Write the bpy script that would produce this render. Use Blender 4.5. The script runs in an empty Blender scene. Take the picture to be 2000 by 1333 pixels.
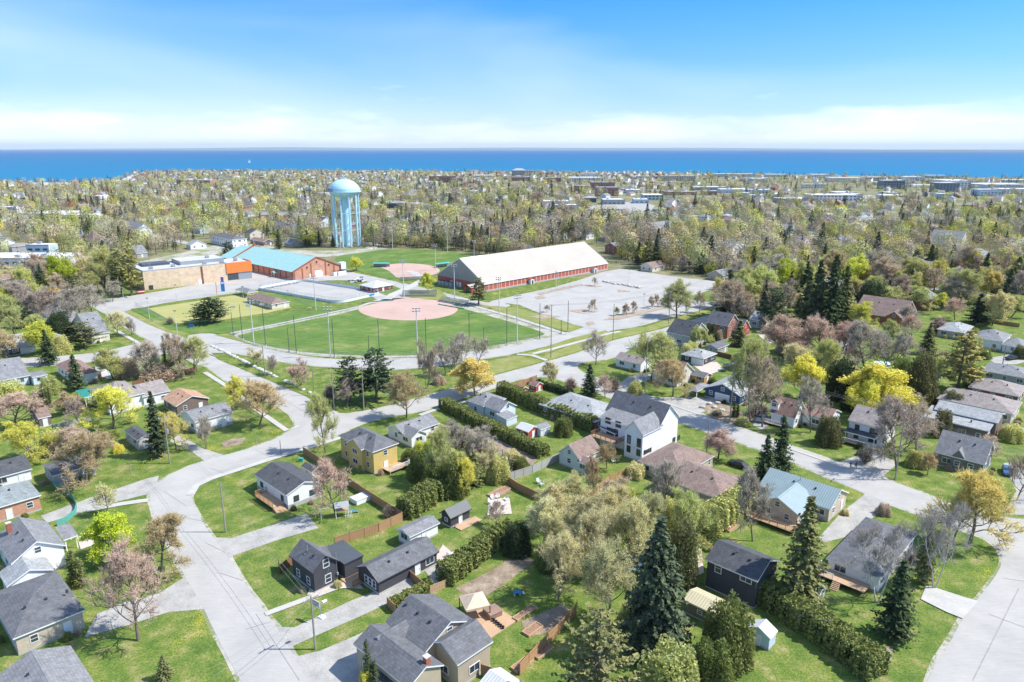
import bpy, math, random
import numpy as np
from mathutils import Vector, Matrix
from mathutils.geometry import tessellate_polygon
random.seed(7); rng = np.random.default_rng(7)
S = bpy.context.scene
COL = S.collection
R = math.radians

# ------------------------------------------------------------ camera, sky, sun, exposure
F, H = 1390.0, 70.0
PITCH = math.atan(376/F)
cam = bpy.data.cameras.new('camera'); camo = bpy.data.objects.new('camera', cam); COL.objects.link(camo)
cam.sensor_width = 36; cam.lens = F/2000*36; cam.clip_start = 1; cam.clip_end = 200000
camo.location = (0, 0, H); camo.rotation_euler = (math.pi/2-PITCH, 0, 0); S.camera = camo
SUN_EL = 50
W = bpy.data.worlds.new('World'); S.world = W; W.use_nodes = True
nt = W.node_tree; N = nt.nodes; L = nt.links
bg = N['Background']
sky = N.new('ShaderNodeTexSky'); sky.sky_type = 'NISHITA'; sky.sun_disc = False
sky.sun_elevation = R(SUN_EL); sky.sun_rotation = R(90); sky.air_density = 1.0; sky.dust_density = .3; sky.ozone_density = 3
def node(t, **kw):
    n = N.new(t)
    for k, v in kw.items(): setattr(n, k, v)
    return n
tc = node('ShaderNodeTexCoord'); sp = node('ShaderNodeSeparateXYZ'); L.new(tc.outputs['Generated'], sp.inputs[0])
tint = node('ShaderNodeValToRGB'); L.new(sp.outputs[2], tint.inputs[0])
e = tint.color_ramp.elements; e[0].position = 0.0; e[0].color = (.62, .68, .77, 1); e[1].position = .19; e[1].color = (.125, .45, .78, 1)
x = e.new(.07); x.color = (.32, .49, .72, 1)
x = e.new(.8); x.color = (.85, .93, 1, 1)
mul = node('ShaderNodeMix', data_type='RGBA', blend_type='MULTIPLY'); mul.inputs[0].default_value = 1
L.new(sky.outputs[0], mul.inputs[6]); L.new(tint.outputs[0], mul.inputs[7])
# clouds: noise over the direction, strongly flattened near the horizon
mp = node('ShaderNodeMapping'); mp.inputs['Scale'].default_value = (5.5, 5.5, 30); L.new(tc.outputs['Generated'], mp.inputs[0])
n1 = node('ShaderNodeTexNoise'); n1.inputs['Scale'].default_value = 1.0; n1.inputs['Detail'].default_value = 9; n1.inputs['Roughness'].default_value = .6
L.new(mp.outputs[0], n1.inputs[0])
band = node('ShaderNodeValToRGB'); L.new(sp.outputs[2], band.inputs[0])
e = band.color_ramp.elements; e[0].position = 0; e[0].color = (.54,)*3+(1,); e[1].position = .085; e[1].color = (.0,)*3+(1,)
x = e.new(.035); x.color = (.33,)*3+(1,)
x = e.new(.058); x.color = (.14,)*3+(1,)
ad = node('ShaderNodeMath', operation='ADD'); L.new(n1.outputs[0], ad.inputs[0]); L.new(band.outputs[0], ad.inputs[1])
cr = node('ShaderNodeMapRange'); cr.inputs[1].default_value = .68; cr.inputs[2].default_value = 1.0; cr.inputs[4].default_value = .95; L.new(ad.outputs[0], cr.inputs[0])
# high wisps
mp2 = node('ShaderNodeMapping'); mp2.inputs['Scale'].default_value = (1.6, 1.6, 7); mp2.inputs['Rotation'].default_value = (0, .35, 0); mp2.inputs['Location'].default_value = (.35, 0, .2)
L.new(tc.outputs['Generated'], mp2.inputs[0])
n2 = node('ShaderNodeTexNoise'); n2.inputs['Scale'].default_value = 1.1; n2.inputs['Detail'].default_value = 4; n2.inputs['Roughness'].default_value = .42; n2.inputs['Distortion'].default_value = .5
L.new(mp2.outputs[0], n2.inputs[0])
cr2 = node('ShaderNodeMapRange'); cr2.inputs[1].default_value = .42; cr2.inputs[2].default_value = .9; cr2.inputs[4].default_value = .5; L.new(n2.outputs[0], cr2.inputs[0])
mx = node('ShaderNodeMath', operation='MAXIMUM'); L.new(cr.outputs[0], mx.inputs[0]); L.new(cr2.outputs[0], mx.inputs[1])
cmix = node('ShaderNodeMix', data_type='RGBA'); L.new(mx.outputs[0], cmix.inputs[0]); L.new(mul.outputs[2], cmix.inputs[6])
cmix.inputs[7].default_value = (4.7, 5.1, 5.6, 1)
L.new(cmix.outputs[2], bg.inputs[0]); bg.inputs[1].default_value = .15
sun = bpy.data.lights.new('sun', 'SUN'); sun.energy = 3.9; sun.angle = R(.5); sun.color = (1, .965, .9)
suno = bpy.data.objects.new('sun', sun); COL.objects.link(suno); suno.rotation_euler = (0, R(90-SUN_EL), 0)
S.view_settings.view_transform = 'Standard'; S.view_settings.look = 'None'; S.view_settings.exposure = .78; S.view_settings.gamma = 1
S.render.engine = 'CYCLES'

# ------------------------------------------------------------ ground points
CP, SP = math.cos(PITCH), math.sin(PITCH)
CROP = {'': (0, 0, 1), 'c4': (0, 560, .2551), 'c5': (450, 560, .2551), 'c6': (900, 560, .2551), 'd1': (1300, 560, .2551), 'd2': (1600, 560, .2551),
        'd3': (0, 860, .3547), 'd4': (380, 840, .3075), 'd5': (860, 740, .3075), 'd6': (560, 1050, .3), 'd7': (1100, 900, .325), 'd8': (1500, 860, .3549),
        'e2': (440, 460, .21), 'e3': (820, 440, .21), 'e5': (1000, 500, .22), 'e6': (200, 470, .16), 'e7': (1380, 600, .195),
        'f1': (0, 320, .2), 'f2': (700, 320, .2), 'f3': (1080, 320, .2), 'f4': (1460, 320, .27), 'f6': (380, 320, .17)}
def px(k, p):
    c = CROP[k]; return (c[0]+p[0]*c[2], c[1]+p[1]*c[2])
def at(x, y, z=0.0):
    a = (x-1000)/F; b = (666.5-y)/F
    dy = CP+b*SP; dz = -SP+b*CP
    t = (z-H)/dz
    return Vector((a*t, dy*t, z))
def proj(X, Y, Z):
    Z = Z-H; f = Y*CP-Z*SP; u = Y*SP+Z*CP
    return 1000+F*X/f, 666.5-F*u/f
def height_at(b, ty):
    """height of an upright thing standing on the ground seen at pixel b whose top is seen at row ty"""
    lo, hi = 0, 69
    for _ in range(30):
        m = (lo+hi)/2
        if proj(b.x, b.y, m)[1] > ty: lo = m
        else: hi = m
    return lo
def inpoly(p, poly):
    x, y = p; c = False; j = len(poly)-1
    for i in range(len(poly)):
        xi, yi = poly[i]; xj, yj = poly[j]
        if (yi > y) != (yj > y) and x < (xj-xi)*(y-yi)/(yj-yi)+xi: c = not c
        j = i
    return c

# ------------------------------------------------------------ materials
MATS = {}
def newmat(name):
    m = bpy.data.materials.new(name); m.use_nodes = True; MATS[name] = m
    return m, m.node_tree.nodes, m.node_tree.links, m.node_tree.nodes['Principled BSDF']
def mk(nodes, t, **kw):
    n = nodes.new(t)
    for k, v in kw.items(): setattr(n, k, v)
    return n
def setv(n, **kw):
    for k, v in kw.items(): n.inputs[k].default_value = v
    return n
def c4(c): return (c[0], c[1], c[2], 1)
def sh(c, f): return (min(1, c[0]*f), min(1, c[1]*f), min(1, c[2]*f))
def M(name, col, rough=.85, var=.12, scale=1.5, spec=.3, metal=0, coord='Object', detail=5):
    if name in MATS: return MATS[name]
    m, n, l, b = newmat(name)
    t = mk(n, 'ShaderNodeTexCoord'); no = setv(mk(n, 'ShaderNodeTexNoise'), Scale=scale, Detail=detail, Roughness=.65)
    l.new(t.outputs[coord], no.inputs[0])
    mr = mk(n, 'ShaderNodeMapRange'); mr.inputs[1].default_value = .3; mr.inputs[2].default_value = .7; l.new(no.outputs[0], mr.inputs[0])
    mi = mk(n, 'ShaderNodeMix', data_type='RGBA'); mi.inputs[6].default_value = c4(sh(col, 1-var)); mi.inputs[7].default_value = c4(sh(col, 1+var))
    l.new(mr.outputs[0], mi.inputs[0]); l.new(mi.outputs[2], b.inputs['Base Color'])
    b.inputs['Roughness'].default_value = rough; b.inputs['Specular IOR Level'].default_value = spec; b.inputs['Metallic'].default_value = metal
    return m
def course(name, col, kind, var=.2, rough=.85):
    """walls and roofs: shingle / siding / brick / metal laid out in metres over the face"""
    if name in MATS: return MATS[name]
    m, n, l, b = newmat(name)
    uv = mk(n, 'ShaderNodeUVMap'); uv.uv_map = 'uv'
    br = mk(n, 'ShaderNodeTexBrick')
    P = {'shingle': (1, .02, .45, .42), 'siding': (1, .025, 3.7, .24), 'brick': (1, .012, .42, .14), 'metal': (1, .05, .46, 9), 'vert': (1, .03, .32, 6), 'block': (1, .03, .6, .3)}[kind]
    setv(br, Scale=P[0]); br.inputs['Mortar Size'].default_value = P[1]; br.inputs['Brick Width'].default_value = P[2]; br.inputs['Row Height'].default_value = P[3]
    br.inputs['Mortar Smooth'].default_value = .3
    br.inputs['Color1'].default_value = c4(sh(col, 1-var)); br.inputs['Color2'].default_value = c4(sh(col, 1+var))
    mort = {'shingle': sh(col, .6), 'siding': sh(col, .72), 'brick': sh(col, 1.25), 'metal': sh(col, .6), 'vert': sh(col, .6), 'block': sh(col, .8)}[kind]
    if kind in ('siding', 'metal', 'vert'):
        br.inputs['Color1'].default_value = br.inputs['Color2'].default_value = c4(col)
    br.inputs['Mortar'].default_value = c4(mort)
    l.new(uv.outputs[0], br.inputs['Vector'])
    no = setv(mk(n, 'ShaderNodeTexNoise'), Scale=.45, Detail=6, Roughness=.7); l.new(uv.outputs[0], no.inputs[0])
    mr = mk(n, 'ShaderNodeMapRange'); mr.inputs[1].default_value = .3; mr.inputs[2].default_value = .7; mr.inputs[3].default_value = .8; mr.inputs[4].default_value = 1.2; l.new(no.outputs[0], mr.inputs[0])
    mu = mk(n, 'ShaderNodeMix', data_type='RGBA', blend_type='MULTIPLY'); mu.inputs[0].default_value = 1 if kind in ('shingle', 'brick') else .45
    l.new(br.outputs[0], mu.inputs[6]); l.new(mr.outputs[0], mu.inputs[7]); l.new(mu.outputs[2], b.inputs['Base Color'])
    b.inputs['Roughness'].default_value = rough; b.inputs['Specular IOR Level'].default_value = .25
    if kind == 'metal': b.inputs['Roughness'].default_value = .45
    return m
def ground_mat(name, cols, scale=.25, fine=3, fine_amt=.35, rough=.95, speck=None, streak=False):
    """cols: list of (position, colour) along a broad world-space noise, plus fine grain"""
    m, n, l, b = newmat(name)
    g = mk(n, 'ShaderNodeNewGeometry')
    no = setv(mk(n, 'ShaderNodeTexNoise'), Scale=scale, Detail=8, Roughness=.62); l.new(g.outputs['Position'], no.inputs[0])
    cr = mk(n, 'ShaderNodeValToRGB'); l.new(no.outputs[0], cr.inputs[0])
    e = cr.color_ramp.elements
    e[0].position, e[0].color = cols[0][0], c4(cols[0][1]); e[1].position, e[1].color = cols[-1][0], c4(cols[-1][1])
    for p, c in cols[1:-1]:
        q = e.new(p); q.color = c4(c)
    nf = setv(mk(n, 'ShaderNodeTexNoise'), Scale=fine, Detail=5, Roughness=.75); 
    if streak:
        mpp = mk(n, 'ShaderNodeMapping'); mpp.inputs['Rotation'].default_value = (0, 0, R(-46)); mpp.inputs['Scale'].default_value = (.18, 1.6, 1); l.new(g.outputs['Position'], mpp.inputs[0]); l.new(mpp.outputs[0], nf.inputs[0])
    else: l.new(g.outputs['Position'], nf.inputs[0])
    mr = mk(n, 'ShaderNodeMapRange'); mr.inputs[1].default_value = .28; mr.inputs[2].default_value = .72; mr.inputs[3].default_value = 1-fine_amt; mr.inputs[4].default_value = 1+fine_amt; l.new(nf.outputs[0], mr.inputs[0])
    mu = mk(n, 'ShaderNodeMix', data_type='RGBA', blend_type='MULTIPLY'); mu.inputs[0].default_value = 1
    l.new(cr.outputs[0], mu.inputs[6]); l.new(mr.outputs[0], mu.inputs[7])
    out = mu.outputs[2]
    if speck:
        ns = setv(mk(n, 'ShaderNodeTexNoise'), Scale=speck[1], Detail=3, Roughness=.7); l.new(g.outputs['Position'], ns.inputs[0])
        nl = setv(mk(n, 'ShaderNodeTexNoise'), Scale=.09, Detail=3); l.new(g.outputs['Position'], nl.inputs[0])
        a = mk(n, 'ShaderNodeMath', operation='ADD'); l.new(ns.outputs[0], a.inputs[0]); l.new(nl.outputs[0], a.inputs[1])
        r2 = mk(n, 'ShaderNodeMapRange'); r2.inputs[1].default_value = speck[2]; r2.inputs[2].default_value = speck[2]+.08; r2.inputs[4].default_value = speck[3]; l.new(a.outputs[0], r2.inputs[0])
        m2 = mk(n, 'ShaderNodeMix', data_type='RGBA'); m2.inputs[7].default_value = c4(speck[0]); l.new(r2.outputs[0], m2.inputs[0]); l.new(out, m2.inputs[6]); out = m2.outputs[2]
    l.new(out, b.inputs['Base Color']); b.inputs['Roughness'].default_value = rough; b.inputs['Specular IOR Level'].default_value = .15
    bp = mk(n, 'ShaderNodeBump'); bp.inputs['Strength'].default_value = .35; bp.inputs['Distance'].default_value = .12; l.new(nf.outputs[0], bp.inputs['Height']); l.new(bp.outputs[0], b.inputs['Normal'])
    return m
G1 = (.105, .155, .035)
ground_mat('lawn', [(.32, (.08, .135, .026)), (.45, (.115, .175, .034)), (.56, (.175, .21, .05)), (.67, (.29, .26, .115))], .3, 3, .6, speck=((.62, .52, .04), 6, 1.24, .8))
ground_mat('rough_ground', [(.3, (.11, .13, .045)), (.45, (.18, .19, .08)), (.58, (.25, .22, .13)), (.75, (.30, .25, .18))], .12, 2.2, .4)
ground_mat('turf', [(.3, (.085, .155, .035)), (.5, (.115, .19, .042)), (.62, (.17, .22, .06)), (.73, (.34, .31, .16))], .07, 1.0, .5, streak=True)
ground_mat('verge', [(.3, (.17, .22, .05)), (.5, (.23, .25, .07)), (.7, (.33, .29, .15))], .18, 3, .3)
ground_mat('bowling_turf', [(.3, (.33, .33, .12)), (.6, (.38, .36, .14)), (.8, (.44, .39, .18))], .1, 1.5, .12)
ground_mat('asphalt', [(.3, (.355, .345, .32)), (.5, (.405, .39, .362)), (.7, (.45, .43, .395))], .12, 2.2, .09, .9, speck=((.3, .3, .3), 1.2, 1.3, .5), streak=True)
ground_mat('asphalt_dark', [(.3, (.2, .2, .21)), (.6, (.27, .27, .28)), (.8, (.36, .36, .36))], .2, 3, .15, .9)
ground_mat('drive', [(.3, (.29, .28, .26)), (.5, (.38, .365, .335)), (.75, (.47, .45, .41))], .35, 3, .2, .9)
ground_mat('crack', [(.3, (.28, .27, .25)), (.7, (.36, .345, .32))], .5, 3, .2, .9)
ground_mat('concrete', [(.3, (.42, .41, .38)), (.6, (.5, .48, .44)), (.8, (.55, .53, .49))], .4, 3, .08, .9)
ground_mat('gravel', [(.3, (.30, .285, .22)), (.5, (.42, .40, .34)), (.7, (.5, .47, .41))], .3, 5, .3, .95, speck=((.17, .21, .06), 1.1, 1.02, .8))
ground_mat('dirt', [(.3, (.19, .14, .1)), (.5, (.28, .22, .16)), (.7, (.4, .33, .25))], .5, 4, .3)
ground_mat('infield', [(.3, (.45, .31, .255)), (.5, (.50, .35, .29)), (.75, (.54, .395, .335))], .07, 1.2, .07)
ground_mat('sand', [(.3, (.4, .34, .24)), (.5, (.55, .5, .4)), (.7, (.66, .62, .54))], .02, .3, .2)
ground_mat('paver', [(.3, (.5, .42, .36)), (.6, (.6, .5, .43)), (.8, (.65, .57, .5))], .5, 5, .15)
course('wood', (.42, .25, .13), 'vert', .3); course('wood_dark', (.24, .13, .075), 'vert', .3); course('deck_wood', (.52, .35, .22), 'vert', .2); course('grey_board', (.42, .41, .38), 'vert')
M('trim_white', (.78, .79, .79), .6, .04); M('trim_dark', (.05, .05, .055), .6); M('glass', (.045, .06, .075), .12, .3, spec=.8); M('metal_grey', (.36, .38, .4), .45, .1, metal=.4)
M('pole_wood', (.3, .27, .23), .9, .2, 3); M('pole_light', (.6, .6, .58), .6, .08); M('bark', (.17, .135, .11), .95, .3, 2); M('bark_pale', (.55, .52, .47), .9, .25, 2)
M('black_metal', (.03, .03, .035), .5); M('wire', (.2, .2, .2), .6); M('brick_red', (.36, .12, .075), .9, .2, 4); M('stone', (.5, .48, .44), .95, .25, 2); M('foundation', (.42, .41, .39), .9)
M('red_paint', (.5, .05, .04), .5); M('blue_paint', (.03, .22, .5), .5); M('yellow_paint', (.7, .42, .02), .6); M('teal', (.07, .42, .36), .6); M('green_net', (.1, .35, .3), .7); M('purple', (.1, .05, .2), .6)
M('tan_cloth', (.6, .48, .36), .8); M('brown_cloth', (.3, .2, .15), .8); M('navy_cloth', (.03, .05, .12), .7); M('skin', (.5, .3, .2), .7); M('dark_cloth', (.03, .035, .06), .8); M('rubber', (.02, .02, .02), .8)
M('mulch', (.3, .18, .12), .95, .3, 3); M('island_soil', (.36, .29, .22), .95, .35, .8)
def leafmat(name, trans=.3):
    m, n, l, b = newmat(name)
    oi = mk(n, 'ShaderNodeObjectInfo'); at_ = mk(n, 'ShaderNodeAttribute'); at_.attribute_name = 'v'
    mu = mk(n, 'ShaderNodeMix', data_type='RGBA', blend_type='MULTIPLY'); mu.inputs[0].default_value = 1
    l.new(oi.outputs['Color'], mu.inputs[6]); l.new(at_.outputs['Color'], mu.inputs[7])
    d = mk(n, 'ShaderNodeBsdfDiffuse'); t = mk(n, 'ShaderNodeBsdfTranslucent'); ms = mk(n, 'ShaderNodeMixShader'); ms.inputs[0].default_value = trans
    l.new(mu.outputs[2], d.inputs[0]); l.new(mu.outputs[2], t.inputs[0]); l.new(d.outputs[0], ms.inputs[1]); l.new(t.outputs[0], ms.inputs[2])
    l.new(ms.outputs[0], n['Material Output'].inputs[0]); n.remove(b)
    return m
leafmat('leaf', .42); leafmat('needle', .15); leafmat('twig', 0)

# ------------------------------------------------------------ mesh helpers
def auto_uv(pts):
    p = [Vector(q) for q in pts]; n = Vector((0, 0, 0))
    for i in range(len(p)):
        a, b = p[i], p[(i+1) % len(p)]; n += a.cross(b)
    if n.length < 1e-9: return [(0, 0)]*len(p)
    n.normalize(); h = Vector((0, 0, 1)).cross(n)
    if h.length < .02: h = Vector((1, 0, 0)); s = Vector((0, 1, 0))
    else: h.normalize(); s = n.cross(h)
    return [(q.dot(h), q.dot(s)) for q in p]
class MB:
    def __init__(s): s.v = []; s.f = []; s.m = []; s.uv = []; s.names = []
    def mi(s, m):
        if m not in s.names: s.names.append(m)
        return s.names.index(m)
    def face(s, pts, m):
        k = len(s.v); s.v += [tuple(p) for p in pts]; s.f.append(tuple(range(k, k+len(pts)))); s.m.append(s.mi(m)); s.uv += auto_uv(pts); return s
    def box(s, x0, x1, y0, y1, z0, z1, m, rz=0, c=None):
        P = [(x0, y0, z0), (x1, y0, z0), (x1, y1, z0), (x0, y1, z0), (x0, y0, z1), (x1, y0, z1), (x1, y1, z1), (x0, y1, z1)]
        if rz:
            cx, cy = c if c else ((x0+x1)/2, (y0+y1)/2); ca, sa = math.cos(rz), math.sin(rz)
            P = [(cx+(a-cx)*ca-(b-cy)*sa, cy+(a-cx)*sa+(b-cy)*ca, d) for a, b, d in P]
        for q in ((0, 3, 2, 1), (4, 5, 6, 7), (0, 1, 5, 4), (1, 2, 6, 5), (2, 3, 7, 6), (3, 0, 4, 7)): s.face([P[i] for i in q], m)
        return s
    def tube(s, p0, p1, r0, r1, m, n=6, cap=True):
        p0, p1 = Vector(p0), Vector(p1); d = (p1-p0).normalized(); a = d.orthogonal().normalized(); b = d.cross(a)
        c0 = [p0+(a*math.cos(t)+b*math.sin(t))*r0 for t in [2*math.pi*i/n for i in range(n)]]; c1 = [p1+(a*math.cos(t)+b*math.sin(t))*r1 for t in [2*math.pi*i/n for i in range(n)]]
        for i in range(n): s.face([c0[i], c0[(i+1) % n], c1[(i+1) % n], c1[i]], m)
        if cap: s.face(c1, m); s.face(c0[::-1], m)
        return s
    def bar(s, p0, p1, w, h, m):
        """box beam between two points"""
        p0, p1 = Vector(p0), Vector(p1); d = (p1-p0); 
        if d.length < 1e-6: return s
        d.normalize(); a = Vector((0, 0, 1)).cross(d)
        if a.length < .01: a = Vector((1, 0, 0))
        a.normalize(); b = d.cross(a)
        q = [(-1, -1), (1, -1), (1, 1), (-1, 1)]
        c0 = [p0+a*i*w/2+b*j*h/2 for i, j in q]; c1 = [p1+a*i*w/2+b*j*h/2 for i, j in q]
        for i in range(4): s.face([c0[i], c0[(i+1) % 4], c1[(i+1) % 4], c1[i]], m)
        s.face(c0[::-1], m); s.face(c1, m); return s
    def lathe(s, prof, m, n=24, c=(0, 0)):
        for i in range(len(prof)-1):
            (r0, z0), (r1, z1) = prof[i], prof[i+1]
            for k in range(n):
                a, b = 2*math.pi*k/n, 2*math.pi*(k+1)/n
                P = [(c[0]+r0*math.cos(a), c[1]+r0*math.sin(a), z0), (c[0]+r0*math.cos(b), c[1]+r0*math.sin(b), z0), (c[0]+r1*math.cos(b), c[1]+r1*math.sin(b), z1), (c[0]+r1*math.cos(a), c[1]+r1*math.sin(a), z1)]
                if r0 < 1e-4: P = P[1:]
                elif r1 < 1e-4: P = P[:3]
                s.face(P, m)
        return s
    def slab(s, polys, t, mtop, mside):
        """polys share edges; makes a solid of thickness t below them"""
        ed = {}
        k = lambda p: (round(p[0], 3), round(p[1], 3), round(p[2], 3))
        for P in polys:
            s.face(P, mtop); s.face([(p[0], p[1], p[2]-t) for p in P][::-1], mside)
            for i in range(len(P)):
                a, b = P[i], P[(i+1) % len(P)]
                ed.setdefault(frozenset((k(a), k(b))), []).append((a, b))
        for v in ed.values():
            if len(v) == 1:
                a, b = v[0]; s.face([a, (a[0], a[1], a[2]-t), (b[0], b[1], b[2]-t), b], mside)
        return s
    def mesh(s, name, smooth=False):
        me = bpy.data.meshes.new(name); me.from_pydata(s.v, [], s.f)
        for n in s.names: me.materials.append(MATS[n])
        me.polygons.foreach_set('material_index', s.m)
        u = me.uv_layers.new(name='uv'); u.data.foreach_set('uv', np.array(s.uv, dtype=np.float32).ravel())
        if smooth: me.polygons.foreach_set('use_smooth', [True]*len(s.f))
        me.update(); return me
    def build(s, name, parent=None, loc=(0, 0, 0), rz=0, smooth=False):
        return link(name, s.mesh(name, smooth), parent, loc, rz)
def link(name, data, parent=None, loc=(0, 0, 0), rz=0):
    o = bpy.data.objects.new(name, data); COL.objects.link(o); o.location = loc; o.rotation_euler = (0, 0, rz)
    if parent: o.parent = parent
    return o
REG = []   # top-level things: (obj, label, pixel)
def tag(o, label, cat, group=None):
    o['label'] = label; o['category'] = cat
    if group: o['group'] = group
    REG.append(o); return o
def thing(name, label, cat, loc, rz=0, group=None):
    o = link(name, None, None, loc, rz); o.empty_display_size = .3; return tag(o, label, cat, group)
def struct(name, me):
    o = link(name, me); o['kind'] = 'structure'; return o
def copy_tree(o, parent=None):
    c = o.copy(); COL.objects.link(c); c.parent = parent
    for ch in list(o.children): copy_tree(ch, c)
    return c
def dup(o, loc, rz=None, label=None, sc=None):
    c = copy_tree(o); c.location = loc
    if rz is not None: c.rotation_euler = (0, 0, rz)
    if label: c['label'] = label
    if sc: c.scale = sc
    REG.append(c); return c

# ------------------------------------------------------------ ground sheets
def tri_sheet(name, polys, m, z):
    """flat sheets (world xy polygons) at height z as one mesh"""
    v = []; f = []
    for P in polys:
        k = len(v); v += [(p[0], p[1], z) for p in P]
        for t in tessellate_polygon([[Vector((p[0], p[1], 0)) for p in P]]):
            a, b, c = t
            A, B, C_ = (v[k+i] for i in t)
            cr_ = (B[0]-A[0])*(C_[1]-A[1])-(B[1]-A[1])*(C_[0]-A[0])
            f.append((k+a, k+b, k+c) if cr_ > 0 else (k+a, k+c, k+b))
    me = bpy.data.meshes.new(name); me.from_pydata(v, [], f); me.materials.append(MATS[m]); me.update()
    return struct(name, me)
def gp(poly, k=''): return [at(*px(k, p)).to_tuple()[:2] for p in poly]
def smooth_poly(P, it=2, closed=True):
    for _ in range(it):
        Q = []; n = len(P)
        for i in range(n if closed else n-1):
            a, b = P[i], P[(i+1) % n]
            Q += [(a[0]*.75+b[0]*.25, a[1]*.75+b[1]*.25), (a[0]*.25+b[0]*.75, a[1]*.25+b[1]*.75)]
        if not closed: Q = [P[0]]+Q+[P[-1]]
        P = Q
    return P
def strip(path, w):
    """constant-width ribbon polygon along a world xy path"""
    Lp, Rp = [], []
    for i, p in enumerate(path):
        a = path[max(0, i-1)]; b = path[min(len(path)-1, i+1)]
        d = Vector((b[0]-a[0], b[1]-a[1])).normalized(); n = Vector((-d.y, d.x))*w/2
        Lp.append((p[0]+n.x, p[1]+n.y)); Rp.append((p[0]-n.x, p[1]-n.y))
    return Lp+Rp[::-1]
def grow(P, w):
    A = sum(P[i][0]*P[(i+1) % len(P)][1]-P[(i+1) % len(P)][0]*P[i][1] for i in range(len(P)))
    s = 1 if A > 0 else -1; Q = []
    for i, p in enumerate(P):
        a, b = P[i-1], P[(i+1) % len(P)]
        d = Vector((b[0]-a[0], b[1]-a[1]))
        if d.length < 1e-6: Q.append(p); continue
        d.normalize(); j = w*(.7+.6*random.random()); Q.append((p[0]+d.y*s*j, p[1]-d.x*s*j))
    return Q
# ------------------------------------------------------------ the ground, water, far hills
SHORE = [(-600, 357), (0, 357), (130, 356.5), (235, 352), (262, 338), (330, 335.5), (600, 335), (1000, 337), (1250, 338), (1400, 339), (1600, 342), (1800, 345), (2000, 348), (2600, 352)]
def shoreY(X, Y):
    """distance of the shore along the line of sight through X, Y"""
    p = 1000+F*X/(Y*CP+H*SP); L_ = SHORE
    if p <= L_[0][0]: r = L_[0][1]
    elif p >= L_[-1][0]: r = L_[-1][1]
    else:
        for (a, b), (c, d) in zip(L_, L_[1:]):
            if a <= p <= c: r = b+(d-b)*(p-a)/max(1e-6, c-a); break
    return at(p, r).y
def build_ground():
    cols = sorted(set(list(np.linspace(-3200, 5200, 110))+[q[0] for q in SHORE if -600 <= q[0] <= 2600])); ss = np.linspace(0, 1, 60)**1.8; v = []; f = []
    for p in cols:
        a = (p-1000)/F; Ye = shoreY(a*1000, (1000-H*SP)/CP); Y0 = 70.0
        for s_ in ss: Y = Y0+(Ye-Y0)*s_; v.append((a*(Y*CP+H*SP), Y, 0))
        v.append((a*((Ye+30)*CP+H*SP), Ye+30, -1.5))
    n = len(ss)+1
    for i in range(len(cols)-1):
        for j in range(n-1): a = i*n+j; f.append((a, a+n, a+n+1, a+1))
    k = len(v); v += [(-800, -250, 0), (800, -250, 0), (800, 70, 0), (-800, 70, 0)]; f.append((k, k+1, k+2, k+3))
    me = bpy.data.meshes.new('ground'); me.from_pydata(v, [], f); me.materials.append(MATS['rough_ground']); me.update(); struct('ground', me)
build_ground()
# the bay: deep blue, paler over the shallows near the shore
m, n, l, b = newmat('water')
g = mk(n, 'ShaderNodeNewGeometry'); sx = mk(n, 'ShaderNodeSeparateXYZ'); l.new(g.outputs['Position'], sx.inputs[0])
no = setv(mk(n, 'ShaderNodeTexNoise'), Scale=.0011, Detail=5, Roughness=.6); l.new(g.outputs['Position'], no.inputs[0])
ma = mk(n, 'ShaderNodeMath', operation='MULTIPLY_ADD'); ma.inputs[1].default_value = 2200; l.new(no.outputs[0], ma.inputs[0]); l.new(sx.outputs[1], ma.inputs[2])
mr = mk(n, 'ShaderNodeMapRange'); mr.inputs[1].default_value = 2500; mr.inputs[2].default_value = 9000; l.new(ma.outputs[0], mr.inputs[0])
cr_ = mk(n, 'ShaderNodeValToRGB'); l.new(mr.outputs[0], cr_.inputs[0]); e = cr_.color_ramp.elements
e[0].position = 0; e[0].color = (.008, .17, .31, 1); e[1].position = 1; e[1].color = (.004, .10, .25, 1); q = e.new(.35); q.color = (.005, .14, .285, 1)
l.new(cr_.outputs[0], b.inputs['Base Color']); b.inputs['Roughness'].default_value = .5; b.inputs['Specular IOR Level'].default_value = .08
nw = setv(mk(n, 'ShaderNodeTexNoise'), Scale=.05, Detail=4, Roughness=.7); l.new(g.outputs['Position'], nw.inputs[0])
bp = mk(n, 'ShaderNodeBump'); bp.inputs['Strength'].default_value = .5; bp.inputs['Distance'].default_value = 2; l.new(nw.outputs[0], bp.inputs['Height']); l.new(bp.outputs[0], b.inputs['Normal'])
def build_water():
    ys = list(np.linspace(1000, 4000, 12))+[6000, 9000, 14000, 22000, 35000, 50000, 66000]; v = []; f = []
    for y in ys:
        for i in range(-10, 11): v.append((i/10*(y*1.3+4000), y, -.6))
    for j in range(len(ys)-1):
        for i in range(20): a = j*21+i; f.append((a, a+1, a+22, a+21))
    me = bpy.data.meshes.new('water'); me.from_pydata(v, [], f); me.materials.append(MATS['water']); me.update(); struct('water', me)
build_water()
M('hill', (.10, .14, .10), .95, .1, .002)
def hills(name, x0, x1, Y, hfun, depth):
    v = []; f = []; K = 90
    for i in range(K+1):
        t = i/K; p = x0+(x1-x0)*t; X = (p-1000)/F*Y; h = hfun(t)
        v += [(X, Y, -2), (X, Y+depth*.4, h), (X, Y+depth, h*.8), (X, Y+depth*1.3, -2)]
    for i in range(K):
        for j in range(3): a = i*4+j; f.append((a, a+4, a+5, a+1))
    me = bpy.data.meshes.new(name); me.from_pydata(v, [], f); me.materials.append(MATS['hill']); me.update(); struct(name, me)
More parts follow.
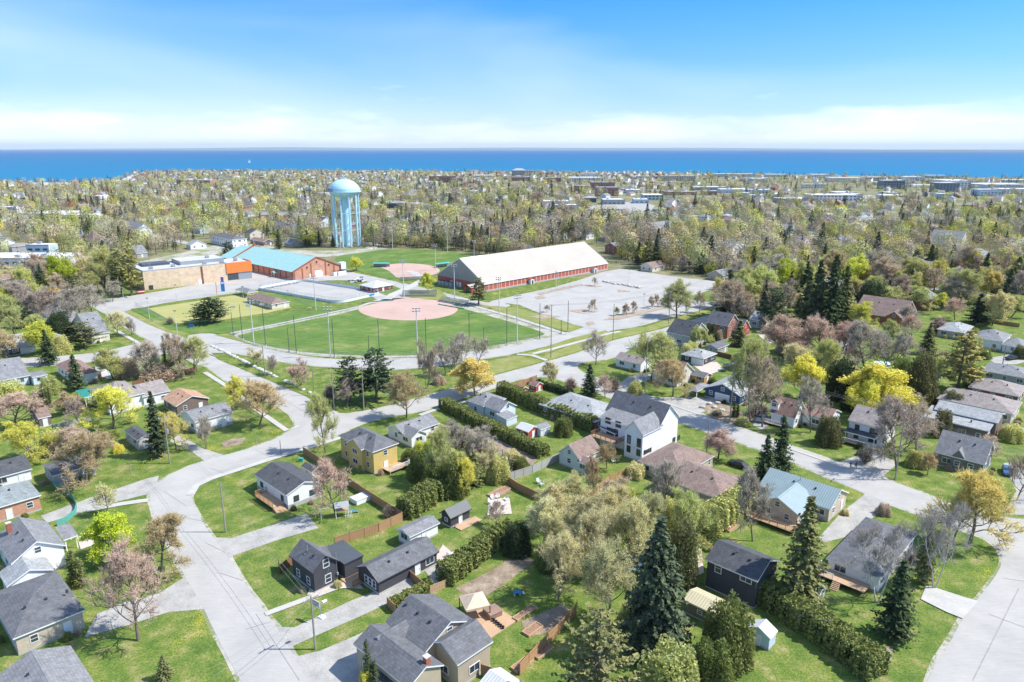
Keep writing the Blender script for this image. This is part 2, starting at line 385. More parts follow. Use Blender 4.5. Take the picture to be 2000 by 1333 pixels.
hills('far_hills', 60, 1700, 42000, lambda t: 40+120*min(1, t*3.2)*min(1, (1-t)*3.5)*(.7+.16*math.sin(9*t)+.14*math.sin(23*t+1)), 4000)
hills('far_shore', 1480, 2300, 15000, lambda t: 4+34*min(1, t*2.5)*(.85+.15*math.sin(31*t)), 900)
# sand flats at the left shore
tri_sheet('beach', [gp([(-300, 364), (-300, 357.1), (0, 357.1), (129, 356.6), (235, 352.3), (262, 339), (268, 339), (262, 352), (240, 358), (150, 361), (60, 363), (0, 366)])], 'sand', .05)

LAWN = [(-500, 1600), (-400, 700), (-200, 640), (0, 610), (150, 585), (260, 545), (600, 530), (900, 520), (1300, 560), (1500, 545), (1900, 540), (2300, 600), (2500, 1600)]
tri_sheet('lawn', [gp(LAWN)], 'lawn', .02)
POLY = {}
POLY['main'] = [(575, 1520), (486, 1360), (426, 1250), (394, 1181), (365, 1133), (340, 1090), (318, 1045), (301, 1009), (291, 975), (296, 952), (320, 935), (358, 916), (405, 899), (472, 882), (530, 862), (561, 845), (580, 829),
    (560, 803), (505, 775), (446, 749), (408, 718), (385, 712), (330, 682), (283, 662), (237, 634), (195, 606), (160, 585), (195, 583), (232, 604), (270, 625), (329, 652), (357, 658), (413, 698), (480, 727), (530, 748), (590, 772), (612, 787), (640, 800),
    (667, 811), (705, 805), (751, 796), (820, 777), (881, 760), (922, 749), (979, 731), (1066, 708), (1122, 693), (1198, 665), (1283, 647), (1334, 631), (1374, 619), (1440, 597), (1520, 570), (1545, 575), (1460, 606), (1400, 625), (1340, 645),
    (1285, 660), (1225, 684), (1200, 700), (1135, 708), (1122, 718), (1145, 732), (1210, 753), (1283, 778), (1366, 806), (1427, 830), (1468, 843), (1530, 866), (1606, 892), (1656, 910), (1720, 933), (1755, 945), (1812, 966), (1883, 998), (1961, 1012), (2060, 1020),
    (2180, 1050), (2160, 1070), (2110, 1120), (2085, 1200), (2050, 1333), (2020, 1520), (1740, 1520), (1790, 1400), (1819, 1307), (1855, 1257), (1876, 1215), (1908, 1172), (1940, 1133), (1958, 1101), (1951, 1073), (1919, 1048), (1855, 1030), (1819, 1013), (1748, 990), (1685, 963), (1617, 934), (1535, 897), (1400, 851), (1341, 830), (1206, 783),
    (1145, 758), (1104, 746), (1070, 737), (1053, 736), (1015, 741), (979, 753), (909, 777), (858, 791), (820, 805), (736, 818), (695, 832), (664, 850), (614, 868), (528, 894), (411, 932), (385, 946), (376, 958), (372, 977), (388, 1010), (423, 1060), (454, 1100), (481, 1147), (518, 1197), (549, 1237), (575, 1285), (625, 1370), (720, 1520)]
POLY['field_road'] = [(413, 700), (357, 658), (405, 650), (418, 654), (450, 661), (514, 680), (577, 695), (654, 703), (764, 704), (833, 699), (950, 686), (1053, 666), (1142, 640), (1160, 628), (1215, 640), (1186, 649), (1137, 658), (1010, 691), (900, 709), (833, 718), (769, 723), (654, 718), (603, 714), (519, 703), (450, 687)]
POLY['side_street'] = [(300, 664), (204, 688), (140, 695), (60, 700), (-40, 704), (-40, 722), (60, 716), (100, 715), (190, 706), (250, 700), (325, 692), (345, 684)]
POLY['parking'] = [(945, 592), (1010, 577), (1100, 558), (1200, 524), (1250, 530), (1330, 543), (1395, 549), (1412, 556), (1380, 570), (1330, 583), (1395, 592), (1440, 596), (1380, 606), (1310, 620), (1245, 640), (1185, 647), (1142, 641), (1060, 615), (1000, 590), (960, 603)]
POLY['arena_apron'] = [(215, 583), (290, 574), (440, 545), (475, 528), (600, 508), (662, 518), (640, 545), (585, 552), (560, 567), (500, 566), (440, 576), (330, 591), (290, 599), (240, 609), (215, 620), (196, 606), (188, 592)]
POLY['arena_walk'] = [(600, 512), (700, 535), (800, 556), (870, 573), (945, 592), (1010, 596), (960, 606), (890, 592), (830, 579), (790, 583), (742, 590), (722, 577), (758, 557), (700, 548), (640, 548), (590, 552)]
POLY['tower_lot'] = [(530, 482), (560, 488), (640, 492), (740, 484), (765, 486), (690, 496), (640, 503), (600, 502), (540, 498), (500, 492), (470, 487), (430, 495), (360, 512), (270, 520), (262, 514), (330, 500), (420, 480), (475, 470)]
ROADS = {'main': 'road', 'field_road': 'road_by_the_field', 'side_street': 'side_street', 'parking': 'parking_lot', 'arena_apron': 'paved_yard', 'arena_walk': 'arena_forecourt', 'tower_lot': 'gravel_lot'}
XY = {k: smooth_poly(gp(v), 1) for k, v in POLY.items()}
tri_sheet('gravel_shoulder', [grow(XY[k], .55) for k in ('main', 'field_road', 'side_street')], 'gravel', .03)
z = .05
for k, nm in ROADS.items():
    tri_sheet(nm, [XY[k]], 'gravel' if k == 'tower_lot' else 'asphalt', z); z += .006
# fields
FIELD = [(455, 657), (488, 650), (560, 634), (700, 607), (730, 590), (780, 583), (860, 590), (900, 602), (1070, 650), (1055, 658), (985, 672), (900, 687), (800, 696), (690, 695), (580, 688), (500, 672)]
FIELD_OUT = [(440, 651), (560, 625), (700, 599), (760, 580), (880, 588), (925, 598), (1112, 648), (1060, 664), (985, 679), (900, 695), (800, 702), (690, 701), (580, 693), (500, 679)]
tri_sheet('warning_track', [smooth_poly(gp(FIELD_OUT), 2)], 'gravel', .035)
tri_sheet('ball_field', [smooth_poly(gp(FIELD), 2)], 'turf', .06)
def ell(cx, cy, rx, ry, n=40, f=1.0): return [at(cx+rx*math.cos(t), cy+ry*math.sin(t)).to_tuple()[:2] for t in [2*math.pi*i/n for i in range(n)]]
tri_sheet('infield', [ell(797, 604.5, 97, 22)], 'infield', .08)
F2 = [(640, 508), (690, 494), (767, 487), (860, 489), (935, 500), (950, 510), (905, 530), (850, 527), (735, 530), (700, 518)]
tri_sheet('second_ball_field', [smooth_poly(gp(F2), 2)], 'turf', .06)
tri_sheet('second_infield', [ell(793, 529, 66, 14)], 'infield', .08)
BG = [(286, 600), (505, 577), (600, 605), (560, 622), (440, 629), (360, 632), (338, 627)]
tri_sheet('bowling_green', [gp([(290, 603), (440, 580), (497, 573), (575, 600), (520, 612), (430, 626), (345, 633)])], 'bowling_turf', .06)
# verges and islands of grass laid on the paving
V = [[(1018, 694), (1060, 680), (1120, 660), (1183, 646), (1190, 650), (1140, 664), (1070, 690), (1038, 696)], [(1055, 700), (1120, 672), (1185, 655), (1240, 640), (1262, 640), (1300, 626), (1390, 600), (1398, 604), (1340, 625), (1280, 645), (1198, 664), (1122, 690), (1075, 704)],
     [(905, 722), (960, 705), (1010, 695), (1062, 706), (975, 730), (922, 745)], [(244, 610), (252, 606), (330, 643), (372, 652), (357, 657), (329, 650), (285, 632)], [(420, 655), (445, 652), (500, 676), (514, 679), (470, 668)]]
tri_sheet('verge', [gp(p) for p in V], 'verge', .11)
tri_sheet('grass_bank', [gp([(413, 680+10), (450, 690), (519, 706), (603, 718), (654, 722), (769, 727), (833, 722), (900, 713), (980, 700), (975, 712), (900, 742), (820, 768), (745, 788), (668, 806), (640, 797), (600, 776), (540, 750), (480, 724), (425, 702)])], 'lawn', .105)
tri_sheet('mown_grass', [gp([(800, 566), (860, 568), (880, 585), (930, 596), (1010, 602), (1060, 617), (1140, 640), (1112, 650), (1000, 618), (920, 597), (860, 588), (790, 580)])], 'verge', .12)
tri_sheet('park_grass', [gp([(255, 604), (285, 601), (350, 636), (440, 630), (560, 612), (610, 605), (740, 592), (560, 632), (440, 652), (380, 652), (330, 645)]), gp([(498, 574), (530, 563), (560, 568), (620, 590), (640, 600), (578, 604)]),
                         gp([(675, 500), (720, 512), (760, 530), (790, 556), (740, 540), (690, 528), (665, 515)]), gp([(735, 570), (760, 555), (790, 568), (760, 580)])], 'turf', .13)
# walks
def walk(path, w, k='', m='concrete', z=.1, nm='pavement'):
    return strip([at(*px(k, p)).to_tuple()[:2] for p in path], w)
WALKS = [walk([(372, 968), (383, 950), (412, 936), (528, 898), (614, 872), (668, 855), (700, 843)], 1.6), walk([(585, 833), (560, 842), (500, 800), (446, 757), (400, 728)], 1.5), walk([(283, 678), (255, 662), (225, 645)], 1.5),
         walk([(820, 812), (862, 797), (912, 784), (960, 770)], 1.5), walk([(1041, 692), (1100, 677), (1190, 652), (1212, 648)], 1.8), walk([(1010, 693), (1040, 695), (1068, 705)], 1.6), walk([(450, 652), (560, 630), (700, 600), (745, 585)], 1.8),
         walk([(900, 592), (1000, 619), (1080, 645), (1105, 653)], 2.2), walk([(518, 1201), (575, 1180), (660, 1148), (700, 1143)], 1.2), walk([(1283, 782), (1366, 811)], .6),
         walk([(905, 435), (1000, 390)], .1), walk([(755, 585), (770, 575), (800, 562), (830, 545), (800, 530)], 5), walk([(170, 998), (240, 985), (290, 978)], 1.6), walk([(1530, 873), (1600, 897), (1650, 915)], .8)]
tri_sheet('pavement', WALKS, 'concrete', .14)
DRV = [[(368, 878), (405, 905), (440, 890), (395, 876), (372, 862), (350, 850), (330, 862)], [(80, 1008), (92, 1022), (230, 980), (305, 962), (310, 930), (285, 936), (190, 968)], [(165, 1245), (250, 1222), (330, 1196), (405, 1190), (425, 1200), (375, 1110), (365, 1125), (310, 1160), (240, 1178), (190, 1200)],
       [(405, 1050), (435, 1100), (456, 1086), (540, 1056), (622, 1032), (598, 1004), (520, 1030), (450, 1052)], [(525, 1225), (560, 1268), (600, 1250), (700, 1206), (760, 1178), (815, 1155), (800, 1128), (760, 1146), (690, 1172), (620, 1205), (575, 1226)],
       [(570, 1285), (625, 1272), (700, 1240), (745, 1218), (730, 1300), (720, 1370), (620, 1370)], [(1798, 1172), (1809, 1144), (1883, 1168), (1910, 1176), (1880, 1210), (1848, 1197)], [(1690, 965), (1745, 985), (1700, 1015), (1650, 1050), (1610, 1060), (1600, 1050), (1640, 1005)],
       [(1283, 777), (1345, 775), (1400, 780), (1410, 800), (1366, 806)], [(1206, 752), (1230, 735), (1260, 730), (1290, 735), (1245, 750), (1222, 760)], [(1640, 903), (1700, 880), (1755, 905), (1720, 935)], [(460, 1333), (380, 1350), (400, 1380), (500, 1380)],
       [(1930, 700), (1990, 690), (2010, 705), (1985, 712), (1945, 712)], [(1955, 830), (2010, 838), (2010, 850), (1960, 845)], [(1470, 830), (1480, 815), (1500, 812), (1510, 822), (1490, 842)], [(1960, 905), (2060, 900), (2100, 1010), (1960, 1005), (1985, 960)], [(830, 1115), (860, 1085), (900, 1105), (880, 1130), (850, 1145)]]
tri_sheet('driveway', [gp(p) for p in DRV[:6]+[DRV[7]]+DRV[8:]], 'drive', .042)
tri_sheet('concrete_driveway', [gp(DRV[6]), gp([(190, 688), (200, 690), (220, 742), (200, 738), (185, 720)])], 'concrete', .16)
tri_sheet('patio', [gp([(955, 975), (995, 975), (1000, 1005), (952, 1008)]), gp([(865, 1065), (905, 1100), (880, 1122), (845, 1100)]), gp([(1340, 1060), (1370, 1075), (1375, 1120), (1345, 1135), (1335, 1100)]), gp([(610, 1135), (700, 1140), (710, 1152), (655, 1150), (600, 1165)]), gp([(1350, 712), (1400, 708), (1415, 722), (1380, 735)]), gp([(1480, 655), (1550, 645), (1560, 665), (1500, 672)]), gp([(150, 1050), (180, 1045), (185, 1065), (158, 1075)])], 'paver', .15)
tri_sheet('garden_soil', [gp([(890, 1150), (950, 1120), (1010, 1085), (1045, 1095), (1000, 1130), (930, 1180)]), gp([(1018, 1215), (1100, 1180), (1125, 1205), (1060, 1240), (1030, 1245)]), gp([(430, 865), (452, 858), (480, 855), (472, 868), (440, 875)]),
    gp([(960, 958), (985, 950), (1002, 960), (975, 970)]), gp([(900, 835), (930, 840), (1050, 895), (1040, 910), (960, 880)]), gp([(1370, 795), (1400, 785), (1440, 800), (1480, 822), (1440, 832), (1390, 818)]), gp([(1700, 1270), (1745, 1262), (1740, 1295), (1715, 1290)])], 'dirt', .06)
ISL = [[(1038, 620), (1060, 614), (1095, 619), (1060, 624)], [(1110, 608), (1140, 604), (1170, 609), (1140, 614)], [(1178, 626), (1200, 617), (1310, 597), (1330, 596), (1250, 615), (1210, 625)], [(1044, 581), (1060, 577), (1066, 583), (1050, 586)], [(1144, 631), (1158, 628), (1162, 634), (1148, 637)],
       [(1176, 551), (1190, 549), (1254, 562), (1250, 565)], [(1138, 558), (1145, 556), (1176, 560), (1165, 562)], [(1050, 575), (1100, 562), (1138, 556), (1140, 558), (1100, 566), (1055, 577)], [(1206, 567), (1228, 568), (1230, 571), (1208, 571)]]
tri_sheet('parking_islands', [gp(p) for p in ISL], 'island_soil', .17)
M('line_paint', (.72, .72, .7), .8, .15, .8)
LN = []
for i in range(26):
    u = i/25
    for (a, b_) in (((1075, 598), (1290, 560)), ((1120, 618), (1190, 602)), ((1080, 575), (1230, 545))):
        c = Vector(at(a[0]+(b_[0]-a[0])*u, a[1]+(b_[1]-a[1])*u)); d = Vector((math.cos(R(136)), math.sin(R(136))))
        LN.append(strip([(c.x-d.x*2.5, c.y-d.y*2.5), (c.x+d.x*2.5, c.y+d.y*2.5)], .12))
tri_sheet('parking_markings', LN, 'line_paint', .18)
tri_sheet('street_patches', [strip([at(*a).to_tuple()[:2], at(*b_).to_tuple()[:2]], w) for a, b_, w in (((430, 1120), (475, 1135), .12), ((400, 1060), (440, 1080), .1), ((480, 1230), (530, 1215), .12), ((350, 1010), (405, 1020), .1), ((320, 960), (365, 990), .1), ((410, 915), (440, 925), .1), ((500, 880), (525, 892), .1), ((585, 1330), (500, 1200), .08), ((1500, 870), (1490, 880), .1), ((1700, 930), (1660, 950), .12), ((1900, 1330), (1990, 1150), .14), ((1930, 1200), (2010, 1230), .12), ((1960, 1130), (2020, 1140), .12), ((620, 840), (650, 815), .12), ((450, 730), (500, 755), .1))], 'crack', .08)

# ------------------------------------------------------------ buildings
TH = R(46)          # the street grid
UX = Vector((math.cos(TH), math.sin(TH), 0)); UY = Vector((-math.sin(TH), math.cos(TH), 0))
FOOT = []           # footprints for keeping trees off (centre, rx, ry, rot)
def roof_polys(x0, x1, y0, y1, h, rise, typ, ax, rp=.5):
    fl = ax == 'x'
    if fl: U0, U1, V0, V1 = y0, y1, x0, x1
    else: U0, U1, V0, V1 = x0, x1, y0, y1
    q = (lambda u, v, z: (v, u, z)) if fl else (lambda u, v, z: (u, v, z))
    um = U0+(U1-U0)*rp
    if typ == 'gable': P = [[q(U0, V0, h), q(um, V0, h+rise), q(um, V1, h+rise), q(U0, V1, h)], [q(um, V0, h+rise), q(U1, V0, h), q(U1, V1, h), q(um, V1, h+rise)]]
    elif typ == 'hip' or typ == 'hip0':
        d = min((U1-U0)/2, (V1-V0)/2*.98); a, b_ = V0+d, V1-d
        if typ == 'hip0': b_ = V1; 
        P = [[q(U0, V0, h), q(um, a, h+rise), q(um, b_, h+rise), q(U0, V1, h)], [q(um, a, h+rise), q(U1, V0, h), q(U1, V1, h), q(um, b_, h+rise)], [q(U0, V0, h), q(U1, V0, h), q(um, a, h+rise)]]
        if typ == 'hip': P.append([q(U1, V1, h), q(U0, V1, h), q(um, b_, h+rise)])
    elif typ == 'shed': P = [[q(U0, V0, h), q(U1, V0, h+rise), q(U1, V1, h+rise), q(U0, V1, h)]]
    else: P = [[q(U0, V0, h), q(U1, V0, h), q(U1, V1, h), q(U0, V1, h)]]
    out = []
    for p in P:
        a, b_, c = Vector(p[0]), Vector(p[1]), Vector(p[2])
        out.append(p if (b_-a).cross(c-a).z > 0 else p[::-1])
    return out
def wall_block(mb, x0, x1, y0, y1, h, rise, typ, ax, m, rp=.5, zb=-.2, drop=.16):
    """walls of one block; gable triangles reach the underside of the roof"""
    hh = h-.02
    def zt(x, y):
        if typ in ('hip', 'hip0', 'flat'): return hh
        return hh
    C = [(x0, y0), (x1, y0), (x1, y1), (x0, y1)]
    xm = x0+(x1-x0)*rp; ym = y0+(y1-y0)*rp; top = h+rise-drop
    for i in range(4):
        (a, b_), (c, d) = C[i], C[(i+1) % 4]
        mid = None; za = zb_ = hh
        if typ == 'gable' and ax == 'y' and b_ == d: mid = (xm, b_, top)
        if typ == 'gable' and ax == 'x' and a == c: mid = (a, ym, top)
        if typ == 'shed':
            if ax == 'y': za = hh+(rise-drop if a == x1 else 0); zb_ = hh+(rise-drop if c == x1 else 0)
            else: za = hh+(rise-drop if b_ == y1 else 0); zb_ = hh+(rise-drop if d == y1 else 0)
        P = [(a, b_, zb), (c, d, zb), (c, d, zb_)]+([mid] if mid else [])+[(a, b_, za)]
        mb.face(P, m)
WIN = {}
def window_meshes(w, h, fr):
    k = (round(w, 1), round(h, 1), fr)
    if k in WIN: return WIN[k]
    w, h = k[0], k[1]; f = MB(); t = .09
    for a in ((-w/2-t, -w/2, -h/2-t, h/2+t), (w/2, w/2+t, -h/2-t, h/2+t), (-w/2, w/2, h/2, h/2+t), (-w/2, w/2, -h/2-t, -h/2)): f.box(a[0], a[1], -.07, 0, a[2], a[3], fr)
    if w > 1.3:
        f.box(-.03, .03, -.05, 0, -h/2, h/2, fr)
    else: f.box(-w/2, w/2, -.05, 0, -.03, .03, fr)
    p = MB(); p.box(-w/2, w/2, -.025, -.003, -h/2, h/2, 'glass')
    WIN[k] = (f.mesh('window'), p.mesh('pane')); return WIN[k]
def put_window(par, side, x, y, z, w, h, fr):
    a, b_ = window_meshes(w, h, fr)
    rz = {'R': 0, 'L': -math.pi/2, 'B': math.pi, 'F': math.pi/2}[side]
    o = link('window', a, par, (x, y, z), rz); link('pane', b_, o)
DOORM = {}
def put_door(par, side, x, y, w, h, m, z0=0.05, nm='door'):
    k = (round(w, 1), round(h, 1), m)
    if k not in DOORM:
        d = MB(); d.box(-w/2, w/2, -.05, 0, 0, h, m)
        for s_ in (-1, 1): d.box(s_*(w/2+.04)-.04, s_*(w/2+.04)+.04, -.08, 0, 0, h+.08, 'trim_white')
        d.box(-w/2, w/2, -.08, 0, h, h+.08, 'trim_white')
        if w > 2:
            for i in range(1, 4): d.box(-w/2, w/2, -.06, -.05, h*i/4-.015, h*i/4+.015, 'trim_dark')
        hd = MB(); hd.box(w/2-.16, w/2-.1, -.11, -.05, .95, 1.07, 'metal_grey'); DOORM[k] = (d.mesh('door'), hd.mesh('handle'))
    rz = {'R': 0, 'L': -math.pi/2, 'B': math.pi, 'F': math.pi/2}[side]
    o = link(nm, DOORM[k][0], par, (x, y, z0), rz); link('handle', DOORM[k][1], o)
HOUSES = {}
HRECT = []
def house(key, crop, label, cat, wall, roof, blocks, name='house', wins=True, frame='trim_white', trim='trim_white', found=True, group=None, fine=True, vents=2, rot=None):
    """blocks: (A, B, C eave corner pixels, eave height, rise, type, ridge axis, extra dict); the first fixes the house"""
    ux, uy = UX, UY
    if rot is not None: ux = Vector((math.cos(R(rot)), math.sin(R(rot)), 0)); uy = Vector((-ux.y, ux.x, 0))
    th = math.atan2(ux.y, ux.x)
    B0 = at(*px(crop, blocks[0][1]), blocks[0][3]); org = Vector((B0.x, B0.y, 0))
    root = thing(name, label, cat, org, th, group)
    HOUSES[key] = (root, label)
    k = 0
    for A, B, C_, h, rise, typ, ax, *ex in blocks:
        ex = ex[0] if ex else {}
        b_ = at(*px(crop, B), h)
        Lw = ex.get('L') or max(1.5, (at(*px(crop, A), h)-b_).dot(uy)); Wd = ex.get('W') or max(1.5, (at(*px(crop, C_), h)-b_).dot(ux))
        d = b_-Vector((org.x, org.y, h)); bx, by = d.dot(ux), d.dot(uy)
        x0, x1, y0, y1 = bx, bx+Wd, by, by+Lw
        if rise < 0: rise = -rise*(Wd if ax == 'y' else Lw)/2     # pitch given as a negative number
        rm = ex.get('roof', roof); wm = ex.get('wall', wall); rp = ex.get('rp', .5)
        r = MB(); r.slab(roof_polys(x0, x1, y0, y1, h, rise, typ, ax, rp), ex.get('t', .22), rm, ex.get('trim', trim))
        o_roof = r.build('roof', root)
        ov = ex.get('ov', .35 if Wd > 4.5 else .18)-k*.013
        if ex.get('open'):
            for (u, v) in ((x0+.3, y0+.3), (x1-.3, y0+.3), (x1-.3, y1-.3), (x0+.3, y1-.3)):
                MB().box(u-.08, u+.08, v-.08, v+.08, -.05, h-.1, 'trim_white').build('post', root)
        else:
            w = MB(); wall_block(w, x0+ov, x1-ov, y0+ov, y1-ov, h, rise, typ, ax, wm, rp); w.build('wall', root)
            if found and fine:
                MB().box(x0+ov-.04, x1-ov+.04, y0+ov-.04, y1-ov+.04, -.2, ex.get('fh', .35), 'foundation').build('foundation', root)
            if wins and ex.get('wins', True):
                fl = 2 if h > 4.6 else 1
                for side, ln in (('L', Lw-2*ov), ('R', Wd-2*ov), ('F', Lw-2*ov), ('B', Wd-2*ov)):
                    if side in 'FB' and not fine: continue
                    n_ = max(1, int(ln/3.4)) if ln > 2.2 else 0
                    if name == 'shed' and n_: n_ = 1
                    for f_ in range(fl):
                        zc = 1.75 if fl == 1 else (1.7 if f_ == 0 else h-1.35)
                        if h < 2.5: zc = 1.4
                        for i in range(n_):
                            t = (i+.5)/n_; ww = (1.0, 1.5, .9, 1.8)[(i+k+len(key)) % 4] if h >= 2.5 else .7; wh = 1.1 if h >= 2.5 else .6
                            ww = min(ww, ln/n_*.7)
                            if f_ == 0 and side == ex.get('dside', 'R') and i == n_//2 and k == 0:
                                dw, dh = (.95, 2.05) if h > 2.3 else (.8, 1.7)
                                if ex.get('garage') and ln > 3.2: dw = min(4.4, ln-1.2)
                                q = {'L': (x0+ov, y1-ov-t*ln), 'R': (x0+ov+t*ln, y0+ov)}[side]
                                put_door(root, side, q[0], q[1], dw, min(dh, h-.45), ex.get('door', 'trim_white'), z0=.1); continue
                            q = {'L': (x0+ov, y1-ov-t*ln), 'R': (x0+ov+t*ln, y0+ov), 'F': (x1-ov, y0+ov+t*ln), 'B': (x1-ov-t*ln, y1-ov)}[side]
                            put_window(root, side, q[0], q[1], zc, ww, wh, frame)
                if typ == 'gable' and rise > 1.9 and Wd > 4:
                    if ax == 'y': put_window(root, 'R', (x0+x1)/2 if rp == .5 else x0+ov+(x1-x0)*rp, y0+ov, h+rise*.3, .9, 1.0, frame)
                    else: put_window(root, 'L', x0+ov, (y0+y1)/2, h+rise*.3, .9, 1.0, frame)
        if vents and k == 0 and typ != 'flat' and fine:
            for i in range(vents):
                if ax == 'y': u, v = x0+(x1-x0)*.34, y0+(y1-y0)*(.3+.3*i)
                else: u, v = x0+(x1-x0)*(.3+.3*i), y0+(y1-y0)*.34
                zz = h+rise*.68
                MB().box(-.16, .16, -.16, .16, -.2, .28, 'trim_dark').build('vent', o_roof, (u, v, zz))
            if (len(key)+len(blocks)) % 2 == 0:
                MB().tube((0, 0, -.3), (0, 0, .75), .07, .07, 'metal_grey').build('vent_pipe', o_roof, ((x0+x1)/2-.8, (y0+y1)/2+.5, h+rise*.8))
        if k == 0: HRECT.append((key, root, label, x0, x1, y0, y1, ux, uy, cat))
        FOOT.append((org+ux*(x0+x1)/2+uy*(y0+y1)/2, (x1-x0)/2+.5, (y1-y0)/2+.5, ux, uy)); k += 1
        if ex.get('chimney'):
            cx, cy = ex['chimney']; cb = MB(); cb.box(-.35, .35, -.35, .35, -rise-1, 1.0, 'brick_red'); cb.box(-.42, .42, -.42, .42, 1.0, 1.12, 'stone'); cb.build('chimney', o_roof, (x0+(x1-x0)*cx, y0+(y1-y0)*cy, h+rise*.8))
        ex['rect'] = (x0, x1, y0, y1)
    return root
def mcol(nm, c, kind, var=.2): course(nm, c, kind, var); return nm
SH = dict(charcoal=(.09, .093, .10), dark=(.145, .147, .155), grey=(.235, .235, .24), light=(.34, .35, .35), green_grey=(.24, .27, .27), brown=(.28, .18, .15), mauve=(.255, .185, .155), orange=(.46, .28, .18), taupe=(.30, .26, .24), brownred=(.2, .1, .085))
for k_, c_ in SH.items(): mcol('shingle_'+k_, c_, 'shingle', .16)
SD = dict(white=(.82, .82, .81), cream=(.68, .62, .5), yellow=(.62, .47, .17), grey=(.38, .38, .38), charcoal=(.07, .07, .08), blue=(.5, .62, .7), paleblue=(.62, .7, .74), brown=(.2, .15, .13), olive=(.2, .19, .16), tan=(.45, .38, .28), navy=(.05, .09, .17), wood=(.5, .27, .12), red=(.42, .08, .06), mint=(.6, .66, .62))
for k_, c_ in SD.items(): mcol('siding_'+k_, c_, 'siding')
mcol('brick', (.33, .13, .08), 'brick', .25); mcol('brick_orange', (.50, .26, .17), 'brick', .15); mcol('brick_dark', (.2, .08, .06), 'brick', .25); mcol('brick_beige', (.5, .42, .33), 'brick', .15)
mcol('block_grey', (.48, .47, .45), 'block', .1)
mcol('metal_dark', (.09, .1, .11), 'metal'); mcol('metal_teal', (.29, .37, .38), 'metal'); mcol('metal_tan', (.56, .5, .33), 'metal'); mcol('metal_white', (.62, .63, .63), 'metal'); mcol('metal_green', (.04, .26, .2), 'metal')
# ------------------------------------------------------------ the houses one by one
HH = house
w_, r_ = 'siding_', 'shingle_'
# lower left
HH('L1', 'd3', 'low red brick house with grey-green hipped roof at the left edge above the white gabled house', 'house', 'brick_orange', r_+'green_grey', [((-190, 315), (-150, 412), (228, 303), 3.3, -.45, 'hip', 'x')])
HH('L1b', 'd3', 'white bungalow with dark roof at the left edge behind the red brick house', 'house', w_+'white', r_+'charcoal', [((-90, 140), (-60, 220), (192, 172), 2.8, -.4, 'gable', 'x')])
HH('L2', 'd3', 'long low grey cottage with dark roof beside the orange budding tree', 'cottage', w_+'grey', r_+'dark', [((248, 132), (285, 198), (550, 145), 2.7, -.25, 'gable', 'x')])
HH('L3', 'd3', 'white two-storey gabled house with grey roof and brick chimney behind the dark-roofed house', 'house', w_+'white', r_+'grey',
   [((-5, 530), (60, 683), (368, 585), 4.0, -.62, 'gable', 'y', {'chimney': (.25, .8)}), ((285, 505), (350, 550), (430, 523), 2.6, .7, 'shed', 'x', {'open': 1}), ((5, 725), (35, 808), (312, 722), 3.0, -.45, 'gable', 'y', {'roof': r_+'light'})])
HH('L4', 'd3', 'pale brick house under a broad blue-grey hipped roof with white flue', 'house', 'brick_beige', r_+'dark', [((5, 825), (70, 1095), (480, 948), 3.2, -.22, 'hip', 'x')], vents=3)
HH('L5', 'd3', 'house with light grey gabled roof at the bottom left corner', 'house', w_+'white', r_+'grey', [((-5, 1300), (80, 1560), (560, 1395), 3.2, -.4, 'gable', 'y')])
# black house and its neighbours
HH('black', 'd4', 'black gabled house with white framed windows and wooden porch by the street', 'house', w_+'charcoal', r_+'dark',
   [((640, 778), (750, 912), (945, 848), 4.0, -.85, 'gable', 'y', {'wins': False}), ((683, 795), (742, 868), (840, 800), 3.7, -.7, 'gable', 'x', {'wins': False, 'W': 4}), ((870, 740), (950, 855), (1112, 822), 3.1, .35, 'shed', 'x', {'roof': 'metal_dark', 'wins': False})], trim='trim_dark', vents=1)
rt = HOUSES['black'][0]
for (sd, x_, y_, z_, ww, wh) in (('R', 2.9, .37, 1.6, 1.0, 1.35), ('R', 2.7, .37, 4.5, 1.0, 1.35), ('L', .37, 2.2, 1.5, .9, 1.3), ('L', .37, 5.4, 1.5, .9, 1.3)): put_window(rt, sd, x_, y_, z_, ww, wh, 'trim_white')
for x_ in (6.1, 8.3): MB().box(x_-.12, x_+.12, .5, .74, 0, 3.0, 'wood').build('post', rt)
MB().tube((4.6, .3, 1.5), (4.6, .3, 5.6), .05, .05, 'metal_grey').box(4.45, 4.75, .1, .3, 1.5, 1.95, 'metal_grey').build('meter_mast', rt)
HH('long', 'd4', 'long low black outbuilding with grey shingles and white door', 'outbuilding', w_+'charcoal', r_+'dark', [((1040, 862), (1165, 972), (1583, 788), 2.6, -.5, 'gable', 'x', {'wins': False})], trim='trim_dark')
rt = HOUSES['long'][0]; rc = (rt.children[0])
Wl = at(*px('d4', (1583, 788)), 2.6)-at(*px('d4', (1165, 972)), 2.6); Wl = Wl.dot(UX)
put_window(rt, 'R', Wl-1.9, .35, 1.5, 1.7, 1.1, 'trim_white'); put_door(rt, 'R', Wl-4.6, .35, 1.0, 2.1, 'trim_white')
for y_ in (1.6, 2.7, 3.8): put_window(rt, 'L', .35, y_, 1.4, .8, 1.3, 'trim_white')
HH('wgarage', 'd4', 'white garage with grey roof behind the long black outbuilding', 'garage', w_+'white', r_+'grey', [((1290, 625), (1365, 682), (1590, 605), 2.5, -.35, 'gable', 'x')], vents=0)
HH('dshed', 'd5', 'dark grey shed with ribbed metal roof and small deck', 'shed', w_+'charcoal', 'metal_dark', [((5, 845), (65, 890), (208, 828), 2.3, -.8, 'gable', 'x')], vents=0, trim='trim_dark')
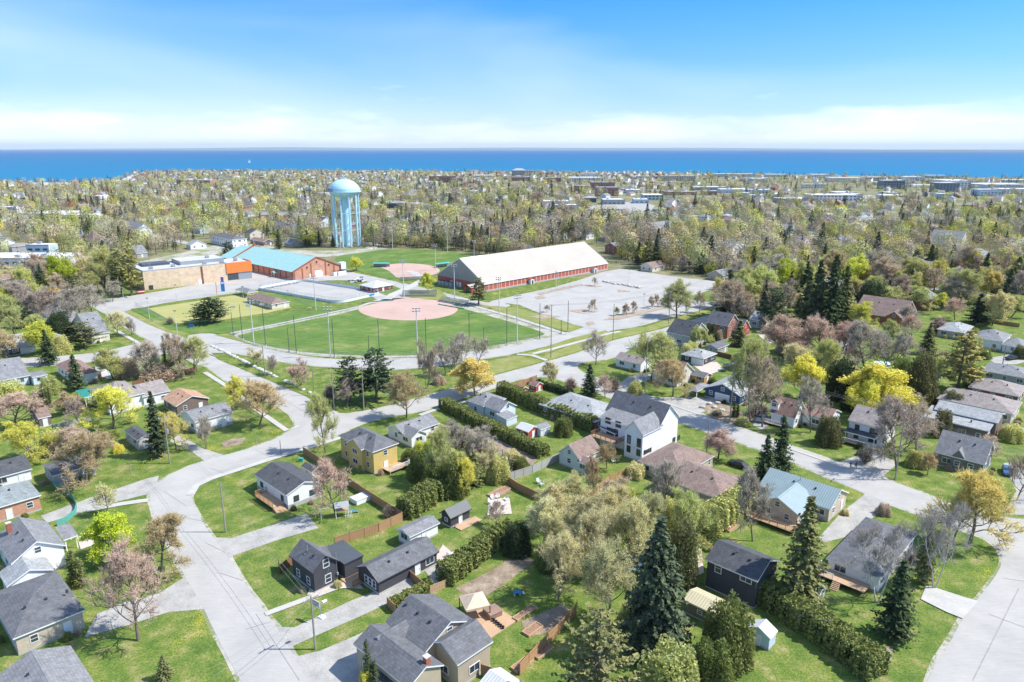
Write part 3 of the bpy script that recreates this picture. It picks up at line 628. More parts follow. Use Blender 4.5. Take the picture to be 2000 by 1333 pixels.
HH('bung', 'd4', 'white bungalow with dark roof and wooden front deck in the corner lot', 'house', w_+'white', r_+'charcoal', [((375, 283), (583, 415), (815, 328), 3.4, -.36, 'gable', 'y', {'fh': .9, 'dside': 'L'})], frame='trim_dark')
HH('cshed', 'd4', 'cream garden shed with dark roof behind the white corner bungalow', 'shed', w_+'cream', r_+'charcoal', [((680, 228), (745, 270), (806, 250), 2.0, -.5, 'gable', 'y')], vents=0)
HH('yellow', 'c5', 'yellow two-storey house with dark hipped roof', 'house', w_+'yellow', r_+'dark',
   [((848, 1132), (1090, 1268), (1292, 1197), 5.6, -.55, 'hip', 'y', {'fh': .4}), ((885, 1192), (1000, 1250), (1080, 1205), 5.5, -.6, 'gable', 'x', {'W': 5})])
HH('w7', 'c5', 'white cottage with grey cross-gabled roof right behind the yellow house', 'house', w_+'white', r_+'grey', [((1195, 1078), (1330, 1140), (1580, 1035), 2.7, -.45, 'gable', 'x'), ((1290, 1118), (1385, 1168), (1480, 1108), 2.6, -.6, 'gable', 'y')])
HH('m1', 'c6', 'small white house with grey roof between two cedar hedges', 'house', w_+'paleblue', r_+'grey', [((52, 868), (172, 918), (330, 850), 3.3, -.5, 'hip', 'y'), ((190, 905), (300, 958), (452, 917), 3.3, -.6, 'gable', 'y'), ((303, 975), (350, 1020), (442, 990), 2.3, .6, 'shed', 'x', {'wins': False})])
HH('redshed', 'c6', 'bright red shed with pale metal roof on the hedged lawn', 'shed', w_+'red', 'metal_white', [((460, 1062), (515, 1115), (605, 1080), 2.2, -.45, 'gable', 'y')], vents=0)
HH('greyshed', 'c6', 'pale grey shed touching the bright red shed', 'shed', w_+'paleblue', r_+'grey', [((565, 1062), (612, 1098), (692, 1065), 2.1, -.45, 'gable', 'x')], vents=0)
HH('ss1', 'c6', 'dark red garden shed with white doors nearer the cedar hedge', 'shed', w_+'red', r_+'brown', [((412, 770), (465, 798), (517, 778), 2.0, -.6, 'gable', 'y')], vents=0)
HH('ss2', 'c6', 'dark red garden shed with white doors in the fence corner by the street', 'shed', w_+'red', r_+'brown', [((530, 742), (577, 764), (625, 742), 2.0, -.6, 'gable', 'y')], vents=0)
HH('m6', 'c6', 'dark red brick bungalow with grey hipped roof and carport', 'house', 'brick_dark', r_+'light', [((705, 857), (1025, 1037), (1168, 905), 2.9, -.35, 'hip', 'y'), ((755, 930), (800, 960), (840, 945), 2.3, .15, 'shed', 'x', {'open': 1, 'roof': 'metal_white'})])
HH('big', 'c6', 'large new white farmhouse-style home with steep dark roofs', 'house', w_+'white', r_+'dark',
   [((1130, 935), (1525, 1075), (1738, 1015), 7.0, -.95, 'gable', 'y', {'wins': False}), ((1095, 985), (1300, 1078), (1560, 990), 6.6, 3.0, 'shed', 'y', {'wins': False, 'roof': r_+'grey'}), ((1265, 1083), (1397, 1143), (1560, 1070), 6.9, -1.05, 'gable', 'x', {'wins': False, 'roof': r_+'grey'}),
    ((1092, 1075), (1180, 1128), (1270, 1105), 3.9, .5, 'shed', 'x', {'open': 1}), ], trim='trim_white', frame='trim_dark')
HH('barn', 'd5', 'small mint-white barn garage with brown roof beside the big white home', 'garage', w_+'mint', r_+'mauve', [((757, 458), (885, 518), (1025, 450), 3.0, -.85, 'gable', 'x'), ((885, 515), (938, 552), (1000, 520), 2.6, -.5, 'gable', 'y')], vents=0)
HH('m9', '', 'brick bungalow under a wide mauve-brown hipped roof', 'house', 'brick_beige', r_+'mauve', [((1288, 926), (1412, 978), (1462, 935), 3.0, -.4, 'hip', 'y', {'W': 12}), ((1258, 893), (1330, 930), (1400, 890), 2.9, -.4, 'hip', 'x')])
HH('teal', 'd8', 'pale brick house with light blue metal roof and wooden deck', 'house', 'brick_beige', 'metal_teal', [((-60, 255), (345, 382), (500, 305), 3.0, -.5, 'gable', 'y', {}), ((-62, 322), (170, 415), (345, 320), 3.05, -.5, 'gable', 'x', {'W': 9})], frame='trim_white')
HH('m11', 'd7', 'black two-storey garage with blue-grey roof', 'garage', w_+'charcoal', r_+'charcoal', [((855, 587), (1168, 727), (1325, 607), 5.2, -.45, 'gable', 'y', {'fh': .2, 'wins': False})])
HH('m12', 'd7', 'low shed with tan metal roof in front of the black two-storey garage', 'shed', w_+'olive', 'metal_tan', [((725, 826), (925, 932), (1038, 868), 2.4, -.3, 'gable', 'y')], vents=0)
HH('m13', 'd8', 'white bungalow with weathered grey hipped roof behind the pale bare tree', 'house', w_+'white', r_+'dark', [((358, 608), (622, 765), (840, 520), 2.9, -.3, 'hip', 'x', {'dside': 'L'})])
HH('m14', 'd8', 'small white garage half hidden under the spruce', 'garage', w_+'white', r_+'charcoal', [((110, 825), (275, 868), (328, 815), 2.3, -.4, 'gable', 'y')], vents=0)
HH('m15', 'd8', 'long narrow grey-roofed shed beside the cedar hedge', 'shed', w_+'white', r_+'grey', [((135, 905), (348, 1035), (405, 1015), 2.2, -.4, 'gable', 'y')], vents=0)
HH('m16', 'd7', 'light blue garden shed with white door on the lower lawn', 'shed', w_+'blue', 'metal_white', [((1113, 985), (1245, 1072), (1308, 1030), 2.2, -.55, 'gable', 'x', {'dside': 'L'})], vents=0)
HH('bottom', 'd6', 'large house with complex blue-grey shingle roofs and brick chimney at the bottom', 'house', w_+'tan', r_+'dark',
   [((705, 512), (905, 745), (1255, 560), 4.6, -.5, 'gable', 'y'), ((905, 680), (1112, 832), (1372, 692), 4.3, -.55, 'gable', 'x'), ((535, 632), (790, 985), (1045, 845), 4.4, -.5, 'gable', 'y', {'chimney': (.62, .06)}), ((560, 650), (640, 745), (760, 690), 4.4, -.8, 'gable', 'x', {'W': 5}), ((548, 828), (700, 1010), (800, 950), 2.9, .5, 'shed', 'y', {'roof': r_+'charcoal'})], frame='trim_white', vents=3)
HH('glass', 'd6', 'shed with pale ribbed metal roof at the bottom edge', 'shed', w_+'grey', 'metal_white', [((1260, 940), (1400, 1060), (1560, 960), 2.4, -.45, 'gable', 'y')], vents=0)
# left middle
HH('p1', 'c4', 'pale blue bungalow with grey roof and flat-roofed white annex at the left edge', 'house', w_+'paleblue', r_+'grey', [((-150, 625), (-120, 745), (243, 688), 2.9, -.4, 'gable', 'x'), ((228, 645), (247, 695), (360, 668), 2.8, 0, 'flat', 'x', {'L': 6})])
HH('p2', 'c4', 'white cottage with brown hipped roof beside the lone spruce', 'cottage', w_+'white', r_+'brown', [((400, 602), (560, 692), (705, 620), 3.0, -.55, 'hip', 'y')])
HH('p3', 'c4', 'long white split-level house with taupe roofs and teal awning', 'house', w_+'white', r_+'taupe', [((690, 778), (820, 880), (1098, 808), 4.2, -.35, 'hip', 'x'), ((1010, 770), (1090, 845), (1305, 795), 3.4, -.4, 'gable', 'x'), ((585, 797), (645, 850), (718, 812), 3.4, .1, 'shed', 'x', {'roof': 'metal_green', 'open': 1})])
HH('p4', 'c4', 'brown house with orange-tan roof left of the street', 'house', w_+'brown', r_+'orange', [((1218, 858), (1345, 918), (1612, 858), 2.9, -.4, 'gable', 'y')])
HH('p5', 'c4', 'white raised bungalow with long dark grey roof on the corner', 'house', w_+'white', r_+'grey', [((1370, 965), (1490, 1037), (1797, 962), 3.5, -.3, 'gable', 'x', {'fh': .9})])
HH('p6', 'c4', 'small grey garage with dark roof under the tall spruce', 'garage', 'block_grey', r_+'charcoal', [((978, 1095), (1050, 1177), (1160, 1140), 2.8, -.35, 'gable', 'y')])
HH('p7', 'c4', 'brown shed with mauve roof behind the wooden fence', 'shed', w_+'brown', r_+'mauve', [((225, 945), (290, 1012), (418, 1010), 2.7, -.3, 'gable', 'x')], vents=0)
HH('p8', 'c4', 'white gabled house with brown-grey roof among bare trees', 'house', w_+'white', r_+'taupe', [((270, 190), (385, 238), (510, 192), 3.2, -.7, 'gable', 'y')])
HH('p9', 'c4', 'cream house with grey roof and white porch behind the pine', 'house', w_+'cream', r_+'grey', [((525, 290), (690, 372), (842, 345), 3.4, -.5, 'gable', 'x')])
HH('p10', 'c4', 'cottage with pale grey roof beside the yellow tree', 'cottage', w_+'brown', r_+'light', [((400, 380), (440, 440), (528, 405), 2.8, -.5, 'gable', 'y')])
HH('p11', 'c4', 'dark garage with grey roof and long paved drive', 'garage', w_+'charcoal', r_+'light', [((0, 400), (60, 480), (275, 452), 2.7, -.3, 'gable', 'x', {'garage': 1})])
HH('p12', 'c4', 'house with blue-grey roof behind the bare tree by the upper street', 'house', w_+'cream', r_+'grey', [((375, 250), (455, 300), (600, 262), 3.2, -.5, 'gable', 'x')])
HH('p13', 'c4', 'white cottage with dark roof hidden among the upper left trees', 'cottage', w_+'white', r_+'dark', [((210, 140), (290, 190), (400, 150), 3.0, -.5, 'gable', 'x')])
# right middle
HH('r1', 'e7', 'red brick two-storey house with skylights in its grey roof', 'house', 'brick', r_+'dark', [((-10, 150), (218, 192), (330, 150), 5.2, -.85, 'gable', 'y', {}), ((250, 182), (345, 242), (425, 200), 3.0, -.9, 'gable', 'y', {'wall': w_+'red'})])
HH('r2', 'd1', 'dark stone house with slate-grey roof beside the yellow-green tree', 'house', 'block_grey', r_+'charcoal', [((80, 322), (205, 388), (275, 330), 4.3, -.7, 'gable', 'y')])
HH('r3', 'd1', 'dark garage with white door and pale grey hipped roof', 'garage', w_+'charcoal', r_+'light', [((138, 507), (290, 555), (412, 515), 2.7, -.4, 'hip', 'y', {'dside': 'L', 'garage': 1})])
HH('r4', 'd1', 'small grey-roofed shed behind the dark garage with white door', 'shed', w_+'grey', r_+'dark', [((330, 440), (400, 478), (475, 440), 2.5, -.4, 'gable', 'x')], vents=0)
HH('r5', 'd1', 'garage with grey roof and orange wooden wall', 'garage', w_+'wood', r_+'dark', [((215, 620), (300, 697), (392, 677), 2.5, -.35, 'gable', 'y')], vents=0)
HH('r6', 'c6', 'cream cottage with tan roof behind the orange budding tree', 'cottage', w_+'cream', r_+'brown', [((1480, 645), (1660, 705), (1812, 652), 3.0, -.75, 'gable', 'y')])
HH('r6b', 'c6', 'white cottage with beige roof on the corner lawn', 'cottage', w_+'white', r_+'taupe', [((1232, 530), (1380, 598), (1450, 562), 2.9, -.5, 'gable', 'y')])
HH('r7', 'd1', 'house with broad grey roofs, brick gable and dark blue garage', 'house', w_+'navy', r_+'light', [((345, 748), (575, 842), (800, 735), 2.9, -.42, 'gable', 'x', {'dside': 'L', 'garage': 1}), ((172, 778), (243, 802), (348, 754), 2.6, -.4, 'hip', 'x', {'open': 1, 'roof': r_+'grey'})])
HH('r8', 'e7', 'white cottage with reddish-brown roof, dormer and front porch', 'cottage', w_+'white', r_+'brown', [((655, 1040), (885, 1118), (1000, 1060), 3.0, -1.0, 'gable', 'y', {'W': 7.5}), ((960, 1052), (1240, 1132), (1330, 1045), 3.3, -.45, 'gable', 'y', {'fh': .9})])
rt = HOUSES['r8'][0]
d_ = MB(); d_.slab(roof_polys(-1.1, 2.6, -1.3, 1.3, 1.35, .8, 'gable', 'x'), .15, r_+'brown', 'trim_white'); d_.box(-.9, 2.4, -1.05, 1.05, -.8, 1.3, w_+'white'); o = d_.build('dormer', rt, (1.6, 6.0, 4.4)); wa, wb = window_meshes(1.2, .8, 'trim_white'); q_ = link('window', wa, o, (-.92, 0, .65), -math.pi/2); link('pane', wb, q_)
HH('r9', 'd2', 'white two-storey house with taupe roof and dark-roofed front porch', 'house', w_+'white', r_+'taupe', [((245, 1002), (498, 1090), (660, 1010), 5.4, -.5, 'gable', 'y', {}), ((203, 1098), (430, 1168), (470, 1130), 2.9, .7, 'shed', 'y', {'open': 1, 'roof': r_+'charcoal', 'W': 2.6})], frame='trim_dark')
HH('r10', 'd8', 'olive-grey house with grey shingle roof and front gable', 'house', w_+'olive', r_+'grey', [((925, 52), (1195, 135), (1330, 80), 3.2, -.8, 'gable', 'y', {}), ((1010, 78), (1085, 105), (1160, 75), 3.3, -1.3, 'gable', 'x', {'W': 3})])
HH('r11', 'd2', 'long brown duplex with stepped blue-grey roofs', 'house', w_+'brown', r_+'light', [((850, 937), (1300, 1108), (1400, 1050), 3.6, .9, 'shed', 'y', {}), ((912, 908), (1370, 1045), (1480, 985), 4.6, -.3, 'gable', 'y', {'wins': False})])
HH('r12', 'd2', 'long brick house with taupe hipped roof above the brown duplex', 'house', 'brick_beige', r_+'taupe', [((935, 822), (1485, 977), (1640, 900), 3.1, -.35, 'hip', 'y')])
HH('r13', 'd2', 'dark red brick house with taupe hipped roof near the right edge', 'house', 'brick_dark', r_+'taupe', [((1160, 747), (1530, 842), (1680, 780), 3.0, -.35, 'hip', 'y')])
HH('r14', 'd2', 'grey house with slate hipped roof near the right edge', 'house', w_+'grey', r_+'grey', [((1255, 627), (1610, 707), (1720, 650), 3.0, -.3, 'hip', 'y')])
HH('r15', 'd2', 'white raised bungalow with grey roof and attached garage near the right edge', 'house', w_+'white', r_+'grey', [((1190, 377), (1410, 425), (1510, 372), 3.7, -.35, 'hip', 'y', {'fh': .7}), ((1410, 432), (1568, 472), (1660, 430), 2.8, -.35, 'hip', 'y', {'dside': 'L', 'garage': 1})])
HH('r16', 'd2', 'beige bungalow with pale grey hipped roof left of the white raised bungalow', 'house', 'brick_beige', r_+'light', [((905, 322), (1110, 357), (1205, 307), 2.9, -.4, 'hip', 'x')])
HH('r17', 'd2', 'large brick house with mauve roof, dormers and arched front gable', 'house', 'brick', r_+'mauve', [((385, 222), (640, 248), (735, 188), 3.8, -.62, 'gable', 'y', {'L': 19}), ((540, 235), (640, 250), (735, 190), 3.9, -.75, 'gable', 'x', {'L': 7, 'W': 8})])
HH('r18', 'd2', 'small shed with dark green roof under the golden pine', 'shed', w_+'cream', 'metal_green', [((822, 708), (895, 732), (940, 692), 2.2, -.4, 'gable', 'y')], vents=0)
HH('r19', 'd1', 'blue-grey roofed garage behind the red barn wing', 'garage', w_+'grey', r_+'light', [((655, 240), (720, 260), (760, 220), 3.4, -.5, 'gable', 'y')])
HH('r20', 'd2', 'brown roofed cottage behind the giant spruces', 'cottage', w_+'tan', r_+'brown', [((-330, 100), (-270, 130), (-200, 90), 3.0, -.4, 'hip', 'y')])
HH('r21', 'd1', 'dark roofed house in the shade beside the bright yellow tree', 'house', w_+'charcoal', r_+'dark', [((1230, 420), (1330, 470), (1440, 380), 3.4, -.5, 'gable', 'x')])
HH('r22', 'f4', 'blue-grey roofed house with three white dormers', 'house', 'brick_beige', r_+'grey', [((1375, 550), (1530, 595), (1575, 565), 3.0, -.6, 'gable', 'y')])
HH('r23', 'f4', 'long house with grey roof among the upper right trees', 'house', w_+'white', r_+'grey', [((1585, 670), (1700, 700), (1820, 665), 3.4, -.5, 'gable', 'x')])
HH('r24', 'f4', 'white-gabled house with grey roof beside a round yellow tree', 'house', w_+'cream', r_+'dark', [((1110, 722), (1240, 735), (1270, 710), 3.4, -.5, 'gable', 'y')])
HH('r25', 'f4', 'steep grey roofed house at the upper right edge', 'house', w_+'white', r_+'grey', [((1860, 590), (1960, 620), (2060, 570), 3.6, -.6, 'gable', 'x')])
# beyond the fields, upper left
for key_, crop_, lab, wl, rf, bl in [
    ('u1', 'f6', 'white two-storey house with dark roof behind the turquoise-roofed arena', w_+'white', r_+'dark', [((250, 820), (430, 875), (560, 850), 6.0, -.4, 'hip', 'y')]),
    ('u2', 'f6', 'brown bungalow behind the pale green round tree', w_+'brown', r_+'brown', [((700, 865), (790, 900), (885, 885), 3.0, -.4, 'gable', 'y')]),
    ('u3', 'f6', 'tall white house with pointed gables left of the water tower', w_+'white', r_+'light', [((1170, 720), (1250, 800), (1330, 780), 4.5, -1.2, 'gable', 'y')]),
    ('u4', 'f1', 'white gambrel-roofed house with dormer facing the street', w_+'white', r_+'light', [((1310, 600), (1360, 640), (1430, 625), 4.5, -1.0, 'gable', 'y')]),
    ('u5', 'f1', 'small purple-trimmed white house beside the white gambrel house', w_+'white', r_+'mauve', [((1140, 590), (1190, 625), (1250, 610), 4.2, -1.0, 'gable', 'y')]),
    ('u6', 'f1', 'grey cottage with white trim behind the tan hall', w_+'grey', r_+'grey', [((1280, 850), (1330, 880), (1420, 862), 3.0, -.5, 'gable', 'x')]),
    ('u7', 'f1', 'white house with grey roof at the far left edge', w_+'white', r_+'grey', [((-60, 740), (0, 775), (115, 750), 4.5, -.6, 'gable', 'y')]),
    ('u8', 'f1', 'blue-trimmed grey house beside the reddish tree', w_+'blue', r_+'dark', [((1870, 600), (1950, 640), (2030, 620), 4.0, -.6, 'gable', 'y')]),
    ('u9', 'f1', 'low brown-roofed house behind the willow', w_+'cream', r_+'mauve', [((820, 730), (900, 775), (1050, 745), 3.0, -.35, 'hip', 'x')]),
    ('u10', 'f1', 'white house with dark roof right of the golden willow', w_+'white', r_+'dark', [((690, 640), (740, 668), (800, 655), 3.6, -.6, 'gable', 'y')]),
    ('u11', 'f3', 'dark blue-green roofed house among bare trees', w_+'grey', r_+'grey', [((930, 640), (1030, 665), (1130, 630), 4.0, -.8, 'gable', 'x')]),
    ('u12', 'f3', 'low tan-roofed bungalow among bare trees', w_+'tan', r_+'brown', [((1165, 640), (1230, 665), (1310, 630), 3.0, -.4, 'hip', 'x')]),
    ('u13', 'f2', 'grey-roofed house in the woods behind the beige-roofed arena', w_+'paleblue', r_+'grey', [((1820, 670), (1880, 710), (1960, 680), 4.0, -.7, 'gable', 'y')]),
    ('u14', 'f2', 'pale-roofed cottage in the woods near the floodlight mast', w_+'white', r_+'light', [((1380, 680), (1430, 700), (1490, 680), 3.2, -.5, 'gable', 'y')]),
    ('u15', 'f2', 'dark grey house glimpsed above the pine belt', w_+'grey', r_+'charcoal', [((870, 590), (900, 610), (970, 600), 4.5, -.3, 'hip', 'x')]),
    ('u16', 'f4', 'white house with lawn between dark conifers', w_+'white', r_+'dark', [((390, 400), (450, 412), (530, 405), 5.0, -.4, 'gable', 'x')]),
    ('u17', 'f4', 'brown bungalow behind the small bright lawn', w_+'brown', r_+'taupe', [((545, 408), (600, 425), (660, 410), 3.0, -.5, 'hip', 'x')]),
    ('u18', 'f4', 'pale-roofed house framed by conifers', w_+'cream', r_+'light', [((770, 400), (820, 420), (880, 400), 3.4, -.5, 'gable', 'x')]),
    ('u19', 'f4', 'white-gabled cottage in front of the round dark conifers', w_+'white', r_+'taupe', [((350, 575), (400, 590), (440, 575), 3.0, -.8, 'gable', 'y')])]:
    HH(key_, crop_, lab, 'house', wl, rf, bl, vents=0)

# big house windows, decks and balcony
def local(key, p):
    r = HOUSES[key][0]; d = p-r.location; return d.dot(UX), d.dot(UY)
rt = HOUSES['big'][0]
def face_win(key, side, crop, p, z, w, h, fr, off):
    """window whose centre is seen at crop pixel p on the wall at local coordinate off"""
    r = HOUSES[key][0]
    # walk the wall plane: solve for the point on the vertical plane
    x_, y_ = px(crop, p); a = (x_-1000)/F; b_ = (666.5-y_)/F
    d = Vector((a, CP+b_*SP, -SP+b_*CP)); n = UX if side == 'L' else UY
    o = Vector((0, 0, H)); c = r.location+n*off
    t = (c-o).dot(n)/d.dot(n); q = o+d*t; l_ = q-r.location
    put_window(r, side, off if side == 'L' else l_.dot(UX), l_.dot(UY) if side == 'L' else off, q.z, w, h, fr)
def rect(key, i):
    fr = HOUSES[key][0]
b3 = local('big', at(*px('c6', (1397, 1143)), 6.9)); lx, ry = b3[0]+.33, b3[1]+.33
for p, w, h in (((1288, 1170), .9, 2.0), ((1364, 1198), .9, 2.0), ((1285, 1242), .9, 1.5), ((1360, 1272), .9, 1.5)): face_win('big', 'L', 'c6', p, 0, w, h, 'trim_dark', lx)
for p, w, h in (((1425, 1262), 1.7, .8), ((1452, 1250), .5, .9), ((1405, 1270), .4, .9)): face_win('big', 'R', 'c6', p, 0, w, h, 'trim_dark', ry)
b1 = local('big', at(*px('c6', (1525, 1075)), 7.0))
for p, w, h in (((1632, 1173), 1.0, 1.1), ((1667, 1158), 1.0, 1.1), ((1658, 1233), 1.0, .5)): face_win('big', 'R', 'c6', p, 0, w, h, 'trim_dark', b1[1]+.3)
b2 = local('big', at(*px('c6', (1300, 1078)), 6.6))
for p, w, h in (((1128, 1027), 1.4, 1.4), ((1206, 1056), 1.4, 1.4), ((1150, 1110), 2.4, 1.6), ((1190, 1125), .9, 2)): face_win('big', 'L', 'c6', p, 0, w, h, 'trim_dark', b2[0]+.33)
face_win('m11', 'L', 'd7', (932, 646), 0, 1.0, 1.6, 'trim_white', .35); face_win('m11', 'L', 'd7', (1098, 712), 0, 1.8, 1.0, 'trim_white', .35)
def railing(mb, pts, z, h=1.0, m='trim_white', bars=True):
    for a, b_ in zip(pts, pts[1:]):
        A = Vector((a[0], a[1], z)); B = Vector((b_[0], b_[1], z)); mb.bar(A+Vector((0, 0, h)), B+Vector((0, 0, h)), .09, .07, m); mb.bar(A+Vector((0, 0, .12)), B+Vector((0, 0, .12)), .05, .05, m)
        n_ = max(1, int((B-A).length/1.5))
        for i in range(n_+1): q = A.lerp(B, i/n_); mb.box(q.x-.05, q.x+.05, q.y-.05, q.y+.05, z, z+h+.05, m)
        if bars:
            n_ = int((B-A).length/.16)
            for i in range(1, n_): q = A.lerp(B, i/n_); mb.box(q.x-.018, q.x+.018, q.y-.018, q.y+.018, z+.12, z+h, m)
def deck(key, x0, x1, y0, y1, z, rail, m='deck_wood', rm='wood', steps=None):
    r = HOUSES[key][0]; d = MB(); d.box(x0, x1, y0, y1, z-.12, z, m); 
    for u in (x0+.1, x1-.1):
        for v in (y0+.1, y1-.1): d.box(u-.07, u+.07, v-.07, v+.07, -.1, z-.12, m)
    o = d.build('deck', r); rr = MB(); railing(rr, rail, z, 1.0, rm); rr.build('railing', o)
    if steps:
        s = MB(); n_ = max(2, int(z/.18)); sx, sy, dx, dy, w = steps
        for i in range(n_):
            t = (i+.5)*.28; zz = z-(i+1)*z/(n_+1)
            if dx: s.box(min(sx+dx*(t-.14), sx+dx*(t+.14)), max(sx+dx*(t-.14), sx+dx*(t+.14)), sy, sy+w, 0, zz, m)
            else: s.box(sx, sx+w, min(sy+dy*(t-.14), sy+dy*(t+.14)), max(sy+dy*(t-.14), sy+dy*(t+.14)), 0, zz, m)
        s.build('steps', o)
deck('bung', -2.3, .35, 1.6, 9.0, .9, [(.3, 9.0), (-2.25, 9.0), (-2.25, 1.6)], rm='wood', steps=(-2.2, 1.6, 0, -1, 2.2))
deck('big', b2[0]-3.6, b2[0]+.3, b2[1]+1.5, b2[1]+9, 3.0, [(b2[0]+.3, b2[1]+9), (b2[0]-3.5, b2[1]+9), (b2[0]-3.5, b2[1]+1.5), (b2[0]+.3, b2[1]+1.5)], rm='wood_dark')
deck('yellow', 2.5, 8.2, -2.6, .35, .8, [(2.5, -2.55), (8.2, -2.55), (8.2, .3)], rm='trim_white')
deck('m13', -2.6, .35, 1.5, 9.5, 1.0, [(.3, 9.5), (-2.55, 9.5), (-2.55, 6.5)], rm='trim_white', steps=(-2.6, 5.2, -1, 0, 1.2))
deck('teal', -9.5, -4.5, 3, 12.5, .8, [(-4.5, 3), (-9.45, 3), (-9.45, 12.5)], rm='wood')
deck('dshed', 1.0, 6.5, -1.8, .2, .2, [(1, -.1), (1, -.1)], rm='wood')
deck('black', 5.2, 9.6, -3.2, .4, .35, [(9.5, -3.1), (5.3, -3.1)], rm='wood_dark')
deck('r9', -2.4, .3, .5, 11, .6, [(-2.35, .6), (-2.35, 11)], rm='trim_white')
deck('r8', -1.6, .3, 1.5, 8, .6, [(-1.55, 1.5), (-1.55, 8)], rm='trim_white')

# ------------------------------------------------------------ the two arenas, the tan hall, the water tower
def arena_beige():
    h = 4.0; B0 = at(945.5, 556, h); A = at(852.5, 537.6, h); Cc = at(1188.5, 514.5, h)
    r = thing('ice_arena', 'huge arena with cream membrane roof and red panelled walls', 'arena', (B0.x, B0.y, 0), R(43.9))
    ux = Vector((math.cos(R(43.9)), math.sin(R(43.9)), 0)); uy = Vector((-ux.y, ux.x, 0))
    Wd = (A-B0).dot(uy); Ln = (Cc-B0).dot(ux); rise = 11.2
    prof = [(0, 0), (.05, 1.3), (.16, 3.9), (.5, rise), (.84, 3.9), (.95, 1.3), (1, 0)]
    w = MB(); w.box(.4, Ln-.4, .4, Wd-.4, -.2, h, 'red_panel')
    w.build('wall', r)
    g = MB()
    for x_, o_ in ((.3, 1), (Ln-.3, -1)):
        g = MB(); P = [(x_, .2+(Wd-.4)*u, h+z_-.05) for u, z_ in prof]; g.face(P[::-1] if o_ == 1 else P, 'gable_grey'); g.build('gable_cladding', r)
    rf = MB(); P = []
    for (u0, z0), (u1, z1) in zip(prof, prof[1:]): P.append([(0, u0*Wd, h+z0), (Ln, u0*Wd, h+z0), (Ln, u1*Wd, h+z1), (0, u1*Wd, h+z1)])
    rf.slab(P, .3, 'membrane', 'trim_white'); ro = rf.build('roof', r)
    pb = MB(); a_, b_ = prof[2], prof[3]
    q = lambda x, t: (x, (a_[0]+(b_[0]-a_[0])*t)*Wd, h+a_[1]+(b_[1]-a_[1])*t+.05)
    pb.slab([[q(.5, .62), q(Ln*.17, .62), q(Ln*.17, .99), q(.5, .99)]], .04, 'trim_white', 'trim_white'); pb.build('roof_patch', ro)
    pil = MB().box(-.1, .1, .28, .42, -.1, h-.1, 'trim_white').mesh('pilaster'); n_ = 34
    for i in range(n_+1): link('pilaster', pil, r, (.6+(Ln-1.2)*i/n_, 0, 0))
    for i in range(9): link('pilaster', pil, r, (.37, Wd*(i+.7)/10, 0), -math.pi/2)
    MB().box(.5, Ln-.5, -.12, .35, 0, .7, 'foundation').build('base_course', r)
    for fx in (.335, .865):
        d = MB(); x_ = Ln*fx; d.box(x_-1.3, x_+1.3, -1.6, .3, 0, 2.9, 'trim_white'); d.slab(roof_polys(x_-1.6, x_+1.6, -1.9, .4, 2.9, .9, 'gable', 'y'), .15, 'red_panel', 'red_paint'); d.box(x_-.6, x_+.6, -1.66, -1.6, 0, 2.2, 'glass'); d.build('side_entrance', r)
    e_ = MB(); y0, y1 = 2.2, 8.2; e_.box(-6.5, .3, y0, y1, 0, 2.8, 'red_panel'); e_.slab(roof_polys(-7, .4, y0-.4, y1+.4, 2.9, 1.1, 'gable', 'x'), .2, 'membrane', 'red_paint'); e_.box(-6.56, -6.4, y0+1.6, y1-1.6, 0, 2.4, 'glass'); e_.build('entrance_hall', r)
    for y_ in (Wd*.5, Wd*.56, Wd*.68): put_door(r, 'L', .34, y_, 1.6, 2.4, 'trim_white')
    return r, Wd, Ln, ux, uy
mcol('red_panel', (.50, .13, .09), 'vert'); mcol('gable_grey', (.36, .34, .32), 'vert'); ground_mat('membrane', [(.3, (.42, .385, .33)), (.5, (.455, .415, .355)), (.75, (.485, .445, .39))], .045, .8, .06, .8)
ar, aW, aL, aux, auy = arena_beige()
FOOT.append((ar.location+aux*aL/2+auy*aW/2, aL/2+3, aW/2+4, aux, auy))
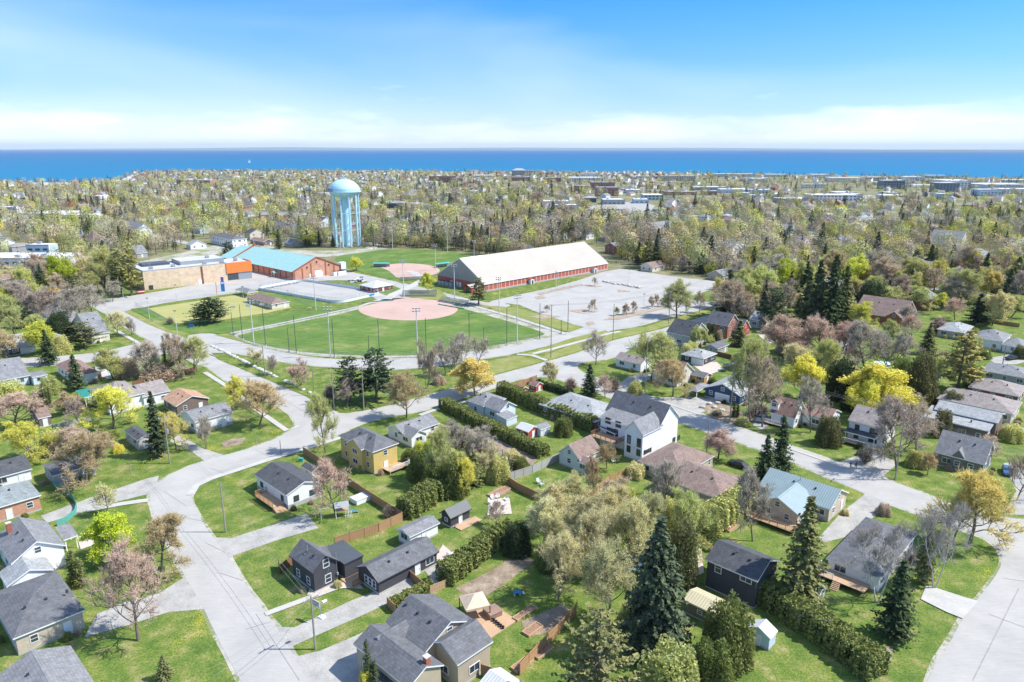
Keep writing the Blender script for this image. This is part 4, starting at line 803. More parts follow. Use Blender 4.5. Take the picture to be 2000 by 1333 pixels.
# rooftop chillers beside the arena door
for i in range(4):
    m_ = MB(); m_.box(-1.3, 1.3, -.9, .9, 0, 2.2, 'metal_grey'); m_.tube((0, 0, 2.2), (0, 0, 2.5), .7, .7, 'black_metal', 12); m_.bar((-1.3, -.95, 1.1), (1.3, -.95, 1.1), .05, .1, 'trim_dark')
    p_ = ar.location+aux*(-2.6)+auy*(aW-6.5-i*3.1)
    tag(m_.build('cooling_unit', None, p_, R(134)), 'grey cooling unit in the row outside the arena gable', 'cooling unit', 'cooling units outside the arena gable')
def arena_brick():
    h = 4.6; th = 47.5
    B0 = at(*px('e2', (628, 345)), h); A = at(*px('e2', (133, 215)), h); Cc = at(*px('e2', (1078, 283)), h)
    ux = Vector((math.cos(R(th)), math.sin(R(th)), 0)); uy = Vector((-ux.y, ux.x, 0)); Ln = (A-B0).dot(uy); Wd = (Cc-B0).dot(ux); rise = 6.6
    r = thing('curling_hall', 'orange brick arena hall with pale turquoise metal roof', 'arena', (B0.x, B0.y, 0), R(th))
    w = MB(); wall_block(w, .6, Wd-.6, .6, Ln-.3, h, rise, 'gable', 'y', 'brick_orange'); w.build('wall', r)
    rf = MB(); rf.slab(roof_polys(0, Wd, .3, Ln, h, rise, 'gable', 'y'), .3, 'metal_turq', 'brick_red'); ro = rf.build('roof', r)
    cp = MB()
    for s_, x_ in ((1, 0), (-1, Wd)): cp.bar((x_, .45, h+.15), (Wd/2, .45, h+rise+.2), .5, .35, 'brick_red')
    cp.bar((0, Ln, h+.15), (Wd/2, Ln, h+rise+.6), .5, .7, 'brick_red'); cp.bar((Wd, Ln, h+.15), (Wd/2, Ln, h+rise+.6), .5, .7, 'brick_red'); cp.build('parapet', ro)
    r2 = MB(); r2.slab(roof_polys(.6, Wd-.6, Ln+.2, Ln+17, h-.2, rise-.5, 'gable', 'y'), .3, 'metal_turq', 'brick_red'); r2.build('rear_roof', r); w2 = MB(); wall_block(w2, 1.2, Wd-1.2, Ln-.2, Ln+16.5, h-.2, rise-.5, 'gable', 'y', 'brick_orange'); w2.build('rear_wall', r)
    pl = MB().box(-.3, .3, -.25, .05, -.1, h-.1, 'brick_red').mesh('pilaster')
    for i in range(12): link('pilaster', pl, r, (.6, 2+(Ln-3)*i/11, 0), -math.pi/2)
    for fx, hh in ((.02, 4.4), (.18, 6), (.36, 8.2), (.66, 8.0), (.84, 5.8)):
        MB().box(-.3, .3, -.2, .05, 0, hh, 'brick_red').build('pilaster', r, (fx*Wd+.6, .6, 0))
    put_door(r, 'R', Wd*.52, .6, 4.2, 3.6, 'trim_white', nm='loading_door'); put_door(r, 'R', Wd*.36, .6, 1.2, 2.2, 'trim_white'); put_door(r, 'R', Wd*.6, .6, 1.0, 2.6, 'trim_white')
    for fx, z_ in ((.3, 6.2), (.5, 8.6), (.75, 6.2)):
        MB().tube((0, -.35, 0), (0, .05, 0), .45, .45, 'trim_dark', 10).build('wall_fan', r, (fx*Wd, .6, z_))
    n_ = MB(); n_.slab(roof_polys(-2.2, .6, -1.6, 1.6, 2.7, .8, 'gable', 'x'), .15, 'teal', 'trim_white'); n_.box(-2, -1.85, -1.4, -1.25, 0, 2.6, 'trim_white'); n_.box(-2, -1.85, 1.25, 1.4, 0, 2.6, 'trim_white'); n_.build('door_canopy', r, (0, Ln*.26, 0))
    MB().tube((0, 0, 0), (0, 0, 4), .25, .25, 'metal_grey').box(-.6, .6, -.6, .6, 0, 1.6, 'brick_red').build('chimney', ro, (Wd/2, Ln, h+rise))
    t_ = MB(); t_.box(-1.6, 1.6, -1.5, 1.5, 2.6, 6.4, 'trim_white'); t_.box(-1.3, 1.3, -1.2, 1.2, 0, 2.6, 'metal_grey'); t_.build('cooling_tower', r, (Wd+1.5, 1.2, 0))
    FOOT.append((B0.xy.to_3d()+ux*Wd/2+uy*(Ln/2+9), Wd/2+4, Ln/2+12, ux, uy))
    return r, ux, uy, Wd, Ln
mcol('metal_turq', (.36, .60, .56), 'metal')
cr_r, cux, cuy, cW, cL = arena_brick()
for dx, dy, sz in ((cW*.92, -3.4, 2.6), (cW*.8, -2.6, 1.4)):
    m_ = MB(); m_.box(-sz, sz, -1.2, 1.2, 0, 2.4, 'sd_box'.replace('sd_box', 'trim_white')); m_.slab(roof_polys(-sz-.05, sz+.05, -1.25, 1.25, 2.4, .06, 'flat', 'x'), .1, 'concrete', 'trim_white')
    tag(m_.build('storage_container', None, cr_r.location+cux*dx+cuy*dy, R(47.5)), 'white storage container %s outside the brick arena end wall' % ('with wide body' if sz > 2 else 'of the smaller size'), 'container')
def tan_hall():
    h = 9.0; B0 = at(*px('e6', (520, 612)), 0); Cc = at(*px('e6', (1830, 462)), 0); d = Cc-B0; th = math.degrees(math.atan2(d.y, d.x))
    ux = d.normalized(); uy = Vector((-ux.y, ux.x, 0)); Ln = d.length
    h = height_at(B0, px('e6', (510, 385))[1])
    r = thing('community_hall', 'flat-roofed tan brick hall with bright orange corner panel', 'hall', B0, R(th))
    x1 = Ln*.755
    w = MB(); w.box(0, x1, 0, 26, -.2, h, 'tan_brick'); w.box(x1, Ln, .15, 20, -.2, h-.4, 'tan_brick'); w.box(x1*.68, x1*.7, -.25, 0, -.1, h-.2, 'brick_dark'); w.build('wall', r)
    f = MB(); f.box(.3, x1-.3, .3, 25.7, h, h+.12, 'roof_gravel'); f.box(x1+.2, Ln-.3, .4, 19.7, h-.4, h-.28, 'roof_gravel')
    for (a, b_, c_, d_) in ((0, x1, 0, .35), (0, x1, 25.65, 26), (0, .35, .35, 25.65), (x1-.35, x1, .35, 25.65)): f.box(a, b_, c_, d_, h, h+.45, 'metal_grey')
    ro = f.build('roof', r)
    o = MB(); o.box(x1-.1, Ln+.2, -.45, .15, h*.44, h+.3, 'orange_panel'); o.box(Ln-.1, Ln+.2, .15, 12, h*.44, h+.3, 'orange_panel'); o.build('orange_panel', r)
    g = MB(); g.box(x1+.3, x1+(Ln-x1)*.45, .02, .15, .4, h*.4, 'glass'); g.build('glazing', r); MB().box(x1+(Ln-x1)*.45, Ln, .0, .15, 0, h*.42, 'metal_grey').build('shutter', r)
    put_door(r, 'R', x1*.93, 0, 1.6, 2.6, 'purple'); put_door(r, 'R', x1*.655, 0, 1.6, 2.4, 'trim_white'); put_door(r, 'R', 3, 0, 2.2, 2.4, 'trim_dark')
    p = MB(); p.box(x1*.5, x1*1.05, 9, 25, h, h+2.0, 'metal_grey'); p.box(x1*.5+.4, x1*1.05-.4, 9.4, 24.6, h+2, h+2.05, 'roof_gravel'); p.box(x1*.1, x1*.42, 16, 25, h+.1, h+1.3, 'metal_dark'); p.build('roof_storey', ro)
    u_ = MB().box(-.9, .9, -.6, .6, .15, 1.3, 'metal_grey').box(-1, 1, -.7, .7, 0, .2, 'trim_dark').mesh('air_handler')
    for fx, y_ in ((.1, 6), (.3, 7), (.58, 5), (.74, 4), (.9, 8), (.66, 14)): link('air_handler', u_, ro, (Ln*fx, y_, h+(.1 if fx != .66 else 2.05)))
    FOOT.append((B0+ux*Ln/2+uy*13, Ln/2+2, 15, ux, uy))
    return r, ux, uy, Ln
mcol('tan_brick', (.62, .48, .33), 'brick', .03); M('orange_panel', (.85, .22, .05), .5, .06, .4); ground_mat('roof_gravel', [(.3, (.42, .43, .44)), (.6, (.52, .52, .52)), (.8, (.6, .6, .58))], .15, 3, .1)
hall, hux, huy, hL = tan_hall()
def water_tower():
    b = at(679, 481); r = thing('water_tower', 'tall light blue water tower with dome tank on many columns', 'water tower', b)
    t = MB(); t.lathe([(0, 48.6), (1.5, 48.55), (4, 48.1), (6.5, 47.1), (8.6, 45.6), (10.1, 43.9), (10.9, 42.3), (11.1, 41.4), (11.1, 39.6), (10.7, 38.9), (9.8, 38.0), (7.5, 36.3), (4.5, 35.2), (2.8, 34.8), (0, 34.8)], 'tower_blue', 40); to = t.build('tank', r, smooth=True)
    MB().lathe([(11.12, 39.9), (11.9, 39.9), (11.9, 39.6), (11.12, 39.6)], 'tower_blue', 40).build('balcony', to)
    rl = MB()
    for k in range(40):
        a, a2 = 2*math.pi*k/40, 2*math.pi*(k+1)/40; rl.bar((11.85*math.cos(a), 11.85*math.sin(a), 40.9), (11.85*math.cos(a2), 11.85*math.sin(a2), 40.9), .07, .07, 'tower_blue'); rl.tube((11.85*math.cos(a), 11.85*math.sin(a), 39.9), (11.85*math.cos(a), 11.85*math.sin(a), 40.9), .05, .05, 'tower_blue', 4)
    rl.build('balcony_railing', to)
    c = MB(); c.lathe([(2.5, 0), (2.5, 1), (2.2, 3), (2.2, 35.5)], 'tower_blue', 20); c.build('riser_pipe', r, smooth=True)
    cm = MB(); cm.tube((0, 0, 0), (0, 0, 37.6), .55, .5, 'tower_blue', 10); cm.box(-.9, .9, -.9, .9, 0, .6, 'concrete'); cmm = cm.mesh('column'); br = MB()
    ang = [2*math.pi*(k+.3)/10 for k in range(10)]
    for a in ang: link('column', cmm, r, (9.6*math.cos(a), 9.6*math.sin(a), 0))
    for k in range(10):
        a, a2 = ang[k], ang[(k+1) % 10]; p = lambda q, z: (9.6*math.cos(q), 9.6*math.sin(q), z)
        for z0, z1 in ((1, 12.5), (12.5, 24.5), (24.5, 36)):
            br.tube(p(a, z0), p(a2, z1), .07, .07, 'tower_blue', 4, False); br.tube(p(a2, z0), p(a, z1), .07, .07, 'tower_blue', 4, False)
        for z0 in (12.5, 24.5): br.tube(p(a, z0), p(a2, z0), .16, .16, 'tower_blue', 5, False); br.tube(p(a, z0), (2*math.cos(a), 2*math.sin(a), z0), .05, .05, 'tower_blue', 4, False)
    br.build('bracing', r)
    ld = MB()
    for s_ in (-.25, .25): ld.tube((2.7, s_-1, 1), (2.7, s_-1, 35), .05, .05, 'tower_blue', 4)
    ld.build('ladder', r)
    MB().box(-1.6, 1.6, -1.6, 1.6, 48.3, 49.2, 'tower_blue').tube((0, 0, 51), (0, 0, 54.5), .06, .04, 'metal_grey').build('hatch', to)
    # lettering round the tank: the letters in sight read WOOD
    G = {'W': [((0, 1), (.25, 0)), ((.25, 0), (.5, .7)), ((.5, .7), (.75, 0)), ((.75, 0), (1, 1))], 'O': [((.2, 0), (.8, 0)), ((.8, 0), (1, .25)), ((1, .25), (1, .75)), ((1, .75), (.8, 1)), ((.8, 1), (.2, 1)), ((.2, 1), (0, .75)), ((0, .75), (0, .25)), ((0, .25), (.2, 0))], 'D': [((0, 0), (0, 1)), ((0, 1), (.6, 1)), ((.6, 1), (1, .65)), ((1, .65), (1, .35)), ((1, .35), (.6, 0)), ((.6, 0), (0, 0))]}
    le = MB()
    for i, ch in enumerate('WOOD'):
        a0 = R(180+22+i*9.5)
        for (p, q) in G[ch]:
            P = [((11.16-.14*v)*math.cos(a0+u*R(6.8)), (11.16-.14*v)*math.sin(a0+u*R(6.8)), 40.1+v*1.9) for u, v in (p, q)]; le.bar(P[0], P[1], .42, .1, 'letter_blue')
    le.build('lettering', to)
    hb = MB().box(-2.5, 2.5, -2, 2, 0, 2.8, 'trim_white').slab(roof_polys(-2.8, 2.8, -2.3, 2.3, 2.8, .9, 'gable', 'x'), .15, 'shingle_light', 'trim_white'); tag(hb.build('pump_house', None, at(690, 478)+Vector((0, 14, 0)), .3), 'small white pump house behind the water tower legs', 'pump house')
M('tower_blue', (.46, .70, .78), .5, .06, .3); M('letter_blue', (.02, .12, .3), .5)
water_tower(); FOOT.append((at(679, 481), 16, 16, Vector((1, 0, 0)), Vector((0, 1, 0))))
def park_building(nm, label, crop, A, B, C_, h, rise, roof, wall, typ='hip', open_=False, ax='y'):
    house(nm, crop, label, 'pavilion', wall, roof, [(A, B, C_, h, rise, typ, ax, {'open': 1} if open_ else {})], name='pavilion', vents=0)
park_building('pav1', 'dark red washroom pavilion with pale pyramid roof beside the outdoor rink', 'e2', (1262, 458), (1375, 490), (1562, 458), 2.8, 2.4, 'metal_white', 'brick_dark')
park_building('pav2', 'cream clubhouse with brown hipped roof beside the bowling green', 'e2', (262, 560), (430, 642), (572, 605), 2.6, 1.9, 'shingle_mauve', 'siding_cream')
park_building('pav3', 'open picnic shelter with blue-grey roof beside the bowling green', 'e2', (108, 500), (205, 535), (302, 520), 2.6, 1.2, 'shingle_grey', 'siding_grey', open_=True)
def rink():
    P = [at(*px('e2', p)) for p in ((395, 482), (925, 668), (1395, 560), (790, 410))]
    c = sum(P, Vector())/4; ux = ((P[2]-P[1])+(P[3]-P[0])).normalized(); uy = Vector((-ux.y, ux.x, 0)); a = ((P[2]-P[1]).length+(P[3]-P[0]).length)/4; b_ = abs(((P[0]-P[1])+(P[3]-P[2])).dot(uy))/4
    rr = min(a, b_)*.42; pts = []
    for cx, cy, s in ((a-rr, -b_+rr, -90), (a-rr, b_-rr, 0), (-a+rr, b_-rr, 90), (-a+rr, -b_+rr, 180)):
        for k in range(9): t = R(s+k*90/8); pts.append((cx+rr*math.cos(t), cy+rr*math.sin(t)))
    r = thing('outdoor_rink', 'oval outdoor rink with white boards and mesh fence', 'rink', c, math.atan2(ux.y, ux.x))
    s = MB(); s.face([(p[0], p[1], .16) for p in pts], 'asphalt'); s.build('slab', r)
    w = MB(); f = MB()
    for i in range(len(pts)):
        p, q = pts[i], pts[(i+1) % len(pts)]; n_ = max(1, int(math.dist(p, q)/2.4))
        w.bar((p[0], p[1], .6), (q[0], q[1], .6), .16, 1.2, 'rink_white'); w.bar((p[0], p[1], 1.22), (q[0], q[1], 1.22), .24, .08, 'rink_blue')
        f.bar((p[0], p[1], 2.6), (q[0], q[1], 2.6), .06, .06, 'metal_grey')
        for k in range(n_): t = k/n_; x_, y_ = p[0]+(q[0]-p[0])*t, p[1]+(q[1]-p[1])*t; f.tube((x_, y_, 1.2), (x_, y_, 2.6), .04, .04, 'metal_grey', 4)
        for z_ in (1.55, 1.9, 2.25): f.bar((p[0], p[1], z_), (q[0], q[1], z_), .02, .02, 'metal_grey')
    w.build('boards', r); f.build('mesh_fence', r)
    MB().box(-1.8, 1.8, -.12, -.09, .3, 1.15, 'blue_paint').build('advert_panel', r, (a*.45, -b_-.02, 0))
    FOOT.append((c, a+3, b_+3, ux, uy)); return r, c, ux, uy, a, b_
M('rink_white', (.74, .76, .78), .5); M('rink_blue', (.25, .4, .55), .5)
rk, rc_, rux, ruy, ra, rb = rink()
for i in range(9):
    t = -0.7+1.4*i/8; p = rc_+rux*(ra*t)+ruy*(rb-3.2-(i % 2)*.8)
    m_ = MB(); m_.box(-1.6, 1.6, -.2, .2, .72, .78, 'metal_grey'); m_.box(-1.6, 1.6, -.75, -.5, .42, .46, 'metal_grey'); m_.box(-1.6, 1.6, .5, .75, .42, .46, 'metal_grey')
    for x_ in (-1.2, 1.2): m_.bar((x_, -.65, .16), (x_, .2, .75), .05, .05, 'black_metal'); m_.bar((x_, .65, .16), (x_, -.2, .75), .05, .05, 'black_metal')
    tag(m_.build('stored_bench', None, p, math.atan2(rux.y, rux.x)+rng.uniform(-.2, .2)), 'grey bench table stored along the far side of the rink', 'bench', 'bench tables stored on the rink')
# ------------------------------------------------------------ vegetation prototypes
def quads(C, U, V):
    n = len(C); v = np.empty((n, 4, 3)); v[:, 0] = C-U-V; v[:, 1] = C+U-V; v[:, 2] = C+U+V; v[:, 3] = C-U+V; return v.reshape(-1, 3)
def rvec(n, g=rng):
    a = g.normal(size=(n, 3)); return a/np.linalg.norm(a, axis=1)[:, None]
def leaf_quads(C, s, up=.35, g=rng):
    n = len(C); a = rvec(n, g); a[:, 2] *= (1-up); a /= np.linalg.norm(a, axis=1)[:, None]
    b_ = np.cross(a, rvec(n, g)); b_ /= np.linalg.norm(b_, axis=1)[:, None]
    s = np.asarray(s)*g.uniform(.6, 1.3, n); return quads(C, a*s[:, None], b_*s[:, None]*.62)
def seg_prisms(P0, P1, r0, r1, k=3):
    d = P1-P0; ln = np.linalg.norm(d, axis=1)[:, None]; d = d/np.maximum(ln, 1e-6)
    a = np.cross(d, np.where(np.abs(d[:, 2:3]) < .9, [[0, 0, 1.0]], [[1.0, 0, 0]])); a /= np.linalg.norm(a, axis=1)[:, None]; b_ = np.cross(d, a)
    n = len(P0); v = np.empty((n, 2*k, 3))
    for i in range(k):
        t = 2*math.pi*i/k; o = a*math.cos(t)+b_*math.sin(t); v[:, i] = P0+o*r0[:, None]; v[:, k+i] = P1+o*r1[:, None]
    f = []
    for i in range(k): f.append([i, (i+1) % k, k+(i+1) % k, k+i])
    F_ = (np.array(f)[None]+(np.arange(n)*2*k)[:, None, None]).reshape(-1, 4); return v.reshape(-1, 3), F_
def np_mesh(name, parts, smooth=False):
    """parts: (verts, quads, material, v-colour array per vertex or scalar)"""
    VV, FF, MI, CC, mats, off = [], [], [], [], [], 0
    for v, f, m, c in parts:
        if f is None: f = np.arange(len(v)).reshape(-1, 4)
        if m not in mats: mats.append(m)
        VV.append(v); FF.append(f+off); MI.append(np.full(len(f), mats.index(m))); off += len(v)
        c = np.asarray(c, float)
        if c.ndim == 0: c = np.full((len(v), 3), float(c))
        elif c.ndim == 1 and len(c) != len(v) : c = np.tile(c, (len(v), 1))
        elif c.ndim == 1: c = np.repeat(c[:, None], 3, 1)
        CC.append(c)
    v = np.concatenate(VV); f = np.concatenate(FF); mi = np.concatenate(MI); c = np.concatenate(CC)
    me = bpy.data.meshes.new(name); me.vertices.add(len(v)); me.vertices.foreach_set('co', v.astype(np.float32).ravel())
    me.loops.add(f.size); me.loops.foreach_set('vertex_index', f.astype(np.int32).ravel()); me.polygons.add(len(f))
    me.polygons.foreach_set('loop_start', (np.arange(len(f))*4).astype(np.int32)); me.polygons.foreach_set('material_index', mi.astype(np.int32))
    for m in mats: me.materials.append(MATS[m])
    a = me.attributes.new('v', 'FLOAT_COLOR', 'POINT'); a.data.foreach_set('color', np.concatenate([c, np.ones((len(c), 1))], 1).astype(np.float32).ravel())
    if smooth: me.polygons.foreach_set('use_smooth', [True]*len(f))
    me.update(); me.validate(); return me
def vshade(n, lo=.7, hi=1.3, g=rng): return np.repeat(g.uniform(lo, hi, n), 4)
def grow_tree(seed, width=.5, trunk=.22, levels=4, n1=9, kids=(6, 6, 5), up=.55, multi=1, spread=1.0):
    """skeleton of a tree 10 high: returns segments (p0,p1,r0,r1,level) and twig points"""
    g = np.random.default_rng(seed); segs = []; tips = []
    def branch(p, d, ln, r, lev):
        ns = 3 if lev < 3 else 2; pts = [p]; q = p.copy(); dd = d.copy()
        for i in range(ns):
            dd = dd+g.normal(size=3)*.16+np.array([0, 0, .10 if lev else .02]); dd /= np.linalg.norm(dd)
            nq = q+dd*ln/ns; segs.append((q, nq, r*(1-.7*i/ns), r*(1-.7*(i+1)/ns), lev)); q = nq; pts.append(q)
        if lev >= levels-1:
            for i in range(1, len(pts)): tips.append((pts[i], dd))
            return
        nk = kids[min(lev, len(kids)-1)] if lev else n1
        for k in range(nk):
            t = g.uniform(.35, 1.0) if lev else trunk+(1-trunk)*(k+g.uniform(0, .8))/nk
            i = min(ns-1, int(t*ns)); b_ = pts[i]+(pts[i+1]-pts[i])*(t*ns-i)
            az = g.uniform(0, 2*math.pi) if lev else k*2.4+g.uniform(-.4, .4)
            a = np.cross(dd, [0.3, .2, 1]); a /= np.linalg.norm(a); c = np.cross(dd, a); side = a*math.cos(az)+c*math.sin(az)
            if lev == 0:
                el = R(12)+t*R(50); side = np.array([math.cos(az), math.sin(az), 0]); nd = side*math.cos(el)*spread+np.array([0, 0, math.sin(el)]); nl = 10*width*(1.15-.62*t)*g.uniform(.8, 1.15)*.72
            else:
                an = g.uniform(.45, .95); nd = dd*math.cos(an)+side*math.sin(an)+np.array([0, 0, .12*up]); nl = ln*g.uniform(.45, .7)
            nd /= np.linalg.norm(nd); branch(b_, nd, nl, max(.018, r*(.5 if lev else .42)), lev+1)
    for m_ in range(multi):
        d0 = np.array([g.normal()*.03, g.normal()*.03, 1.0]) if multi == 1 else np.array([.33*math.cos(m_*2.4), .33*math.sin(m_*2.4), 1])
        branch(np.array([0, 0, -.15])+(np.array([d0[0], d0[1], 0])*.5 if multi > 1 else 0), d0/np.linalg.norm(d0), 8.0 if multi == 1 else 7.2, .2 if multi == 1 else .13, 0)
    return segs, tips
def tree_proto(seed, leaves=0, leaf=.1, spreadr=.3, twigs=0, bark='bark', mn=0, **kw):
    segs, tips = grow_tree(seed, **kw); g = np.random.default_rng(seed+99)
    P0 = np.array([s[0] for s in segs]); P1 = np.array([s[1] for s in segs]); r0 = np.array([s[2] for s in segs]); r1 = np.array([s[3] for s in segs]); lv = np.array([s[4] for s in segs])
    big = lv <= 1; v, f = seg_prisms(P0[big], P1[big], r0[big], r1[big], 6); tm = np_mesh('trunk', [(v, f, bark, 1.0)], True)
    parts = []; sm = ~big; v, f = seg_prisms(P0[sm], P1[sm], np.maximum(r0[sm]*1.35, .034), np.maximum(r1[sm]*1.35, .024), 3); bcol = np.array([1, 1, 1.0])
    parts.append((v, f, 'limb_'+bark, 1.0))
    T = np.array([t[0] for t in tips]); D = np.array([t[1] for t in tips])
    if twigs:
        i = g.integers(0, len(T), twigs); d = D[i]*.6+rvec(twigs, g)*.8+np.array([0, 0, .15]); d /= np.linalg.norm(d, axis=1)[:, None]; p = T[i]+rvec(twigs, g)*.05
        v, f = seg_prisms(p, p+d*g.uniform(.35, .85, twigs)[:, None], np.full(twigs, .02), np.full(twigs, .009), 3); parts.append((v, f, 'twig', np.repeat(g.uniform(.7, 1.2, twigs), 6)))
    if leaves:
        i = g.integers(0, len(T), leaves); C = T[i]+rvec(leaves, g)*(g.uniform(0, 1, leaves)**.5*spreadr)[:, None]
        parts.append((leaf_quads(C, leaf, g=g), None, 'leaf', vshade(leaves, .65, 1.3, g)))
    cm = np_mesh('crown', parts)
    ext = np.abs(T[:, :2]).max() if False else np.percentile(np.linalg.norm(T[:, :2], axis=1), 96)
    return tm, cm, ext*2, T[:, 2].max()
M('limb_bark', (.2, .17, .14), .95, .2, 2); M('limb_bark_pale', (.5, .47, .42), .95, .2, 2)
def conifer_proto(seed, kind='spruce'):
    g = np.random.default_rng(seed); Cs, Us, Vs = [], [], []; P0, P1, r0, r1 = [], [], [], []
    P = {'spruce': (2.0, 36, 12, .72, -.18, .25, .8, 1.1), 'blue': (2.7, 46, 20, .62, -.12, .25, .3, 1.3), 'pine': (2.6, 18, 11, .45, .12, .4, 1.8, 1.1), 'round': (4.6, 17, 18, .35, .1, .4, 1.6, 1.0), 'cedar': (1.0, 34, 14, .4, .5, .2, .15, .9), 'scots': (3.4, 15, 13, .42, .2, .4, 1.7, 1.0)}[kind]
    Rm, nl, nb, pw, droop, qs, z0, wid = P
    for i in range(nl):
        t = (i+.3)/nl; z_ = z0+(9.8-z0)*t; rad = Rm*(1-t)**pw*(.75+.25*min(1, t*6+.3)) if kind != 'round' else Rm*math.sqrt(max(.02, 1-(t*1.0)**2))*(.7+.3*min(1, t*4))
        for k in range(max(4, int(nb*(1-.5*t)))):
            az = g.uniform(0, 6.283); ln = rad*g.uniform(.55, 1.12)
            if kind in ('pine', 'scots') and g.random() < .15: ln *= 1.3
            m_ = max(2, int(ln/(.17 if kind != 'pine' else .2))); s = (np.arange(m_)+.7)/m_
            if kind in ('pine', 'scots', 'round'): s = s[s > .35]
            m_ = len(s)
            dz = droop*ln*s+(.10*ln*s**2 if kind == 'spruce' else 0)+.05*g.normal(size=m_)
            x_ = np.cos(az)*ln*s; y_ = np.sin(az)*ln*s
            c = np.stack([x_+g.normal(size=m_)*.06, y_+g.normal(size=m_)*.06, z_+dz+g.uniform(-.1, .1)], 1)
            side = np.array([-math.sin(az), math.cos(az), 0]); wdt = (qs*(1.05-s*.55)*wid)[:, None]*g.uniform(.7, 1.3, (m_, 1))
            ld = np.array([math.cos(az), math.sin(az), droop]); tilt = g.normal(size=(m_, 3))*.35
            Cs.append(c); Us.append((side+tilt)*wdt*.5); Vs.append((ld+g.normal(size=(m_, 3))*.3+np.array([0, 0, -.25]))*wdt*.5)
            # hanging or upright second spray
            Cs.append(c+np.array([0, 0, -.08])); Us.append((side+g.normal(size=(m_, 3))*.5)*wdt*.42); Vs.append((np.array([0, 0, 1.0])+g.normal(size=(m_, 3))*.4)*wdt*.38)
            if k % 2 == 0: P0.append([0, 0, z_]); P1.append([np.cos(az)*ln*.8, np.sin(az)*ln*.8, z_+droop*ln*.8]); r0.append(.04); r1.append(.012)
    # ragged leader
    C = np.concatenate(Cs); U = np.concatenate(Us); V = np.concatenate(Vs); n = len(C)
    rr = np.linalg.norm(C[:, :2], axis=1); sh_ = np.repeat(g.uniform(.6, 1.35, n), 4)
    v0 = quads(C, U, V)
    v1, f1 = seg_prisms(np.array(P0), np.array(P1), np.array(r0), np.array(r1), 3)
    crown = np_mesh('crown', [(v0, None, 'needle', sh_), (v1, f1, 'limb_bark', 1.0)])
    tz = np.linspace(-.1, 9.7, 8); p0 = np.stack([np.zeros(7), np.zeros(7), tz[:-1]], 1); p1 = np.stack([np.zeros(7), np.zeros(7), tz[1:]], 1); rad = .2*(1-tz/10.2)
    v, f = seg_prisms(p0, p1, rad[:-1], rad[1:], 7); trunk = np_mesh('trunk', [(v, f, 'bark', 1.0)], True)
    return trunk, crown, Rm*2*.8, 9.8
def bush_proto(seed, n=6500, bare=False):
    g = np.random.default_rng(seed); d = rvec(n, g); d[:, 2] = np.abs(d[:, 2]); r_l = g.uniform(.55, 1.0, n)**.6*(1+.18*np.sin(d[:, 0]*5+seed)*np.cos(d[:, 1]*6))
    C = d*r_l[:, None]*np.array([5, 5, 9.0]); v = leaf_quads(C, .2 if not bare else .13, .2, g)
    k = 60 if not bare else 500; dd = rvec(k, g); dd[:, 2] = np.abs(dd[:, 2])+.3; dd /= np.linalg.norm(dd, axis=1)[:, None]; p1 = dd*np.array([4.6, 4.6, 8.6])*g.uniform(.7, 1, (k, 1)); v1, f1 = seg_prisms(p1*.02, p1, np.full(k, .1), np.full(k, .03), 3)
    tm = np_mesh('trunk', [(v1, f1, 'limb_bark', 1.0)]); cm = np_mesh('crown', [(v, None, 'leaf', vshade(n, .6, 1.3, g))]); return tm, cm, 10.0, 9.0
PR = {
 'bare': [tree_proto(1, 0, twigs=5200, n1=13, kids=(7, 6), width=.55), tree_proto(2, 500, .07, twigs=5400, n1=13, kids=(7, 6), width=.52, multi=1, up=.9), tree_proto(3, 0, twigs=5200, n1=8, kids=(6, 6), multi=3, width=.44)],
 'birch': [tree_proto(4, 0, twigs=3200, n1=11, kids=(5, 5), width=.5, bark='bark_pale'), tree_proto(5, 0, twigs=3000, n1=6, kids=(5, 5), multi=2, width=.5, bark='bark_pale')],
 'bud': [tree_proto(6, 7000, .065, .5, twigs=6500, n1=14, kids=(7, 6), width=.55), tree_proto(7, 7400, .065, .5, twigs=6000, n1=13, kids=(7, 6), width=.5), tree_proto(8, 7000, .065, .5, twigs=6500, n1=8, kids=(6, 6), multi=3, width=.46)],
 'full': [tree_proto(9, 21000, .105, .6, twigs=900, n1=15, kids=(7, 6), width=.55, spread=1.1), tree_proto(10, 21000, .105, .6, twigs=900, n1=15, kids=(7, 6), width=.5), tree_proto(11, 20000, .105, .6, twigs=900, n1=14, kids=(7, 6), width=.6)],
 'spruce': [conifer_proto(20), conifer_proto(21), conifer_proto(22)], 'blue': [conifer_proto(23, 'blue')], 'pine': [conifer_proto(24, 'pine'), conifer_proto(25, 'pine')], 'round': [conifer_proto(26, 'round')],
 'cedar': [conifer_proto(27, 'cedar'), conifer_proto(28, 'cedar')], 'scots': [conifer_proto(29, 'scots')], 'bush': [bush_proto(30), bush_proto(31)], 'shrub': [bush_proto(32, 1200, True)]}
TINT = {'lime': (.60, .66, .08), 'gold': (.76, .65, .22), 'yellow': (.80, .77, .15), 'orange': (.64, .49, .27), 'pink': (.68, .49, .38), 'mauve': (.54, .44, .36), 'olive': (.62, .62, .24), 'green': (.3, .4, .1), 'pale': (.76, .69, .36), 'grey': (.56, .50, .40), 'brown': (.62, .50, .35), 'white': (.5, .45, .4),
        'dark': (.085, .115, .06), 'darkgreen': (.10, .135, .06), 'bluegreen': (.125, .155, .085), 'olivegreen': (.22, .225, .09), 'goldpine': (.42, .40, .13), 'hedge': (.25, .28, .09), 'cedarg': (.17, .2, .07)}
